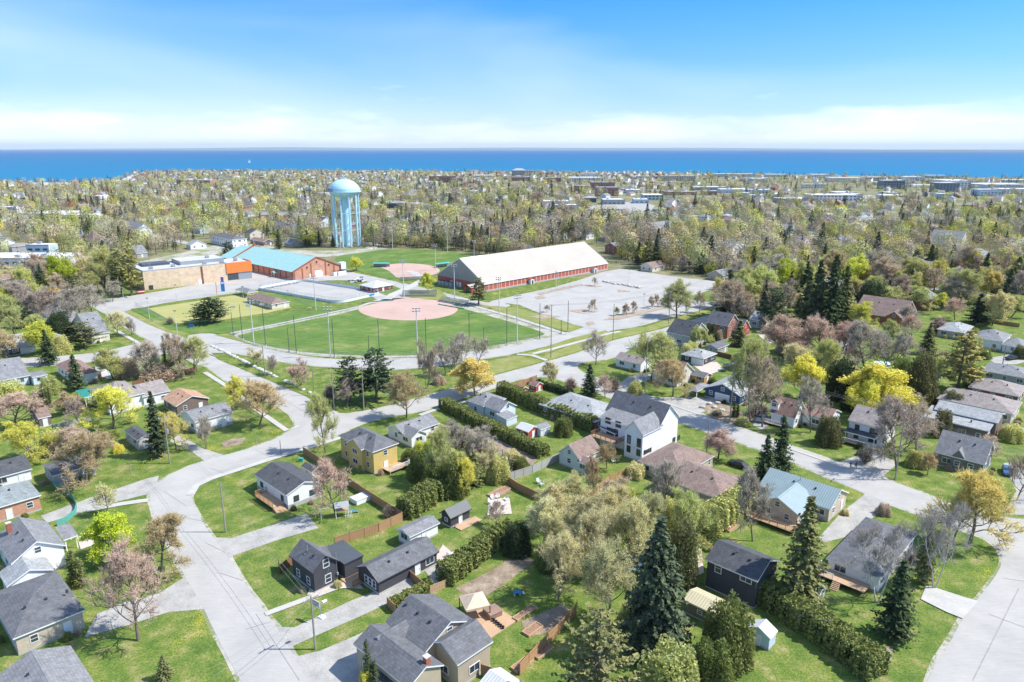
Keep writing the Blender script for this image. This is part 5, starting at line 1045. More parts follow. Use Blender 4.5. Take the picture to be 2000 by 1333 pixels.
TW = {'lime': 'lime green', 'gold': 'golden', 'yellow': 'bright yellow', 'orange': 'orange-tinged', 'pink': 'pinkish brown', 'mauve': 'mauve-brown', 'olive': 'olive green', 'green': 'fresh green', 'pale': 'pale yellow-green', 'grey': 'grey', 'brown': 'brown', 'white': 'pale-barked', 'dark': 'dark green', 'darkgreen': 'dark green', 'bluegreen': 'blue-green', 'olivegreen': 'olive', 'goldpine': 'golden green', 'hedge': 'green', 'cedarg': 'green'}
KW = {'bare': ('bare %s tree', 'bare_tree'), 'birch': ('bare %s tree', 'bare_tree'), 'bud': ('%s budding tree', 'budding_tree'), 'full': ('leafy %s tree', 'leafy_tree'), 'spruce': ('%s spruce', 'spruce_tree'), 'blue': ('%s giant spruce', 'spruce_tree'), 'pine': ('%s pine', 'pine_tree'), 'round': ('%s broad round pine', 'pine_tree'), 'cedar': ('%s columnar cedar', 'cedar_tree'), 'scots': ('%s pine', 'pine_tree'), 'bush': ('%s bush', 'bush'), 'shrub': ('bare %s shrub', 'shrub')}
def tree(bx, by, ty, wpx, kind, tint, where='', group=None, loc=None, hgt=None, wid=None, auto=False):
    b_ = at(bx, by) if loc is None else loc
    h = height_at(b_, ty) if hgt is None else hgt
    w = wpx*(b_.y*CP+H*SP)/F if wid is None else wid
    i = int(rng.integers(len(PR[kind]))); tm, cm, pw, ph = PR[kind][i]
    jit = rng.uniform(.96, 1.04, 3)*rng.uniform(.86, 1.14); c = np.array(TINT[tint])*jit
    if kind in ('bare', 'birch'): c = np.array(TINT[tint])*jit[0]
    look, nm = KW[kind]; sz = 'tall ' if h > 16 else ('small ' if h < 5.5 else '')
    if nm in ('bush', 'shrub'): sz = ''
    lab = (sz+look % TW[tint]+' '+where).strip()
    r = thing(nm, lab, 'tree' if nm not in ('bush', 'shrub') else 'bush', b_, rng.uniform(0, 6.28), group)
    r.scale = (w/pw, w/pw, h/ph)
    t = link('trunk', tm, r); k = link('crown', cm, r); k.color = (float(c[0]), float(c[1]), float(c[2]), 1)
    if auto: r['auto'] = 1
    return r
T_ = [
 (270, 1252, 1075, 148, 'bare', 'pink', 'on the lawn edge beside the driveway'), (228, 1100, 1003, 100, 'full', 'lime', 'beside the white gabled house'), (316, 1117, 1015, 112, 'bud', 'orange', 'at the bend of the street'), (208, 1005, 945, 44, 'bud', 'pale', 'on the narrow strip between two drives'),
 (167, 950, 845, 118, 'bud', 'orange', 'in front of the long low grey cottage'), (147, 1142, 1075, 28, 'cedar', 'hedge', 'beside the white gabled house, nearer the wall'), (160, 1146, 1090, 26, 'cedar', 'hedge', 'beside the white gabled house, nearer the drive'), (323, 1327, 1280, 34, 'spruce', 'olivegreen', 'alone on the bottom left lawn'),
 (64, 900, 822, 90, 'bud', 'yellow', 'behind the white bungalow at the left edge'), (30, 835, 765, 105, 'bare', 'pink', 'at the left edge above the brown shed'), (222, 838, 752, 95, 'bud', 'yellow', 'in front of the split-level house'), (150, 885, 832, 76, 'bud', 'brown', 'behind the yellow forsythia bushes'), (110, 880, 840, 60, 'bush', 'olive', 'below the brown shed fence'), (200, 862, 842, 60, 'bush', 'hedge', 'behind the small grey garage'),
 (310, 892, 764, 46, 'spruce', 'dark', 'beside the small grey garage'), (345, 878, 803, 62, 'bud', 'gold', 'in front of the white raised bungalow'), (403, 877, 810, 42, 'bare', 'grey', 'on the corner lawn by the flower bed'), (152, 762, 692, 38, 'spruce', 'darkgreen', 'beside the white cottage with brown hipped roof'), (97, 712, 644, 38, 'spruce', 'darkgreen', 'by the drive of the dark garage'),
 (82, 690, 624, 62, 'full', 'yellow', 'above the dark garage'), (15, 706, 640, 80, 'bud', 'orange', 'at the left edge by the dark garage'), (165, 680, 628, 56, 'scots', 'olivegreen', 'in front of the cream house'), (222, 742, 676, 60, 'bud', 'olive', 'by the side street corner'), (285, 740, 666, 68, 'bud', 'grey', 'behind the parked trailer yard'), (355, 738, 652, 60, 'bud', 'brown', 'left of the upper crossing'), (380, 733, 658, 68, 'bud', 'olive', 'right above the upper crossing lawn'), (250, 735, 700, 50, 'bush', 'brown', 'under the budding trees by the side street'), (310, 740, 710, 70, 'bush', 'brown', 'under the big budding trees'),
 (327, 735, 655, 13, 'cedar', 'cedarg', 'left of the narrow pair at the upper crossing'), (337, 735, 655, 13, 'cedar', 'cedarg', 'right of the narrow pair at the upper crossing'), (228, 658, 608, 50, 'bud', 'pale', 'at the kerb of the upper street'), (258, 655, 620, 26, 'bare', 'grey', 'on the kerb strip of the upper street'),
 (132, 645, 566, 64, 'bare', 'grey', 'in front of the white gabled house'), (157, 622, 536, 44, 'scots', 'olivegreen', 'among bare trees left of the hall'), (186, 624, 556, 62, 'bare', 'grey', 'at the entrance of the paved yard'), (62, 625, 556, 62, 'bare', 'mauve', 'at the upper left'), (95, 620, 560, 56, 'bare', 'mauve', 'left of the dark conifer'), (32, 658, 570, 55, 'bud', 'olive', 'at the left edge'), (8, 620, 560, 46, 'full', 'yellow', 'at the left edge'), (45, 640, 590, 40, 'spruce', 'dark', 'at the left edge'), (120, 690, 655, 40, 'bush', 'olive', 'beside the dark garage'),
 (83, 797, 762, 9, 'cedar', 'cedarg', 'in the short row by the fence'), (88, 797, 763, 9, 'cedar', 'cedarg', 'in the short row by the fence'), (94, 798, 760, 9, 'cedar', 'cedarg', 'in the short row by the fence'), (100, 797, 756, 10, 'cedar', 'cedarg', 'in the short row by the fence'), (76, 796, 768, 9, 'cedar', 'cedarg', 'in the short row by the fence'), (70, 795, 770, 8, 'cedar', 'cedarg', 'in the short row by the fence'),
 (126, 811, 764, 40, 'bud', 'orange', 'on the small lawn above the wooden fence'), (158, 840, 780, 46, 'bare', 'mauve', 'beside the wooden fence'), (145, 800, 775, 40, 'bush', 'mauve', 'behind the small fenced lawn'), (222, 873, 861, 14, 'bush', 'yellow', 'beside the small grey garage'), (231, 883, 868, 23, 'bush', 'yellow', 'on the open lawn'), (20, 780, 745, 60, 'bush', 'olive', 'below the pale blue bungalow'),
 (476, 800, 733, 55, 'bud', 'yellow', 'behind the orange corner tree'), (506, 832, 742, 92, 'bud', 'orange', 'on the crossing corner'), (636, 884, 772, 62, 'bud', 'olive', 'between the crossing and the yellow house'), (684, 787, 697, 66, 'scots', 'dark', 'of the pair on the bank, left one'), (736, 785, 680, 78, 'scots', 'dark', 'of the pair on the bank, right one'), (677, 797, 742, 48, 'bare', 'mauve', 'in front of the dark pine pair'), (645, 780, 748, 36, 'shrub', 'grey', 'left of the dark pine pair'),
 (794, 816, 726, 82, 'bud', 'orange', 'right of the dark pine pair by the street'), (930, 777, 701, 96, 'full', 'gold', 'by the street above the small white house'), (833, 760, 662, 48, 'bare', 'brown', 'on the grass bank'), (873, 734, 660, 64, 'bare', 'grey', 'in front of the ball field fence'), (902, 714, 655, 56, 'bare', 'grey', 'along the road under the floodlight'), (934, 705, 656, 38, 'bare', 'grey', 'at the right end of the roadside row'), (858, 751, 733, 28, 'bush', 'brown', 'on the grass bank'),
 (498, 714, 678, 40, 'bare', 'pale', 'behind the boulder row'), (534, 734, 692, 24, 'bare', 'grey', 'near the boulder row'), (588, 753, 702, 58, 'bare', 'pink', 'on the triangular lawn'),
 (1080, 751, 705, 40, 'bud', 'pale', 'above the wooden fence corner'), (1151, 773, 711, 38, 'spruce', 'dark', 'behind the dark red brick bungalow'), (1182, 778, 731, 44, 'bare', 'pink', 'right of the small spruce'), (1164, 714, 648, 54, 'bare', 'grey', 'on the corner lawn by the crossing'), (1271, 745, 648, 110, 'bud', 'olive', 'in front of the white corner cottage'), (1314, 775, 700, 68, 'bud', 'orange', 'in front of the cream cottage'), (1114, 762, 735, 34, 'shrub', 'pink', 'behind the dark red sheds'), (1200, 765, 735, 30, 'shrub', 'brown', 'by the street behind the brick bungalow'),
 (1252, 682, 650, 16, 'cedar', 'cedarg', 'beside the white corner cottage'), (1322, 622, 547, 66, 'bud', 'olive', 'leaning over the parking lot'), (1156, 609, 585, 19, 'bud', 'brown', 'on a parking island'), (1224, 616, 593, 17, 'bud', 'brown', 'on the long parking island'), (1239, 613, 589, 15, 'bud', 'brown', 'on the long parking island'), (1274, 602, 578, 15, 'bud', 'brown', 'on the long parking island'), (1284, 599, 576, 15, 'bud', 'brown', 'on the long parking island'), (1204, 617, 600, 12, 'bud', 'green', 'on the long parking island'), (1068, 610, 596, 14, 'bare', 'brown', 'on the parking island by the ball field'), (1162, 559, 542, 12, 'bare', 'brown', 'on the far parking island'), (1343, 616, 582, 16, 'bare', 'grey', 'on the verge of the parking lot'), (1366, 612, 570, 28, 'bare', 'brown', 'on the verge at the lot corner'), (1300, 600, 576, 16, 'bare', 'brown', 'at the lot edge'),
 (935, 596, 542, 36, 'pine', 'olivegreen', 'at the near corner of the beige-roofed arena'), (837, 572, 531, 30, 'full', 'yellow', 'between the two ball diamonds'), (697, 530, 500, 31, 'full', 'yellow', 'beside the second ball field'), (411, 631, 582, 70, 'round', 'darkgreen', 'on the edge of the bowling green'), (333, 634, 618, 20, 'shrub', 'brown', 'at the corner of the bowling green'),
 (258, 578, 476, 44, 'pine', 'goldpine', 'at the left end of the tan hall'), (238, 572, 486, 40, 'pine', 'olivegreen', 'left of the golden pine by the hall'), (205, 572, 482, 66, 'bud', 'olive', 'left of the tan hall'), (447, 508, 472, 32, 'scots', 'dark', 'behind the orange panel of the hall'), (545, 487, 448, 18, 'spruce', 'bluegreen', 'behind the turquoise-roofed arena'), (220, 590, 550, 36, 'bare', 'grey', 'in front of the hall pines'), (180, 590, 556, 30, 'bare', 'grey', 'left of the paved yard entrance'),
 (600, 481, 448, 22, 'spruce', 'bluegreen', 'at the gravel lot, left of the yellow tree'), (614, 481, 455, 24, 'full', 'yellow', 'at the gravel lot'), (624, 482, 450, 12, 'spruce', 'dark', 'at the gravel lot, right of the yellow tree'), (651, 483, 458, 13, 'spruce', 'darkgreen', 'left of the water tower legs'), (636, 482, 462, 18, 'bare', 'pink', 'at the gravel lot near the water tower'),
 (865, 950, 838, 60, 'bud', 'olive', 'in the hedgerow behind the yellow house'), (842, 912, 852, 46, 'full', 'lime', 'at the corner of the white cottage behind the yellow house'), (888, 965, 893, 64, 'bush', 'hedge', 'above the dark grey shed'), (905, 968, 895, 52, 'bud', 'yellow', 'in the overgrown lot'), (926, 947, 880, 40, 'spruce', 'olivegreen', 'in the overgrown lot'), (900, 900, 828, 78, 'bare', 'grey', 'in the overgrown lot, far end'), (935, 905, 838, 70, 'bare', 'grey', 'in the overgrown lot, middle'), (955, 930, 868, 66, 'bare', 'pale', 'in the overgrown lot, near the lone post'), (975, 940, 893, 50, 'bush', 'olive', 'beside the wooden fence bend'), (820, 935, 880, 50, 'bush', 'hedge', 'right of the yellow house deck'), (850, 960, 905, 56, 'bush', 'hedge', 'along the yellow house lawn'), (800, 905, 878, 36, 'bush', 'hedge', 'between the yellow house and the white cottage'), (820, 892, 862, 30, 'bush', 'yellow', 'beside the white cottage gable'),
 (968, 1030, 985, 40, 'bare', 'mauve', 'in front of the white chairs patio'), (1060, 1070, 962, 88, 'bud', 'pale', 'in the central grove, left side'), (1130, 1110, 968, 118, 'bud', 'pale', 'in the central grove'), (1160, 1140, 1000, 105, 'bud', 'pale', 'in the centre of the central grove'), (1080, 1030, 935, 84, 'bud', 'pale', 'at the left back of the central grove'), (1200, 1035, 945, 90, 'bud', 'brown', 'at the back of the central grove, right of centre'),  (1185, 1075, 955, 95, 'bud', 'pale', 'in the central grove, back'), (1225, 1130, 975, 105, 'bud', 'pale', 'in the central grove, right side'), (1090, 1175, 1040, 100, 'bud', 'pale', 'in the central grove, front left'), (1190, 1200, 1060, 125, 'bud', 'pale', 'in the central grove, front'), (1255, 1085, 960, 80, 'bud', 'pale', 'in the central grove, near the small cone cedar'), (1120, 1020, 930, 80, 'bud', 'pale', 'behind the central grove'), (1210, 1010, 938, 84, 'bud', 'lime', 'by the curved wooden fence'), (1160, 975, 895, 36, 'bud', 'orange', 'beside the barn garage'), (1155, 965, 905, 26, 'bare', 'grey', 'at the barn garage corner'), (1185, 915, 868, 50, 'bud', 'orange', 'between the barn garage and the big white home'), (1240, 930, 905, 46, 'bush', 'pale', 'beside the curved wooden fence'),
 (1278, 1272, 1012, 124, 'blue', 'bluegreen', 'in the centre foreground'), (1165, 1400, 1190, 140, 'scots', 'olivegreen', 'at the bottom edge'), (1420, 1290, 1172, 105, 'bush', 'hedge', 'between the tan roofed shed and light blue shed'), (1310, 1360, 1262, 130, 'bush', 'olive', 'at the bottom edge below the giant spruce'), (1390, 1345, 1255, 90, 'bush', 'hedge', 'at the bottom edge, left of the lawn'), (1268, 1012, 953, 24, 'cedar', 'darkgreen', 'behind the central grove'), (1294, 1012, 893, 74, 'bare', 'grey', 'left of the mauve-roofed bungalow'), (1345, 1085, 958, 90, 'bud', 'olive', 'right of the central grove'), (1330, 1140, 1015, 66, 'bush', 'olivegreen', 'behind the giant spruce, right'), (1310, 1060, 975, 56, 'bush', 'olive', 'behind the mauve-roofed bungalow'), (1480, 1165, 1120, 60, 'bush', 'hedge', 'below the black two-storey garage'), (1375, 1040, 985, 70, 'bush', 'olive', 'next to the bungalow corner hedge'),
 (1470, 1058, 922, 76, 'bare', 'grey', 'on the lawn of the teal-roofed house'), (1492, 948, 848, 50, 'spruce', 'darkgreen', 'of the pair beside the mauve-roofed bungalow, left one'), (1520, 940, 812, 54, 'spruce', 'darkgreen', 'of the pair beside the mauve-roofed bungalow, right one'), (1560, 1177, 970, 98, 'spruce', 'olivegreen', 'between the black garage and grey-roofed bungalow'), (1800, 1140, 1016, 44, 'spruce', 'olivegreen', 'beside the weathered grey-roofed bungalow'), (1743, 1248, 1095, 80, 'spruce', 'darkgreen', 'on the corner lawn by the concrete drive'), (1713, 1177, 1020, 108, 'birch', 'white', 'in front of the grey-roofed bungalow'), (1825, 1150, 985, 95, 'birch', 'white', 'at the right street corner'), (1894, 1062, 915, 145, 'bud', 'gold', 'at the right street corner'), (1860, 1060, 960, 80, 'bare', 'pale', 'in the corner thicket'), (1775, 1110, 1065, 40, 'shrub', 'mauve', 'beside the grey-roofed bungalow wall'), (1725, 1005, 985, 30, 'bush', 'brown', 'at the grey-roofed bungalow corner'),
 (1752, 920, 785, 105, 'bare', 'mauve', 'in front of the taupe-roofed two-storey house'), (1790, 882, 788, 88, 'bare', 'brown', 'behind the leaning utility pole'), (1838, 852, 800, 38, 'bush', 'olivegreen', 'beside the brown duplex'), (1985, 978, 875, 70, 'bare', 'brown', 'at the right edge'), (1812, 928, 884, 32, 'bud', 'orange', 'in front of the olive-grey house'), (1790, 910, 880, 46, 'bush', 'olive', 'left of the olive-grey house'), (1690, 905, 868, 40, 'shrub', 'grey', 'in front of the taupe-roofed porch'), (1678, 877, 866, 15, 'bush', 'cedarg', 'clipped, upper of the pair by the walkway'), (1682, 890, 877, 18, 'bush', 'cedarg', 'clipped, lower of the pair by the walkway'),
 (1718, 815, 715, 142, 'full', 'yellow', 'behind the taupe-roofed two-storey house'), (1680, 820, 738, 70, 'full', 'yellow', 'left part of the bright yellow pair'), (1560, 780, 692, 74, 'full', 'yellow', 'behind the cottage with dormer'), (1466, 824, 662, 84, 'bud', 'olive', 'in front of the dark blue garage house'), (1489, 834, 695, 88, 'bare', 'brown', 'beside the cottage with dormer'), (1530, 702, 610, 95, 'bud', 'pink', 'of the pink trio, left one'), (1590, 704, 618, 88, 'bud', 'pink', 'of the pink trio, middle one'), (1640, 708, 628, 74, 'bud', 'pink', 'of the pink trio, right one'), (1545, 740, 668, 70, 'bud', 'pale', 'between the pink trio and yellow tree'), (1605, 740, 660, 60, 'bud', 'olive', 'between the pink trio and dark shade'),
 (1590, 650, 508, 60, 'spruce', 'darkgreen', 'of the giant group, front left'), (1617, 652, 498, 62, 'spruce', 'darkgreen', 'of the giant group, tallest'), (1642, 646, 518, 54, 'spruce', 'olivegreen', 'of the giant group, right one'), (1572, 640, 532, 44, 'spruce', 'darkgreen', 'of the giant group, far left'), (1420, 618, 528, 60, 'spruce', 'darkgreen', 'behind the red brick house with skylights'), (1510, 642, 560, 58, 'scots', 'darkgreen', 'left of the pink trio'), (1540, 600, 530, 26, 'spruce', 'dark', 'behind the giant spruce group, left'), (1449, 622, 568, 40, 'bud', 'orange', 'right of the spruce by the brick house'), (1370, 682, 636, 44, 'full', 'olive', 'beside the dark stone house'), (1443, 676, 626, 38, 'spruce', 'olivegreen', 'between brick house and red barn wing'), (1388, 668, 632, 22, 'bush', 'darkgreen', 'beside the dark stone house'), (1404, 668, 645, 16, 'bush', 'brown', 'at the brick house wall'),
 (1690, 728, 632, 84, 'bare', 'grey', 'below the mauve-roofed brick house'), (1738, 727, 640, 80, 'bare', 'grey', 'right of the blue pool'), (1795, 782, 686, 62, 'bush', 'olivegreen', 'left of the golden pine'), (1870, 762, 646, 72, 'pine', 'goldpine', 'left of the long brick house'), (1810, 692, 631, 38, 'spruce', 'olivegreen', 'left of the beige bungalow'), (1680, 657, 593, 58, 'bud', 'yellow', 'left of the mauve-roofed brick house'), (1860, 592, 523, 78, 'birch', 'white', 'in the upper right woods'), (1865, 625, 583, 48, 'bud', 'pink', 'above the beige bungalow'), (1937, 637, 565, 70, 'full', 'pale', 'above the white raised bungalow'), (1908, 632, 574, 48, 'spruce', 'dark', 'left of the pale leafy tree'), (1583, 845, 738, 64, 'bare', 'grey', 'in front of the white cottage wing'), (1616, 868, 812, 52, 'bush', 'olivegreen', 'drooping, between two white houses'), (1402, 896, 833, 68, 'bud', 'pink', 'right of the big white home'), (1634, 840, 830, 30, 'shrub', 'pink', 'beside the drooping bush'), (1432, 815, 785, 12, 'cedar', 'cedarg', 'by the tall utility pole'), (1440, 815, 790, 12, 'cedar', 'cedarg', 'by the tall utility pole'), (1640, 780, 700, 60, 'bush', 'dark', 'dark mass left of the bright yellow tree'),
 (1975, 620, 575, 60, 'bud', 'olive', 'at the upper right edge'), (1990, 700, 675, 26, 'bush', 'cedarg', 'at the right edge by the garage drive'), (1760, 770, 735, 36, 'bush', 'olive', 'right behind the bright yellow tree'), (1845, 790, 765, 40, 'bush', 'darkgreen', 'left of the taupe hipped roofs'),
 (1745, 665, 625, 40, 'bud', 'olive', 'right of the large mauve-roofed house'), (1775, 640, 600, 44, 'bare', 'grey', 'right of the large mauve-roofed house'), (1830, 650, 618, 40, 'shrub', 'pink', 'left of the beige bungalow'), (1895, 690, 655, 44, 'bush', 'olive', 'between the two pale bungalows'), (1765, 700, 655, 50, 'bare', 'mauve', 'in front of the beige bungalow'), (1840, 715, 680, 40, 'shrub', 'pale', 'in front of the beige bungalow'), (1920, 700, 680, 30, 'bush', 'hedge', 'in front of the white raised bungalow'), (1900, 670, 640, 34, 'shrub', 'yellow', 'left of the white raised bungalow'), (1860, 800, 765, 46, 'bush', 'olivegreen', 'at the left end of the long brick house'), (1780, 810, 770, 46, 'bud', 'brown', 'behind the brown duplex'), (1655, 735, 690, 46, 'bare', 'grey', 'beside the dark shade'), (1620, 720, 670, 50, 'bud', 'pink', 'behind the dark shade'), (1700, 690, 640, 50, 'bud', 'pale', 'left of the round blue pool'), (1760, 745, 700, 40, 'bush', 'hedge', 'right of the round blue pool'), (1660, 800, 765, 40, 'bush', 'darkgreen', 'below the dark shade'), (1440, 720, 690, 30, 'bush', 'olive', 'behind the dark garage'), (1340, 700, 672, 30, 'bush', 'pale', 'on the verge by the dark stone house'), (1390, 760, 738, 24, 'bush', 'cedarg', 'beside the cream cottage'), (1240, 770, 745, 30, 'bush', 'olive', 'on the shaded lawn by the street'),
 (905, 872, 845, 50, 'shrub', 'pale', 'in the overgrown lot by the long hedge'), (925, 892, 862, 54, 'shrub', 'grey', 'in the overgrown lot by the long hedge'), (950, 905, 872, 50, 'shrub', 'pink', 'in the overgrown lot by the long hedge'), (985, 915, 885, 50, 'shrub', 'grey', 'in the overgrown lot by the long hedge'), (1015, 915, 893, 40, 'bush', 'hedge', 'at the end of the overgrown lot'), (890, 925, 880, 60, 'bush', 'olive', 'in the overgrown lot by the yellow house'), (880, 850, 822, 50, 'bush', 'hedge', 'at the far end of the overgrown lot'), (860, 870, 830, 50, 'bare', 'pale', 'at the far end of the overgrown lot'),
 (100, 770, 735, 40, 'bush', 'olive', 'behind the columnar cedar row'), (195, 800, 768, 40, 'bud', 'olive', 'behind the split-level house'), (20, 740, 700, 50, 'bud', 'pale', 'at the left edge above the pale blue bungalow'), (120, 655, 610, 46, 'bush', 'darkgreen', 'under the bare trees at the upper left'), (70, 660, 615, 50, 'bud', 'olive', 'among the bare trees at the upper left'), (25, 600, 545, 60, 'bare', 'grey', 'at the left edge beyond the bare trees'), (140, 600, 550, 60, 'bare', 'mauve', 'beside the paved yard'), (1650, 620, 575, 50, 'bud', 'pale', 'behind the giant spruces'), (1740, 600, 560, 60, 'bud', 'olive', 'behind the mauve-roofed brick house'), (1800, 610, 560, 56, 'bud', 'olive', 'right behind the mauve-roofed brick house'), (1700, 600, 550, 60, 'bush', 'darkgreen', 'behind the mauve-roofed brick house'), (1985, 600, 545, 70, 'bud', 'olive', 'at the far upper right edge'), (1780, 660, 620, 46, 'bare', 'pink', 'beside the mauve-roofed brick house'), (1830, 730, 695, 40, 'bush', 'olive', 'below the beige bungalow'), (1900, 755, 715, 40, 'bush', 'hedge', 'between golden pine and brick house'), (1760, 800, 760, 50, 'bush', 'brown', 'beside the bright yellow trees'), (1600, 800, 770, 40, 'bush', 'grey', 'behind the white cottage wing'), (1640, 750, 700, 70, 'bud', 'olive', 'over the dark shade'), (1545, 690, 640, 60, 'bush', 'brown', 'below the pink trio'), (1480, 720, 660, 60, 'bud', 'olive', 'behind the broad grey roofs'), (1500, 780, 720, 60, 'bare', 'brown', 'beside the broad grey roofs'), (1350, 690, 668, 30, 'bush', 'olive', 'by the dark stone house'), (1680, 830, 800, 40, 'bush', 'yellow', 'under the bright yellow tree'), (1850, 905, 875, 40, 'shrub', 'brown', 'beside the olive-grey house'), (1930, 900, 850, 60, 'bare', 'brown', 'behind the olive-grey house'), (1975, 860, 830, 50, 'bush', 'olive', 'at the right edge beside the duplex'), (1100, 850, 815, 40, 'bush', 'hedge', 'at the brick bungalow corner'), (1075, 1110, 1070, 60, 'bush', 'hedge', 'at the left foot of the central grove'), (1235, 1235, 1180, 70, 'bush', 'olive', 'at the foot of the central grove'), (1010, 1080, 1020, 60, 'bush', 'darkgreen', 'at the upper end of the vegetable garden'), (1000, 905, 880, 40, 'bush', 'pale', 'in the overgrown lot near the white house'), (760, 1010, 985, 30, 'shrub', 'brown', 'against the long brown board fence'), (1360, 1010, 975, 60, 'bud', 'olive', 'behind the bungalow hedge'),
 (657, 1012, 903, 80, 'bare', 'pink', 'in the yard with the playset'), (1480, 812, 785, 60, 'shrub', 'mauve', 'in the rock garden'), (1400, 812, 800, 34, 'shrub', 'pale', 'in the rock garden'), (1450, 830, 815, 30, 'bush', 'olive', 'in the rock garden'), (720, 1345, 1250, 22, 'cedar', 'darkgreen', 'beside the bottom house porch, upper'), (735, 1370, 1290, 24, 'cedar', 'darkgreen', 'beside the bottom house porch, lower'), (715, 1350, 1310, 30, 'bush', 'yellow', 'at the bottom house porch')]
for t in T_: tree(*t)

# low planting against the house walls
pg = np.random.default_rng(17)
for key_, root_, lab_, x0, x1, y0, y1, ux_, uy_, cat_ in HRECT:
    if cat_ not in ('house', 'cottage') or root_.location.y > 330: continue
    wd_ = lab_.split(); short = ' '.join(wd_[:8 if len(wd_) > 8 else len(wd_)])
    while short.split()[-1] in ('with', 'and', 'the', 'in', 'of', 'at', 'its', 'a', 'under', 'behind', 'beside', 'to', 'by', 'on', 'between', 'above', 'wide', 'dark', 'right', 'lone', 'front', 'two'): short = ' '.join(short.split()[:-1])
    for side in range(3):
        w_3 = pg.uniform(.9, 1.9); s_ = pg.uniform(.1, .9)
        if side == 1: p = root_.location+ux_*(x0-.35-w_3/3)+uy_*(y0+(y1-y0)*s_)
        else: p = root_.location+uy_*(y0-.35-w_3/3)+ux_*(x0+(x1-x0)*s_)
        tn_ = ['hedge', 'olive', 'brown', 'cedarg', 'pale'][int(pg.integers(5))]
        tree(0, 0, 0, 0, 'bush', tn_, 'against the '+short, None, Vector((p.x, p.y, 0)), pg.uniform(.7, 1.5), w_3)
# hedges
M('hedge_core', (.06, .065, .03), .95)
def hedge(path, w, h, label, tint='hedge', dens=60, crop='', name='cedar_hedge'):
    P = [at(*px(crop, p)) for p in path]; g = np.random.default_rng(len(REG)); C = []
    core = MB()
    for a, b_ in zip(P, P[1:]):
        d = (b_-a); ln = d.length; d = d.normalized(); n_ = Vector((-d.y, d.x, 0)); k = int(ln*(w+2*h)*dens)
        t = g.uniform(-.02, 1.02, k)*ln; q = g.uniform(0, w+2*h, k)
        u = np.where(q < h, -w/2, np.where(q < h+w, q-h-w/2, w/2)); z_ = np.where(q < h, q, np.where(q < h+w, h, w+2*h-q))
        bump = 1+.14*np.sin(t*2.1+a.x)+.1*np.sin(t*5.3)+g.normal(size=k)*.07; rd = 1-.25*(z_/h)**4
        X = np.stack([a.x+d.x*t+n_.x*u*bump*rd, a.y+d.y*t+n_.y*u*bump*rd, z_*(.9+.09*np.abs(np.sin(t*1.9+a.y))+.06*np.sin(t*.7+a.x)+.05*np.sin(t*4.7)+g.normal(size=k)*.02)], 1); C.append(X)
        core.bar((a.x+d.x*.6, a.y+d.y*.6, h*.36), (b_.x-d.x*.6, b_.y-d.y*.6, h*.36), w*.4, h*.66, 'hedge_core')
        ne = int(w*h*dens*.6)
        for P_, s_ in ((a, -1), (b_, 1)):
            qu = g.uniform(-w/2, w/2, ne); qz = g.uniform(0, h, ne); C.append(np.stack([P_.x+n_.x*qu+d.x*s_*g.uniform(-.3, .15, ne), P_.y+n_.y*qu+d.y*s_*g.uniform(-.3, .15, ne), qz], 1))
    C = np.concatenate(C); me = np_mesh('foliage', [(leaf_quads(C, .14, .1, g), None, 'needle', vshade(len(C), .55, 1.4, g))])
    c = P[0]; r = thing(name, label, 'hedge', (0, 0, 0)); r.location = (0, 0, 0)
    f = link('foliage', me, r); f.color = c4(TINT[tint]); core.build('branches', r)
    return r
hedge([(979, 768), (1050, 800), (1160, 842)], 3.4, 3.6, 'tall cedar hedge between the small white house and the brick bungalow')
hedge([(866, 795), (930, 830), (1062, 893)], 3.0, 2.8, 'long cedar hedge beside the overgrown lot')
hedge([(868, 1140), (905, 1112), (960, 1070), (1000, 1048)], 3.2, 3.4, 'cedar hedge between the patio and the vegetable garden')
hedge([(1495, 1172), (1560, 1215), (1640, 1268), (1712, 1325)], 4.2, 3.6, 'long cedar hedge behind the light blue shed')
hedge([(765, 1190), (800, 1172), (842, 1150)], 1.8, 1.6, 'low cedar hedge beside the long paved drive')
hedge([(790, 1012), (830, 985), (895, 945)], 4, 4.0, 'thick cedar hedge behind the dark grey shed')
hedge([(1365, 1045), (1410, 1020), (1455, 990)], 4.5, 4.5, 'thick cedar hedge between the mauve-roofed bungalow and the teal-roofed house', 'olive')
hedge([(1050, 755), (1085, 765), (1115, 775)], 2, 2.0, 'dark clipped hedge along the lawn behind the red sheds', 'darkgreen')
hedge([(1910, 640), (1940, 628)], 2, 1.2, 'low clipped hedge beside the white raised bungalow', 'hedge')

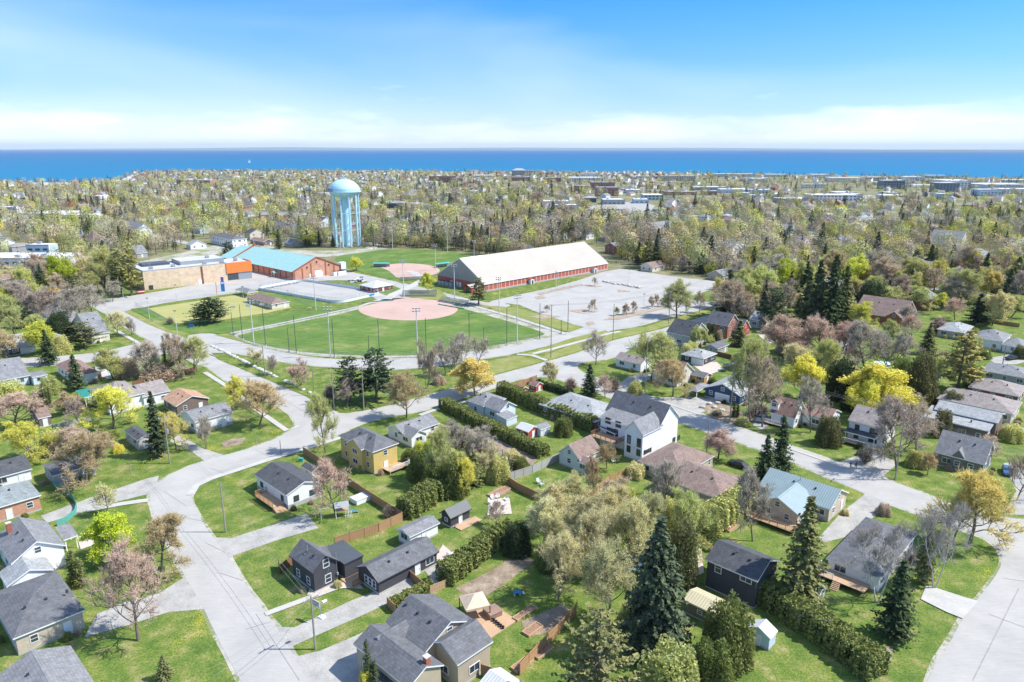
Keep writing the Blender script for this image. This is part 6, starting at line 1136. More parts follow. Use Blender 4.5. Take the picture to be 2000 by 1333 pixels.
# ------------------------------------------------------------ fences
def fence(path, h, label, kind='board', crop='', mat='wood', step=2.4):
    P = [at(*px(crop, p)) for p in path]; r = thing({'board': 'wooden_fence', 'mesh': 'chain_link_fence', 'net': 'mesh_fence'}[kind], label, 'fence', P[0])
    pn = MB(); post = MB()
    if kind == 'board': post.box(-.06, .06, -.06, .06, -.1, h+.1, mat)
    else: post.tube((0, 0, -.1), (0, 0, h), .035, .035, 'metal_grey', 5)
    pm = post.mesh('post'); n_tot = 0
    for a, b_ in zip(P, P[1:]):
        a_, c_ = a-P[0], b_-P[0]; d = c_-a_; ln = d.length
        if ln < .2: continue
        if kind == 'board':
            pn.bar(a_+Vector((0, 0, h/2)), c_+Vector((0, 0, h/2)), .04, h, mat); pn.bar(a_+Vector((0, 0, h-.02)), c_+Vector((0, 0, h-.02)), .1, .07, mat); pn.bar(a_+Vector((0, 0, h*.5)), c_+Vector((0, 0, h*.5)), .09, .08, mat)
        else:
            for z_ in (h, h*.5, .08): pn.bar(a_+Vector((0, 0, z_)), c_+Vector((0, 0, z_)), .035, .035, 'metal_grey')
            k = int(ln/.35)
            for i in range(k): q = a_.lerp(c_, (i+.5)/k); pn.bar((q.x, q.y, .05), (q.x, q.y, h), .012, .012, 'metal_grey')
        k = max(1, int(ln/step))
        for i in range(k+1):
            if n_tot < 98: link('post', pm, r, a_.lerp(c_, i/k)); n_tot += 1
    pn.build('panel', r); return r
fence([(593, 888), (640, 918), (700, 962), (787, 1018)], 1.9, 'long brown board fence between the white bungalow and the yellow house')
fence([(787, 1018), (740, 1040), (655, 1068)], 1.9, 'brown board fence behind the black gabled house', mat='wood')
fence([(545, 1108), (548, 1122), (575, 1100), (580, 1096)], 1.8, 'short dark board fence at the corner of the black house', mat='wood_dark')
fence([(800, 1130), (835, 1160)], 1.6, 'short slanting board fence at the end of the long outbuilding')
fence([(840, 1160), (870, 1148)], 1.4, 'light board gate beside the cedar hedge and patio', mat='deck_wood')
fence([(987, 942), (1040, 925), (1092, 900)], 1.9, 'weathered grey board fence behind the barn garage', mat='grey_board')
fence([(987, 942), (1010, 958), (1052, 978)], 1.8, 'brown board fence turning down from the grey fence')
fence([(1125, 990), (1160, 972), (1190, 945), (1240, 922), (1290, 895)], 1.9, 'curved brown board fence between the big white home and the bungalow', mat='wood')
fence([(1015, 1320), (1050, 1280), (1090, 1240), (1125, 1200)], 1.9, 'board fence beside the vegetable garden at the bottom')
fence([(940, 1320), (985, 1335)], 1.9, 'short board fence in front of the bottom house')
fence([(757, 1185), (772, 1200)], 1.7, 'short board fence at the corner of the bottom house')
fence([(975, 770), (1010, 758), (1048, 744)], 1.8, 'orange-brown board fence behind the dark red sheds')
fence([(103, 842), (160, 828), (178, 822)], 1.6, 'grey-brown board fence beside the brown shed', mat='grey_board')
fence([(260, 755), (320, 742), (385, 725)], 1.6, 'long dark board fence behind the split-level house', mat='wood_dark')
fence([(1400, 695), (1440, 705), (1455, 712)], 1.6, 'dark board fence behind the grey-roofed garages', mat='wood_dark')
fence([(1365, 1062), (1390, 1080)], 1.5, 'short orange board fence above the black two-storey garage')
fence([(1940, 632), (1990, 640)], 1.6, 'board fence behind the white raised bungalow')
fence([(264, 598), (290, 612), (335, 636)], 1.8, 'chain-link fence along the left side of the bowling green', 'mesh')
fence([(266, 597), (400, 580), (498, 568)], 1.2, 'chain-link fence along the back of the bowling green', 'mesh')
fence([(452, 658), (500, 677), (580, 691), (690, 699), (800, 699), (900, 691), (985, 675), (1060, 659)], 1.8, 'long curved chain-link fence round the big ball field', 'net', step=3)
fence([(880, 590), (930, 600), (1000, 622), (1105, 655)], 1.8, 'chain-link fence along the foul line towards the parking lot', 'net', step=3)
fence([(452, 655), (560, 632), (700, 602)], 1.4, 'chain-link fence along the left foul line', 'net', step=3)
fence([(765, 543), (790, 545), (832, 540)], 3.5, 'tall mesh backstop behind the second infield', 'net', step=3)
fence([(560, 572), (585, 590), (600, 597)], 1.5, 'chain-link fence between clubhouse and rink', 'net')
fence([(1052, 575), (1100, 564), (1136, 557)], 1.6, 'wire fence dividing the parking lot', 'net', step=4)
fence([(48, 1130), (60, 1150)], 1.2, 'low fence beside the white gabled house', 'board', mat='trim_white')
# green construction net
g_ = MB(); path = [at(*px('d3', p)) for p in ((290, 245), (360, 290), (405, 335), (425, 375), (415, 410), (370, 450), (315, 475))]
for a, b_ in zip(path, path[1:]): g_.bar((a.x, a.y, .6), (b_.x, b_.y, .6), .03, 1.2, 'green_net')
tag(g_.build('netting_fence'), 'low green netting fence curving across the drive beside the brick house', 'netting')
# ------------------------------------------------------------ poles and wires
def utility_pole(b_, ty, label, arms=1, lamp=False, dark=True, rot=46, transformer=False):
    p = at(*b_); h = min(19, height_at(p, ty)); r = thing('utility_pole', label, 'utility pole', p, R(rot))
    MB().tube((0, 0, -.2), (0, 0, h), .17, .11, 'pole_wood', 8).build('pole', r)
    for i in range(arms):
        a = MB(); a.box(-1.2, 1.2, -.06, .06, h-.55-i*.9, h-.4-i*.9, 'pole_wood')
        a.build('crossarm', r)
        for x_ in (-1.1, 0, 1.1): MB().tube((x_, 0, h-.4-i*.9), (x_, 0, h-.15-i*.9), .05, .04, 'trim_white', 6).build('insulator', r)
    if lamp:
        MB().tube((0, 0, h*.72), (1.9, 0, h*.78), .04, .04, 'metal_grey', 5).box(1.7, 2.4, -.15, .15, h*.77, h*.8, 'trim_white').build('street_light', r)
    if transformer: MB().tube((.35, 0, h*.62), (.35, 0, h*.62+1.1), .3, .3, 'metal_grey', 10).build('transformer', r)
    return r, p, h
UP = {}
for key_, b_, ty, lab, kw in [
    ('a', (441, 1040), 942, 'wooden utility pole on the lawn of the white corner bungalow', dict(arms=0)), ('b', (616, 1269), 1164, 'utility pole with street lamp beside the basketball hoop', dict(lamp=True)), ('c', (1748, 938), 797, 'tall leaning utility pole beside the street shadow on the right', dict()), ('d', (1425, 826), 706, 'tall utility pole with transformer in the rock garden', dict(transformer=True)),
    ('e', (332, 906), 812, 'utility pole with transformer beside the spruce on the left lawn', dict(transformer=True)), ('f', (1380, 888), 820, 'slim pole beside the big white home', dict(arms=0)), ('g', (711, 802), 717, 'utility pole in front of the dark pine pair', dict()), ('h', (653, 802), 727, 'pole at the corner left of the dark pine pair', dict(arms=0)), ('i', (614, 773), 720, 'pole on the triangular lawn by the crossing', dict(arms=0)),
    ('j', (518, 736), 675, 'dark pole at the boulder row', dict(arms=0)), ('k', (892, 722), 677, 'wooden pole on the grass bank', dict()), ('l', (1076, 700), 589, 'tall pole between the two roads', dict()), ('m', (1197, 665), 594, 'pole at the parking lot entrance', dict(arms=0)), ('n', (1306, 633), 568, 'pole on the verge below the leaning tree', dict()), ('o', (1260, 766), 660, 'pale tall pole on the shaded lawn', dict(arms=0)),
    ('p', (1405, 580), 528, 'pole carrying many wires at the parking lot corner', dict(arms=2)), ('q', (1490, 560), 505, 'pole carrying wires in the upper right woods', dict(arms=2)), ('r', (1958, 713), 671, 'leaning pole beside the garage drive at the right edge', dict()), ('s', (982, 922), 878, 'lone post beside the overgrown lot', dict(arms=0)), ('t', (298, 560), 470, 'white pole behind the tan hall', dict(arms=0)), ('u', (120, 545), 490, 'pole in front of the flat white roofs on the left', dict()), ('v', (1770, 520), 480, 'pole in the distant right woods', dict()),
    ('w', (288, 448), 415, 'wire pole above the gambrel house', dict()), ('x', (335, 447), 414, 'wire pole right of the gambrel house', dict()), ('y', (1905, 590), 560, 'pole near the upper right houses', dict())]: UP[key_] = utility_pole(b_, ty, lab, **kw)
for b_, ty, lab in [((549, 888), 861, 'short grey post beside the road'), ((501, 870), 840, 'thin wooden post on the corner lawn'), ((256, 925), 905, 'short pale marker post on the left lawn')]:
    p = at(*b_); tag(MB().tube((0, 0, -.1), (0, 0, height_at(p, ty)), .09, .08, 'pole_wood', 6).build('marker_post', None, p), lab, 'post')
def wires(a, b_, label, zs=((0, 0), (1.0, 0), (-1.0, 0)), ha=None, hb=None, sag=.6):
    pa, h1 = UP[a][1], UP[a][2]; pb, h2 = (UP[b_][1], UP[b_][2]) if isinstance(b_, str) else (Vector(b_[0]), b_[1])
    w = MB(); d = (pb-pa).normalized(); n_ = Vector((-d.y, d.x, 0))
    for u, dz in zs:
        A = pa+n_*u+Vector((0, 0, h1-.2+dz)); B = pb+n_*u+Vector((0, 0, h2-.2+dz)); prev = A
        for i in range(1, 11):
            t = i/10; q = A.lerp(B, t)-Vector((0, 0, sag*4*t*(1-t))); w.tube(prev, q, .022, .022, 'wire', 3, False); prev = q
    tag(w.build('power_line'), label, 'power line')
wires('b', 'a', 'wires from the basketball hoop pole to the corner bungalow pole', ((0, 0), (0, -1.2)))
wires('b', (at(430, 1420), 9), 'wires leading from the basketball hoop pole off the bottom', ((0, 0), (0, -1.2)))
wires('b', (HOUSES['black'][0].location+UX*3, 5.3), 'service wire to the black gabled house', ((0, -1.5),))
wires('g', 'h', 'wires between the two corner poles by the dark pines'); wires('g', 'l', 'long wires from the dark pine pole towards the tall road pole', sag=1.6); wires('l', 'n', 'wires along the lower road past the parking lot', sag=1.2)
wires('n', 'p', 'wires from the verge pole to the parking lot corner pole', sag=1.2); wires('p', 'q', 'bundle of wires crossing the upper right woods', ((0, 0), (1.1, 0), (-1.1, 0), (.9, -1), (-.9, -1)), sag=2); wires('h', 'j', 'wires above the boulder row', ((0, 0), (.4, -.5)), sag=1.2); wires('a', 'e', 'wires crossing the left street bend', ((0, 0), (0, -.8)), sag=1.2)
wires('c', 'd', 'wires along the right street beside the cottages', sag=1.4); wires('d', 'o', 'wires from the rock garden pole to the pale pole', ((0, 0), (0, -.8)), sag=.8); wires('c', (at(2080, 1010), 11), 'wires running to the right edge of the street', sag=1.2); wires('f', 'c', 'thin wire across the right street', ((0, 0),), sag=1)
wires('w', 'x', 'distant wires above the gambrel house', ((0, 0), (1, 0), (-1, 0), (0, -1.5)), sag=1.5); wires('k', 'g', 'wires over the grass bank', sag=1)
def flood(b_, ty, label, lamps=6, base=True):
    p = at(*b_); h = height_at(p, ty); r = thing('floodlight_mast', label, 'floodlight', p, R(rng.uniform(-30, 30)))
    MB().tube((0, 0, -.2), (0, 0, h), .22, .12, 'pole_light', 8).build('pole', r); n_ = lamps//2
    MB().box(-1.3, 1.3, -.06, .06, h-.3, h-.18, 'metal_grey').box(-1.0, 1.0, -.06, .06, h-1.2, h-1.08, 'metal_grey').build('crossbar', r)
    lm = MB().box(-.28, .28, -.28, .1, -.2, .2, 'trim_white').box(-.22, .22, -.3, -.28, -.15, .15, 'glass').mesh('lamp')
    for i in range(n_):
        for z_ in (h-.05, h-1.0): link('lamp', lm, r, (-1.1+2.2*i/max(1, n_-1), -.1, z_))
for b_, ty, lab in [((496, 672), 588, 'floodlight mast at the left field corner'), ((646, 699), 600, 'floodlight mast left of the bank pines beside the road'), ((816, 699), 602, 'floodlight mast in front of the ball field centre'), ((1010, 672), 577, 'floodlight mast near the right field corner'), ((975, 613), 542, 'floodlight mast at the edge of the parking lot'), ((888, 586), 517, 'floodlight mast in front of the arena gable'),
    ((789, 581), 509, 'floodlight mast behind home plate'), ((617, 607), 539, 'floodlight mast in front of the outdoor rink'), ((851, 528), 479, 'floodlight mast beside the second infield'), ((926, 500), 470, 'floodlight mast behind the arena roof'), ((956, 497), 434, 'tall floodlight mast in the tree belt, right one'), ((874, 493), 428, 'tall floodlight mast in the tree belt, middle one'), ((767, 488), 425, 'tall floodlight mast right of the water tower'), ((666, 497), 430, 'pale mast standing in front of the water tower')]: flood(b_, ty, lab)
pm_ = {}
for i, (b_, ty) in enumerate([((c5x, c5y), t_) for (c5x, c5y), t_ in [((456, 657), 610), ((474, 663), 595), ((519, 676), 603), ((565, 687), 640), ((579, 689), 616), ((653, 699), 624), ((721, 690), 655), ((741, 688), 624), ((833, 698), 622), ((917, 686), 612), ((918, 686), 613), ((945, 675), 640), ((990, 675), 603), ((1054, 663), 593), ((1096, 653), 625), ((1109, 648), 588)] if True]):
    if i == 10: continue
    p = at(*b_); h = height_at(p, ty); o = MB().tube((0, 0, -.1), (0, 0, h), .14, .1, 'metal_dark', 6).box(-.35, .35, -.35, .35, -.1, .35, 'concrete').build('net_pole', None, p)
    tag(o, 'dark ball net pole beside the field fence', 'pole', 'ball net poles round the big field')
for b_, ty, lab in [((346, 589), 557, 'lamp post in the paved yard in front of the tan hall'), ((244, 602), 565, 'street lamp at the paved yard entrance'), ((293, 628), 583, 'dark lamp post on the bowling green verge'), ((347, 655), 608, 'lamp post at the bowling green corner'), ((476, 590), 560, 'white lamp post beside the picnic shelter'), ((1086, 567), 532, 'lamp post in the arena car park, left one'), ((1228, 554), 527, 'lamp post in the arena car park, far one'), ((1257, 604), 575, 'lamp post by the leaning tree'), ((1113, 566), 550, 'short pole in the arena car park')]:
    p = at(*b_); h = height_at(p, ty); r = thing('lamp_post', lab, 'lamp post', p); MB().tube((0, 0, -.1), (0, 0, h), .1, .07, 'pole_light', 6).build('pole', r); MB().box(-.5, .5, -.2, .2, h-.02, h+.18, 'trim_dark').build('lamp', r)
# ------------------------------------------------------------ the town beyond: trees and houses by street rows
TOWN_NO = [[(-400, 1500), (-400, 660), (0, 650), (100, 612), (190, 580), (262, 540), (262, 505), (330, 495), (430, 478), (480, 478), (520, 478), (640, 488), (660, 488), (780, 486), (900, 492), (960, 512), (1150, 470), (1210, 512), (1300, 536), (1400, 545), (1430, 556), (1400, 620), (1440, 640), (1560, 620), (1700, 588), (1830, 606), (2000, 612), (2500, 640), (2500, 1500)],
           [(-80, 519), (125, 518), (190, 526), (150, 536), (-80, 540)], [(1135, 398), (1250, 388), (1290, 400), (1270, 425), (1150, 428)], [(1590, 385), (1700, 378), (1740, 392), (1600, 402)], [(930, 357), (1010, 355), (1050, 362), (960, 366)], [(1600, 440), (1625, 438), (1625, 446), (1598, 447)]]
WHITE = [ # flat commercial and public buildings: x0, x1 (px), base y, height m, depth m, colour, label
 (-60, 118, 520, 4.5, 26, 'white', 'long flat white-roofed shop row at the left edge'), (54, 98, 503, 8, 10, 'bluewh', 'pale blue rooftop block on the white shop row'), (48, 118, 428, 5, 40, 'white', 'long flat pale school building on the far left'), (118, 190, 430, 4.5, 22, 'white', 'second flat pale school wing beside the first'), (-40, 36, 418, 7, 14, 'white', 'row of white dormered townhouses at the left edge'), (100, 165, 398, 6, 20, 'brick', 'brick church hall with orange roof corner'),
 (345, 410, 362, 9, 40, 'brick', 'brick school with flat pale roof near the left shore'), (838, 890, 357, 13, 20, 'brick', 'brick apartment block beyond the woods'), (882, 905, 360, 11, 22, 'brick', 'tall brick block beside the apartment block'), (922, 965, 349, 7, 40, 'white', 'long pale hall near the shore'), (1000, 1027, 345, 15, 22, 'grey', 'grey shore hotel with hipped roof'), (1028, 1046, 345, 14, 18, 'cream', 'cream tower block beside the shore hotel'),
 (1000, 1035, 354, 8, 26, 'brick', 'low brick terrace before the shore hotel'), (1060, 1095, 358, 10, 22, 'brick', 'brick apartment row right of the shore hotel'), (1112, 1178, 356, 9, 50, 'white', 'broad white supermarket near the shore'), (1135, 1165, 350, 13, 30, 'white', 'white stepped block behind the supermarket'), (1080, 1095, 360, 12, 20, 'brick', 'small brick block left of the supermarket'), (1125, 1155, 376, 10, 28, 'brick', 'brown brick downtown block with flat roof'), (1165, 1208, 384, 13, 26, 'brick', 'large pink brick downtown block'), (1155, 1200, 372, 13, 20, 'brick', 'upper brick downtown block'),
 (1140, 1165, 396, 6, 16, 'navy', 'navy gabled shop with pale roof'), (1178, 1220, 400, 6, 24, 'grey', 'grey flat warehouse in the town centre'), (1240, 1268, 398, 5, 26, 'bluewh', 'pale blue-roofed store beside the depot'), (1225, 1255, 378, 5, 26, 'white', 'white depot roof in the town centre'), (1240, 1285, 349, 5, 20, 'grey', 'low grey terrace near the shore trees'), (1294, 1358, 354, 11, 20, 'cream', 'white motel row with dark window bays'), (1300, 1362, 382, 5, 20, 'brick', 'long low dark-red store in the town centre'), (1376, 1400, 382, 6, 24, 'brick', 'tan and red restaurant roof'),
 (1355, 1420, 372, 5, 26, 'grey', 'long grey-roofed store behind the conifers'), (1410, 1470, 378, 6, 30, 'bluewh', 'pale blue warehouse near the tall spruce'), (1455, 1475, 380, 7, 26, 'white', 'white end block of the blue warehouse'), (1400, 1475, 346, 7, 36, 'bluewh', 'wide pale roof near the shore'), (1500, 1540, 346, 6, 40, 'bluewh', 'blue-roofed shed near the shore'), (1590, 1624, 348, 8, 40, 'white', 'white shore factory with domed roof'), (1625, 1688, 356, 9, 40, 'white', 'long white warehouse near the right shore'), (1690, 1726, 354, 8, 30, 'cream', 'yellow-fronted warehouse near the right shore'), (1724, 1766, 370, 15, 22, 'dark', 'dark glass office block with four storeys'), (1762, 1772, 369, 15, 30, 'white', 'white stair tower of the dark glass block'),
 (1772, 1806, 354, 9, 40, 'white', 'red-edged white warehouse behind the glass office block'), (1832, 1872, 376, 15, 26, 'dark', 'dark glass hotel with white wing'), (1856, 1894, 372, 15, 24, 'white', 'white four-storey hotel wing beside the dark glass hotel'), (1786, 1836, 368, 5, 30, 'white', 'low white plaza near the hotel'), (1850, 1900, 360, 7, 60, 'white', 'long white plaza roof behind the hotel'), (1912, 1955, 384, 10, 22, 'bluewh', 'pale two-storey clinic with red entrance'), (1925, 2010, 370, 8, 60, 'bluewh', 'huge pale blue warehouse at the right edge'), (1960, 2020, 380, 8, 30, 'white', 'low white warehouse in front of the huge blue one'),
 (1588, 1680, 392, 7, 36, 'white', 'broad white store with a large car park'), (1524, 1580, 398, 6, 30, 'grey', 'grey flat-roofed strip of shops'), (1650, 1685, 388, 6, 20, 'cream', 'beige wing of the broad white store'), (950, 975, 398, 5, 16, 'brick', 'salmon-roofed depot above the pine belt'), (860, 900, 384, 5, 24, 'bluewh', 'pale green-roofed long store left of the dark spruce'), (1035, 1060, 388, 5, 16, 'redroof', 'bright red-roofed restaurant'), (745, 790, 407, 6, 14, 'navy', 'dark blue house roof right of the water tower'), (1062, 1112, 402, 5, 30, 'white', 'white flat store beside the town car park'), (1085, 1130, 410, 5, 20, 'bluewh', 'light blue flat store in the town centre')]
M('cm_white', (.7, .7, .69), .8, .06, .1); M('cm_bluewh', (.45, .56, .63), .8, .06, .1); M('cm_cream', (.58, .51, .40), .8, .1, .2); M('cm_brick', (.33, .18, .14), .9, .15, .2); M('cm_dark', (.16, .2, .24), .5, .1, .2); M('cm_grey', (.36, .37, .38), .8, .1, .2); M('cm_navy', (.07, .11, .18), .8, .1, .2); M('cm_redroof', (.6, .1, .07), .7, .1, .2)
wg = np.random.default_rng(21)
for k in range(46):
    by = wg.uniform(347, 394); x0 = wg.uniform(1090, 1990) if k % 4 else wg.uniform(20, 1000); wd_ = wg.uniform(20, 60) if k % 4 else wg.uniform(12, 26)
    if any(not (x0+wd_+4 < q[0] or x0-4 > q[1]) and abs(by-q[2]) < 4.5 for q in WHITE): continue
    c_ = ['white', 'bluewh', 'cream', 'white'][k % 4]; WHITE.append((x0, x0+wd_, by, wg.uniform(4, 7.5), wg.uniform(18, 34), c_, {'white': 'white', 'bluewh': 'pale blue', 'cream': 'cream'}[c_]+' flat-roofed store '+('far right' if x0 > 1600 else 'right of centre' if x0 > 1250 else 'in the centre' if x0 > 700 else 'far left')+', '+('by the shore' if by < 362 else 'far streets' if by < 380 else 'middle distance')))
for x0, x1, by, h, dp, colr, lab in WHITE:
    if len(lab.split()) < 5: lab += ' in the distant town'
    a, b_ = at(x0, by), at(x1, by); Wd = b_.x-a.x; fx = 1 if rng.random() < .8 else 0; rz = R(rng.uniform(-4, 4))
    r = thing('commercial_building', lab, 'building', ((a.x+b_.x)/2, a.y+dp/2, 0), rz); wl = 'cm_'+colr
    MB().box(-Wd/2, Wd/2, -dp/2, dp/2, -.2, h, wl).build('wall', r)
    f = MB(); f.box(-Wd/2+.4, Wd/2-.4, -dp/2+.4, dp/2-.4, h, h+.2, 'cm_redroof' if colr == 'redroof' else ('cm_white' if colr in ('white', 'bluewh', 'cream', 'grey', 'dark') else 'cm_grey'))
    f.box(-Wd/2-.1, Wd/2+.1, -dp/2-.1, -dp/2+.3, h-.4, h+.5, 'cm_grey' if colr != 'brick' else wl)
    for i in range(int(rng.integers(1, 4))): u, v = rng.uniform(-Wd/2+3, Wd/2-3), rng.uniform(-dp/2+3, dp/2-3); f.box(u-1.3, u+1.3, v-1, v+1, h+.2, h+1.8, 'metal_grey')
    if colr == 'navy' or 'hotel with hipped' in lab: f.slab(roof_polys(-Wd/2-.5, Wd/2+.5, -dp/2-.5, dp/2+.5, h+.2, h*.35, 'hip', 'x'), .3, 'cm_grey', 'cm_white')
    f.build('roof', r); n_ = int(min(14, max(2, Wd/5))); fl = max(1, int(h/3.4)); ww = Wd/n_*.6
    wm = MB().box(-ww/2, ww/2, -.06, .02, -.7, .7, 'glass').mesh('window')
    for j in range(fl):
        for i in range(n_): link('window', wm, r, (-Wd/2+(i+.5)*Wd/n_, -dp/2-.02, 1.9+j*3.3))
    FOOT.append((Vector((r.location.x, r.location.y, 0)), Wd/2+2, dp/2+3, Vector((1, 0, 0)), Vector((0, 1, 0))))
wg = np.random.default_rng(21)
def in_foot(p, m=0):
    for c, a, b_, ux, uy in FOOT:
        d = Vector((p[0]-c.x, p[1]-c.y, 0))
        if abs(d.dot(ux)) < a+m and abs(d.dot(uy)) < b_+m: return True
    return False
NOXY = [[at(*q).to_tuple()[:2] for q in P] for P in TOWN_NO]
ROADXY = list(XY.values())
def street(s, t):
    return min(abs(((s+20) % 96)-48), abs(((t+60) % 190)-95)) < 5.5
def allowed(X, Y):
    if Y > shoreY(X, Y)-14: return False
    return not any(inpoly((X, Y), P) for P in NOXY) and not any(inpoly((X, Y), P) for P in ROADXY)
# far houses on lots along the rows
lots = []; hs = np.random.default_rng(5)
for i in range(-34, 40):
    for j in range(-8, 140):
        s = i*48+24+4*hs.uniform(-1, 1)+0; t = j*21+3*hs.uniform(-1, 1)
        X = UX.x*s+UY.x*t; Y = UX.y*s+UY.y*t
        if not (230 < Y < 2500) or abs(X) > .76*Y+10 or street(s, t) or hs.random() < (.2 if X < .1*Y else .06): continue
        if Y < 420 and hs.random() < .3: continue
        if not allowed(X, Y) or in_foot((X, Y), 9): continue
        if X > .22*Y and Y > 1000 and hs.random() < .6: continue
        lots.append((math.hypot(X, Y), X, Y))
lots.sort()
WC = [('white', 'white'), ('white', 'white'), ('white', 'white'), ('cream', 'cream'), ('grey', 'grey'), ('brick', 'brick'), ('paleblue', 'pale blue'), ('tan', 'tan')]
RC = [('charcoal', 'dark'), ('grey', 'grey'), ('brown', 'brown'), ('light', 'pale grey'), ('taupe', 'taupe'), ('grey', 'grey'), ('mauve', 'mauve')]
FM = {}
NH = 235
stv, stf, stm = [], [], []
far = MB()
zone = lambda p: (('far left' if p[0] < 330 else 'left of water tower' if p[0] < 640 else 'right of water tower' if p[0] < 900 else 'behind beige-roofed arena' if p[0] < 1250 else 'in right-hand woods' if p[0] < 1600 else 'far right'), ('by the shore' if p[1] < 362 else 'far streets' if p[1] < 392 else 'middle distance' if p[1] < 440 else 'nearer streets'))
for n_, (dist, X, Y) in enumerate(lots):
    wi, ri = int(hs.integers(len(WC))), int(hs.integers(len(RC))); two = hs.random() < .4; a, b_ = hs.uniform(4.5, 6.5), hs.uniform(3.8, 5); h = 5.2 if two else 3.0; typ = 'gable' if hs.random() < .65 else 'hip'; ax = 'xy'[int(hs.integers(2))]
    th = TH+R(hs.uniform(-3, 3)); wm = WC[wi][0]; wm = wm if wm == 'brick' else 'siding_'+wm; rise = (.42 if typ == 'hip' else .55)*(b_ if ax == 'x' else a)
    if n_ < NH:
        k = (wi, ri, two, typ, ax)
        if k not in FM:
            w = MB(); wall_block(w, -a, a, -b_, b_, h, rise, typ, ax, wm); r = MB(); r.slab(roof_polys(-a-.4, a+.4, -b_-.4, b_+.4, h, rise, typ, ax), .2, 'shingle_'+RC[ri][0], 'trim_white'); FM[k] = (w.mesh('wall'), r.mesh('roof'), a, b_)
        wme, rme, aa, bb = FM[k]; p = proj(X, Y, 0); zn = zone(p)
        r = thing('house', f'{WC[wi][1]} {"two-storey " if two else ""}house with {RC[ri][1]} roof {zn[0]}, {zn[1]}', 'house', (X, Y, 0), th, 'far houses of the town'); r['auto'] = 1
        link('wall', wme, r); link('roof', rme, r)
        if n_ < 130:
            wA, wB = window_meshes(1.3, 1.1, 'trim_white')
            for j in range(2 if two else 1):
                for u in (-.5, .5):
                    o = link('window', wA, r, (aa*u, -bb, 1.7+2.6*j)); link('pane', wB, o); o = link('window', wA, r, (-aa, bb*u, 1.7+2.6*j), -math.pi/2); link('pane', wB, o)
    else:
        k0 = len(far.v); f0 = len(far.f); wall_block(far, -a, a, -b_, b_, h, rise, typ, ax, wm); far.slab(roof_polys(-a-.4, a+.4, -b_-.4, b_+.4, h, rise, typ, ax), .2, 'shingle_'+RC[ri][0], 'trim_white')
        ca, sa = math.cos(th), math.sin(th); far.v[k0:] = [(X+x*ca-y*sa, Y+x*sa+y*ca, z_) for x, y, z_ in far.v[k0:]]
    FOOT.append((Vector((X, Y, 0)), a+.8, b_+.8, Vector((math.cos(th), math.sin(th), 0)), Vector((-math.sin(th), math.cos(th), 0))))
print('lots', len(lots))
o = far.build('distant_houses'); o['kind'] = 'stuff'; o['label'] = 'roofs of the distant town towards the shore'
# far streets
ST = []
for i in range(-36, 42):
    for j in range(-12, 60):
        s0 = i*96+28; t0 = j*48; t1 = t0+48
        for (p, q) in (((s0, t0), (s0, t1)),):
            A = UX*p[0]+UY*p[1]; B = UX*q[0]+UY*q[1]
            if all(260 < P.y < 2400 and abs(P.x) < .8*P.y and allowed(P.x, P.y) for P in (A, B)): ST.append(strip([(A.x, A.y), (B.x, B.y)], 7))
tri_sheet('town_streets', ST, 'asphalt', .06)
# trees: a few hundred of their own, the rest one mass
FG = {}
def cell(X, Y): return (int(X//25), int(Y//25))
for c in FOOT: 
    for dx in (-1, 0, 1):
        for dy in (-1, 0, 1): FG.setdefault((cell(c[0].x, c[0].y)[0]+dx, cell(c[0].x, c[0].y)[1]+dy), []).append(c)
def near_foot(X, Y):
    for c, a, b_, ux, uy in FG.get(cell(X, Y), []):
        dx, dy = X-c.x, Y-c.y
        if abs(dx*ux.x+dy*ux.y) < a+1 and abs(dx*uy.x+dy*uy.y) < b_+1: return True
    return False
BIG = [f for f in FOOT if f[1] > 12]
cand = []; tg = np.random.default_rng(11)
for k in range(60000):
    Y = 230+(2450-230)*tg.random()**1.0; X = tg.uniform(-.77, .77)*Y
    s, t = X*UX.x+Y*UX.y, X*UY.x+Y*UY.y
    pz = ((.36 if X < .12*Y else .26) if Y < 1200 else .30)*(.45+1.1*(.5+.5*math.sin(X*.021+1.3*math.sin(Y*.013))*math.cos(Y*.017+X*.006)))
    if X > .12*Y and Y > 900: pz *= .6
    if X > 90 and Y < 640: pz = .6
    if tg.random() > pz or street(s, t): continue
    if near_foot(X, Y) or not allowed(X, Y): continue
    if any(abs((X-c.x)*ux.x+(Y-c.y)*ux.y) < a and abs((X-c.x)*uy.x+(Y-c.y)*uy.y) < b_ for c, a, b_, ux, uy in BIG): continue
    cand.append((Y, X))
used = {}; trees_ = []
for Y, X in sorted(cand):
    sp_ = 8 if Y < 450 else (10.5 if Y < 800 else 14); c = (int(X//sp_), int(Y//sp_), sp_)
    if c in used: continue
    used[c] = 1; trees_.append((Y, X))
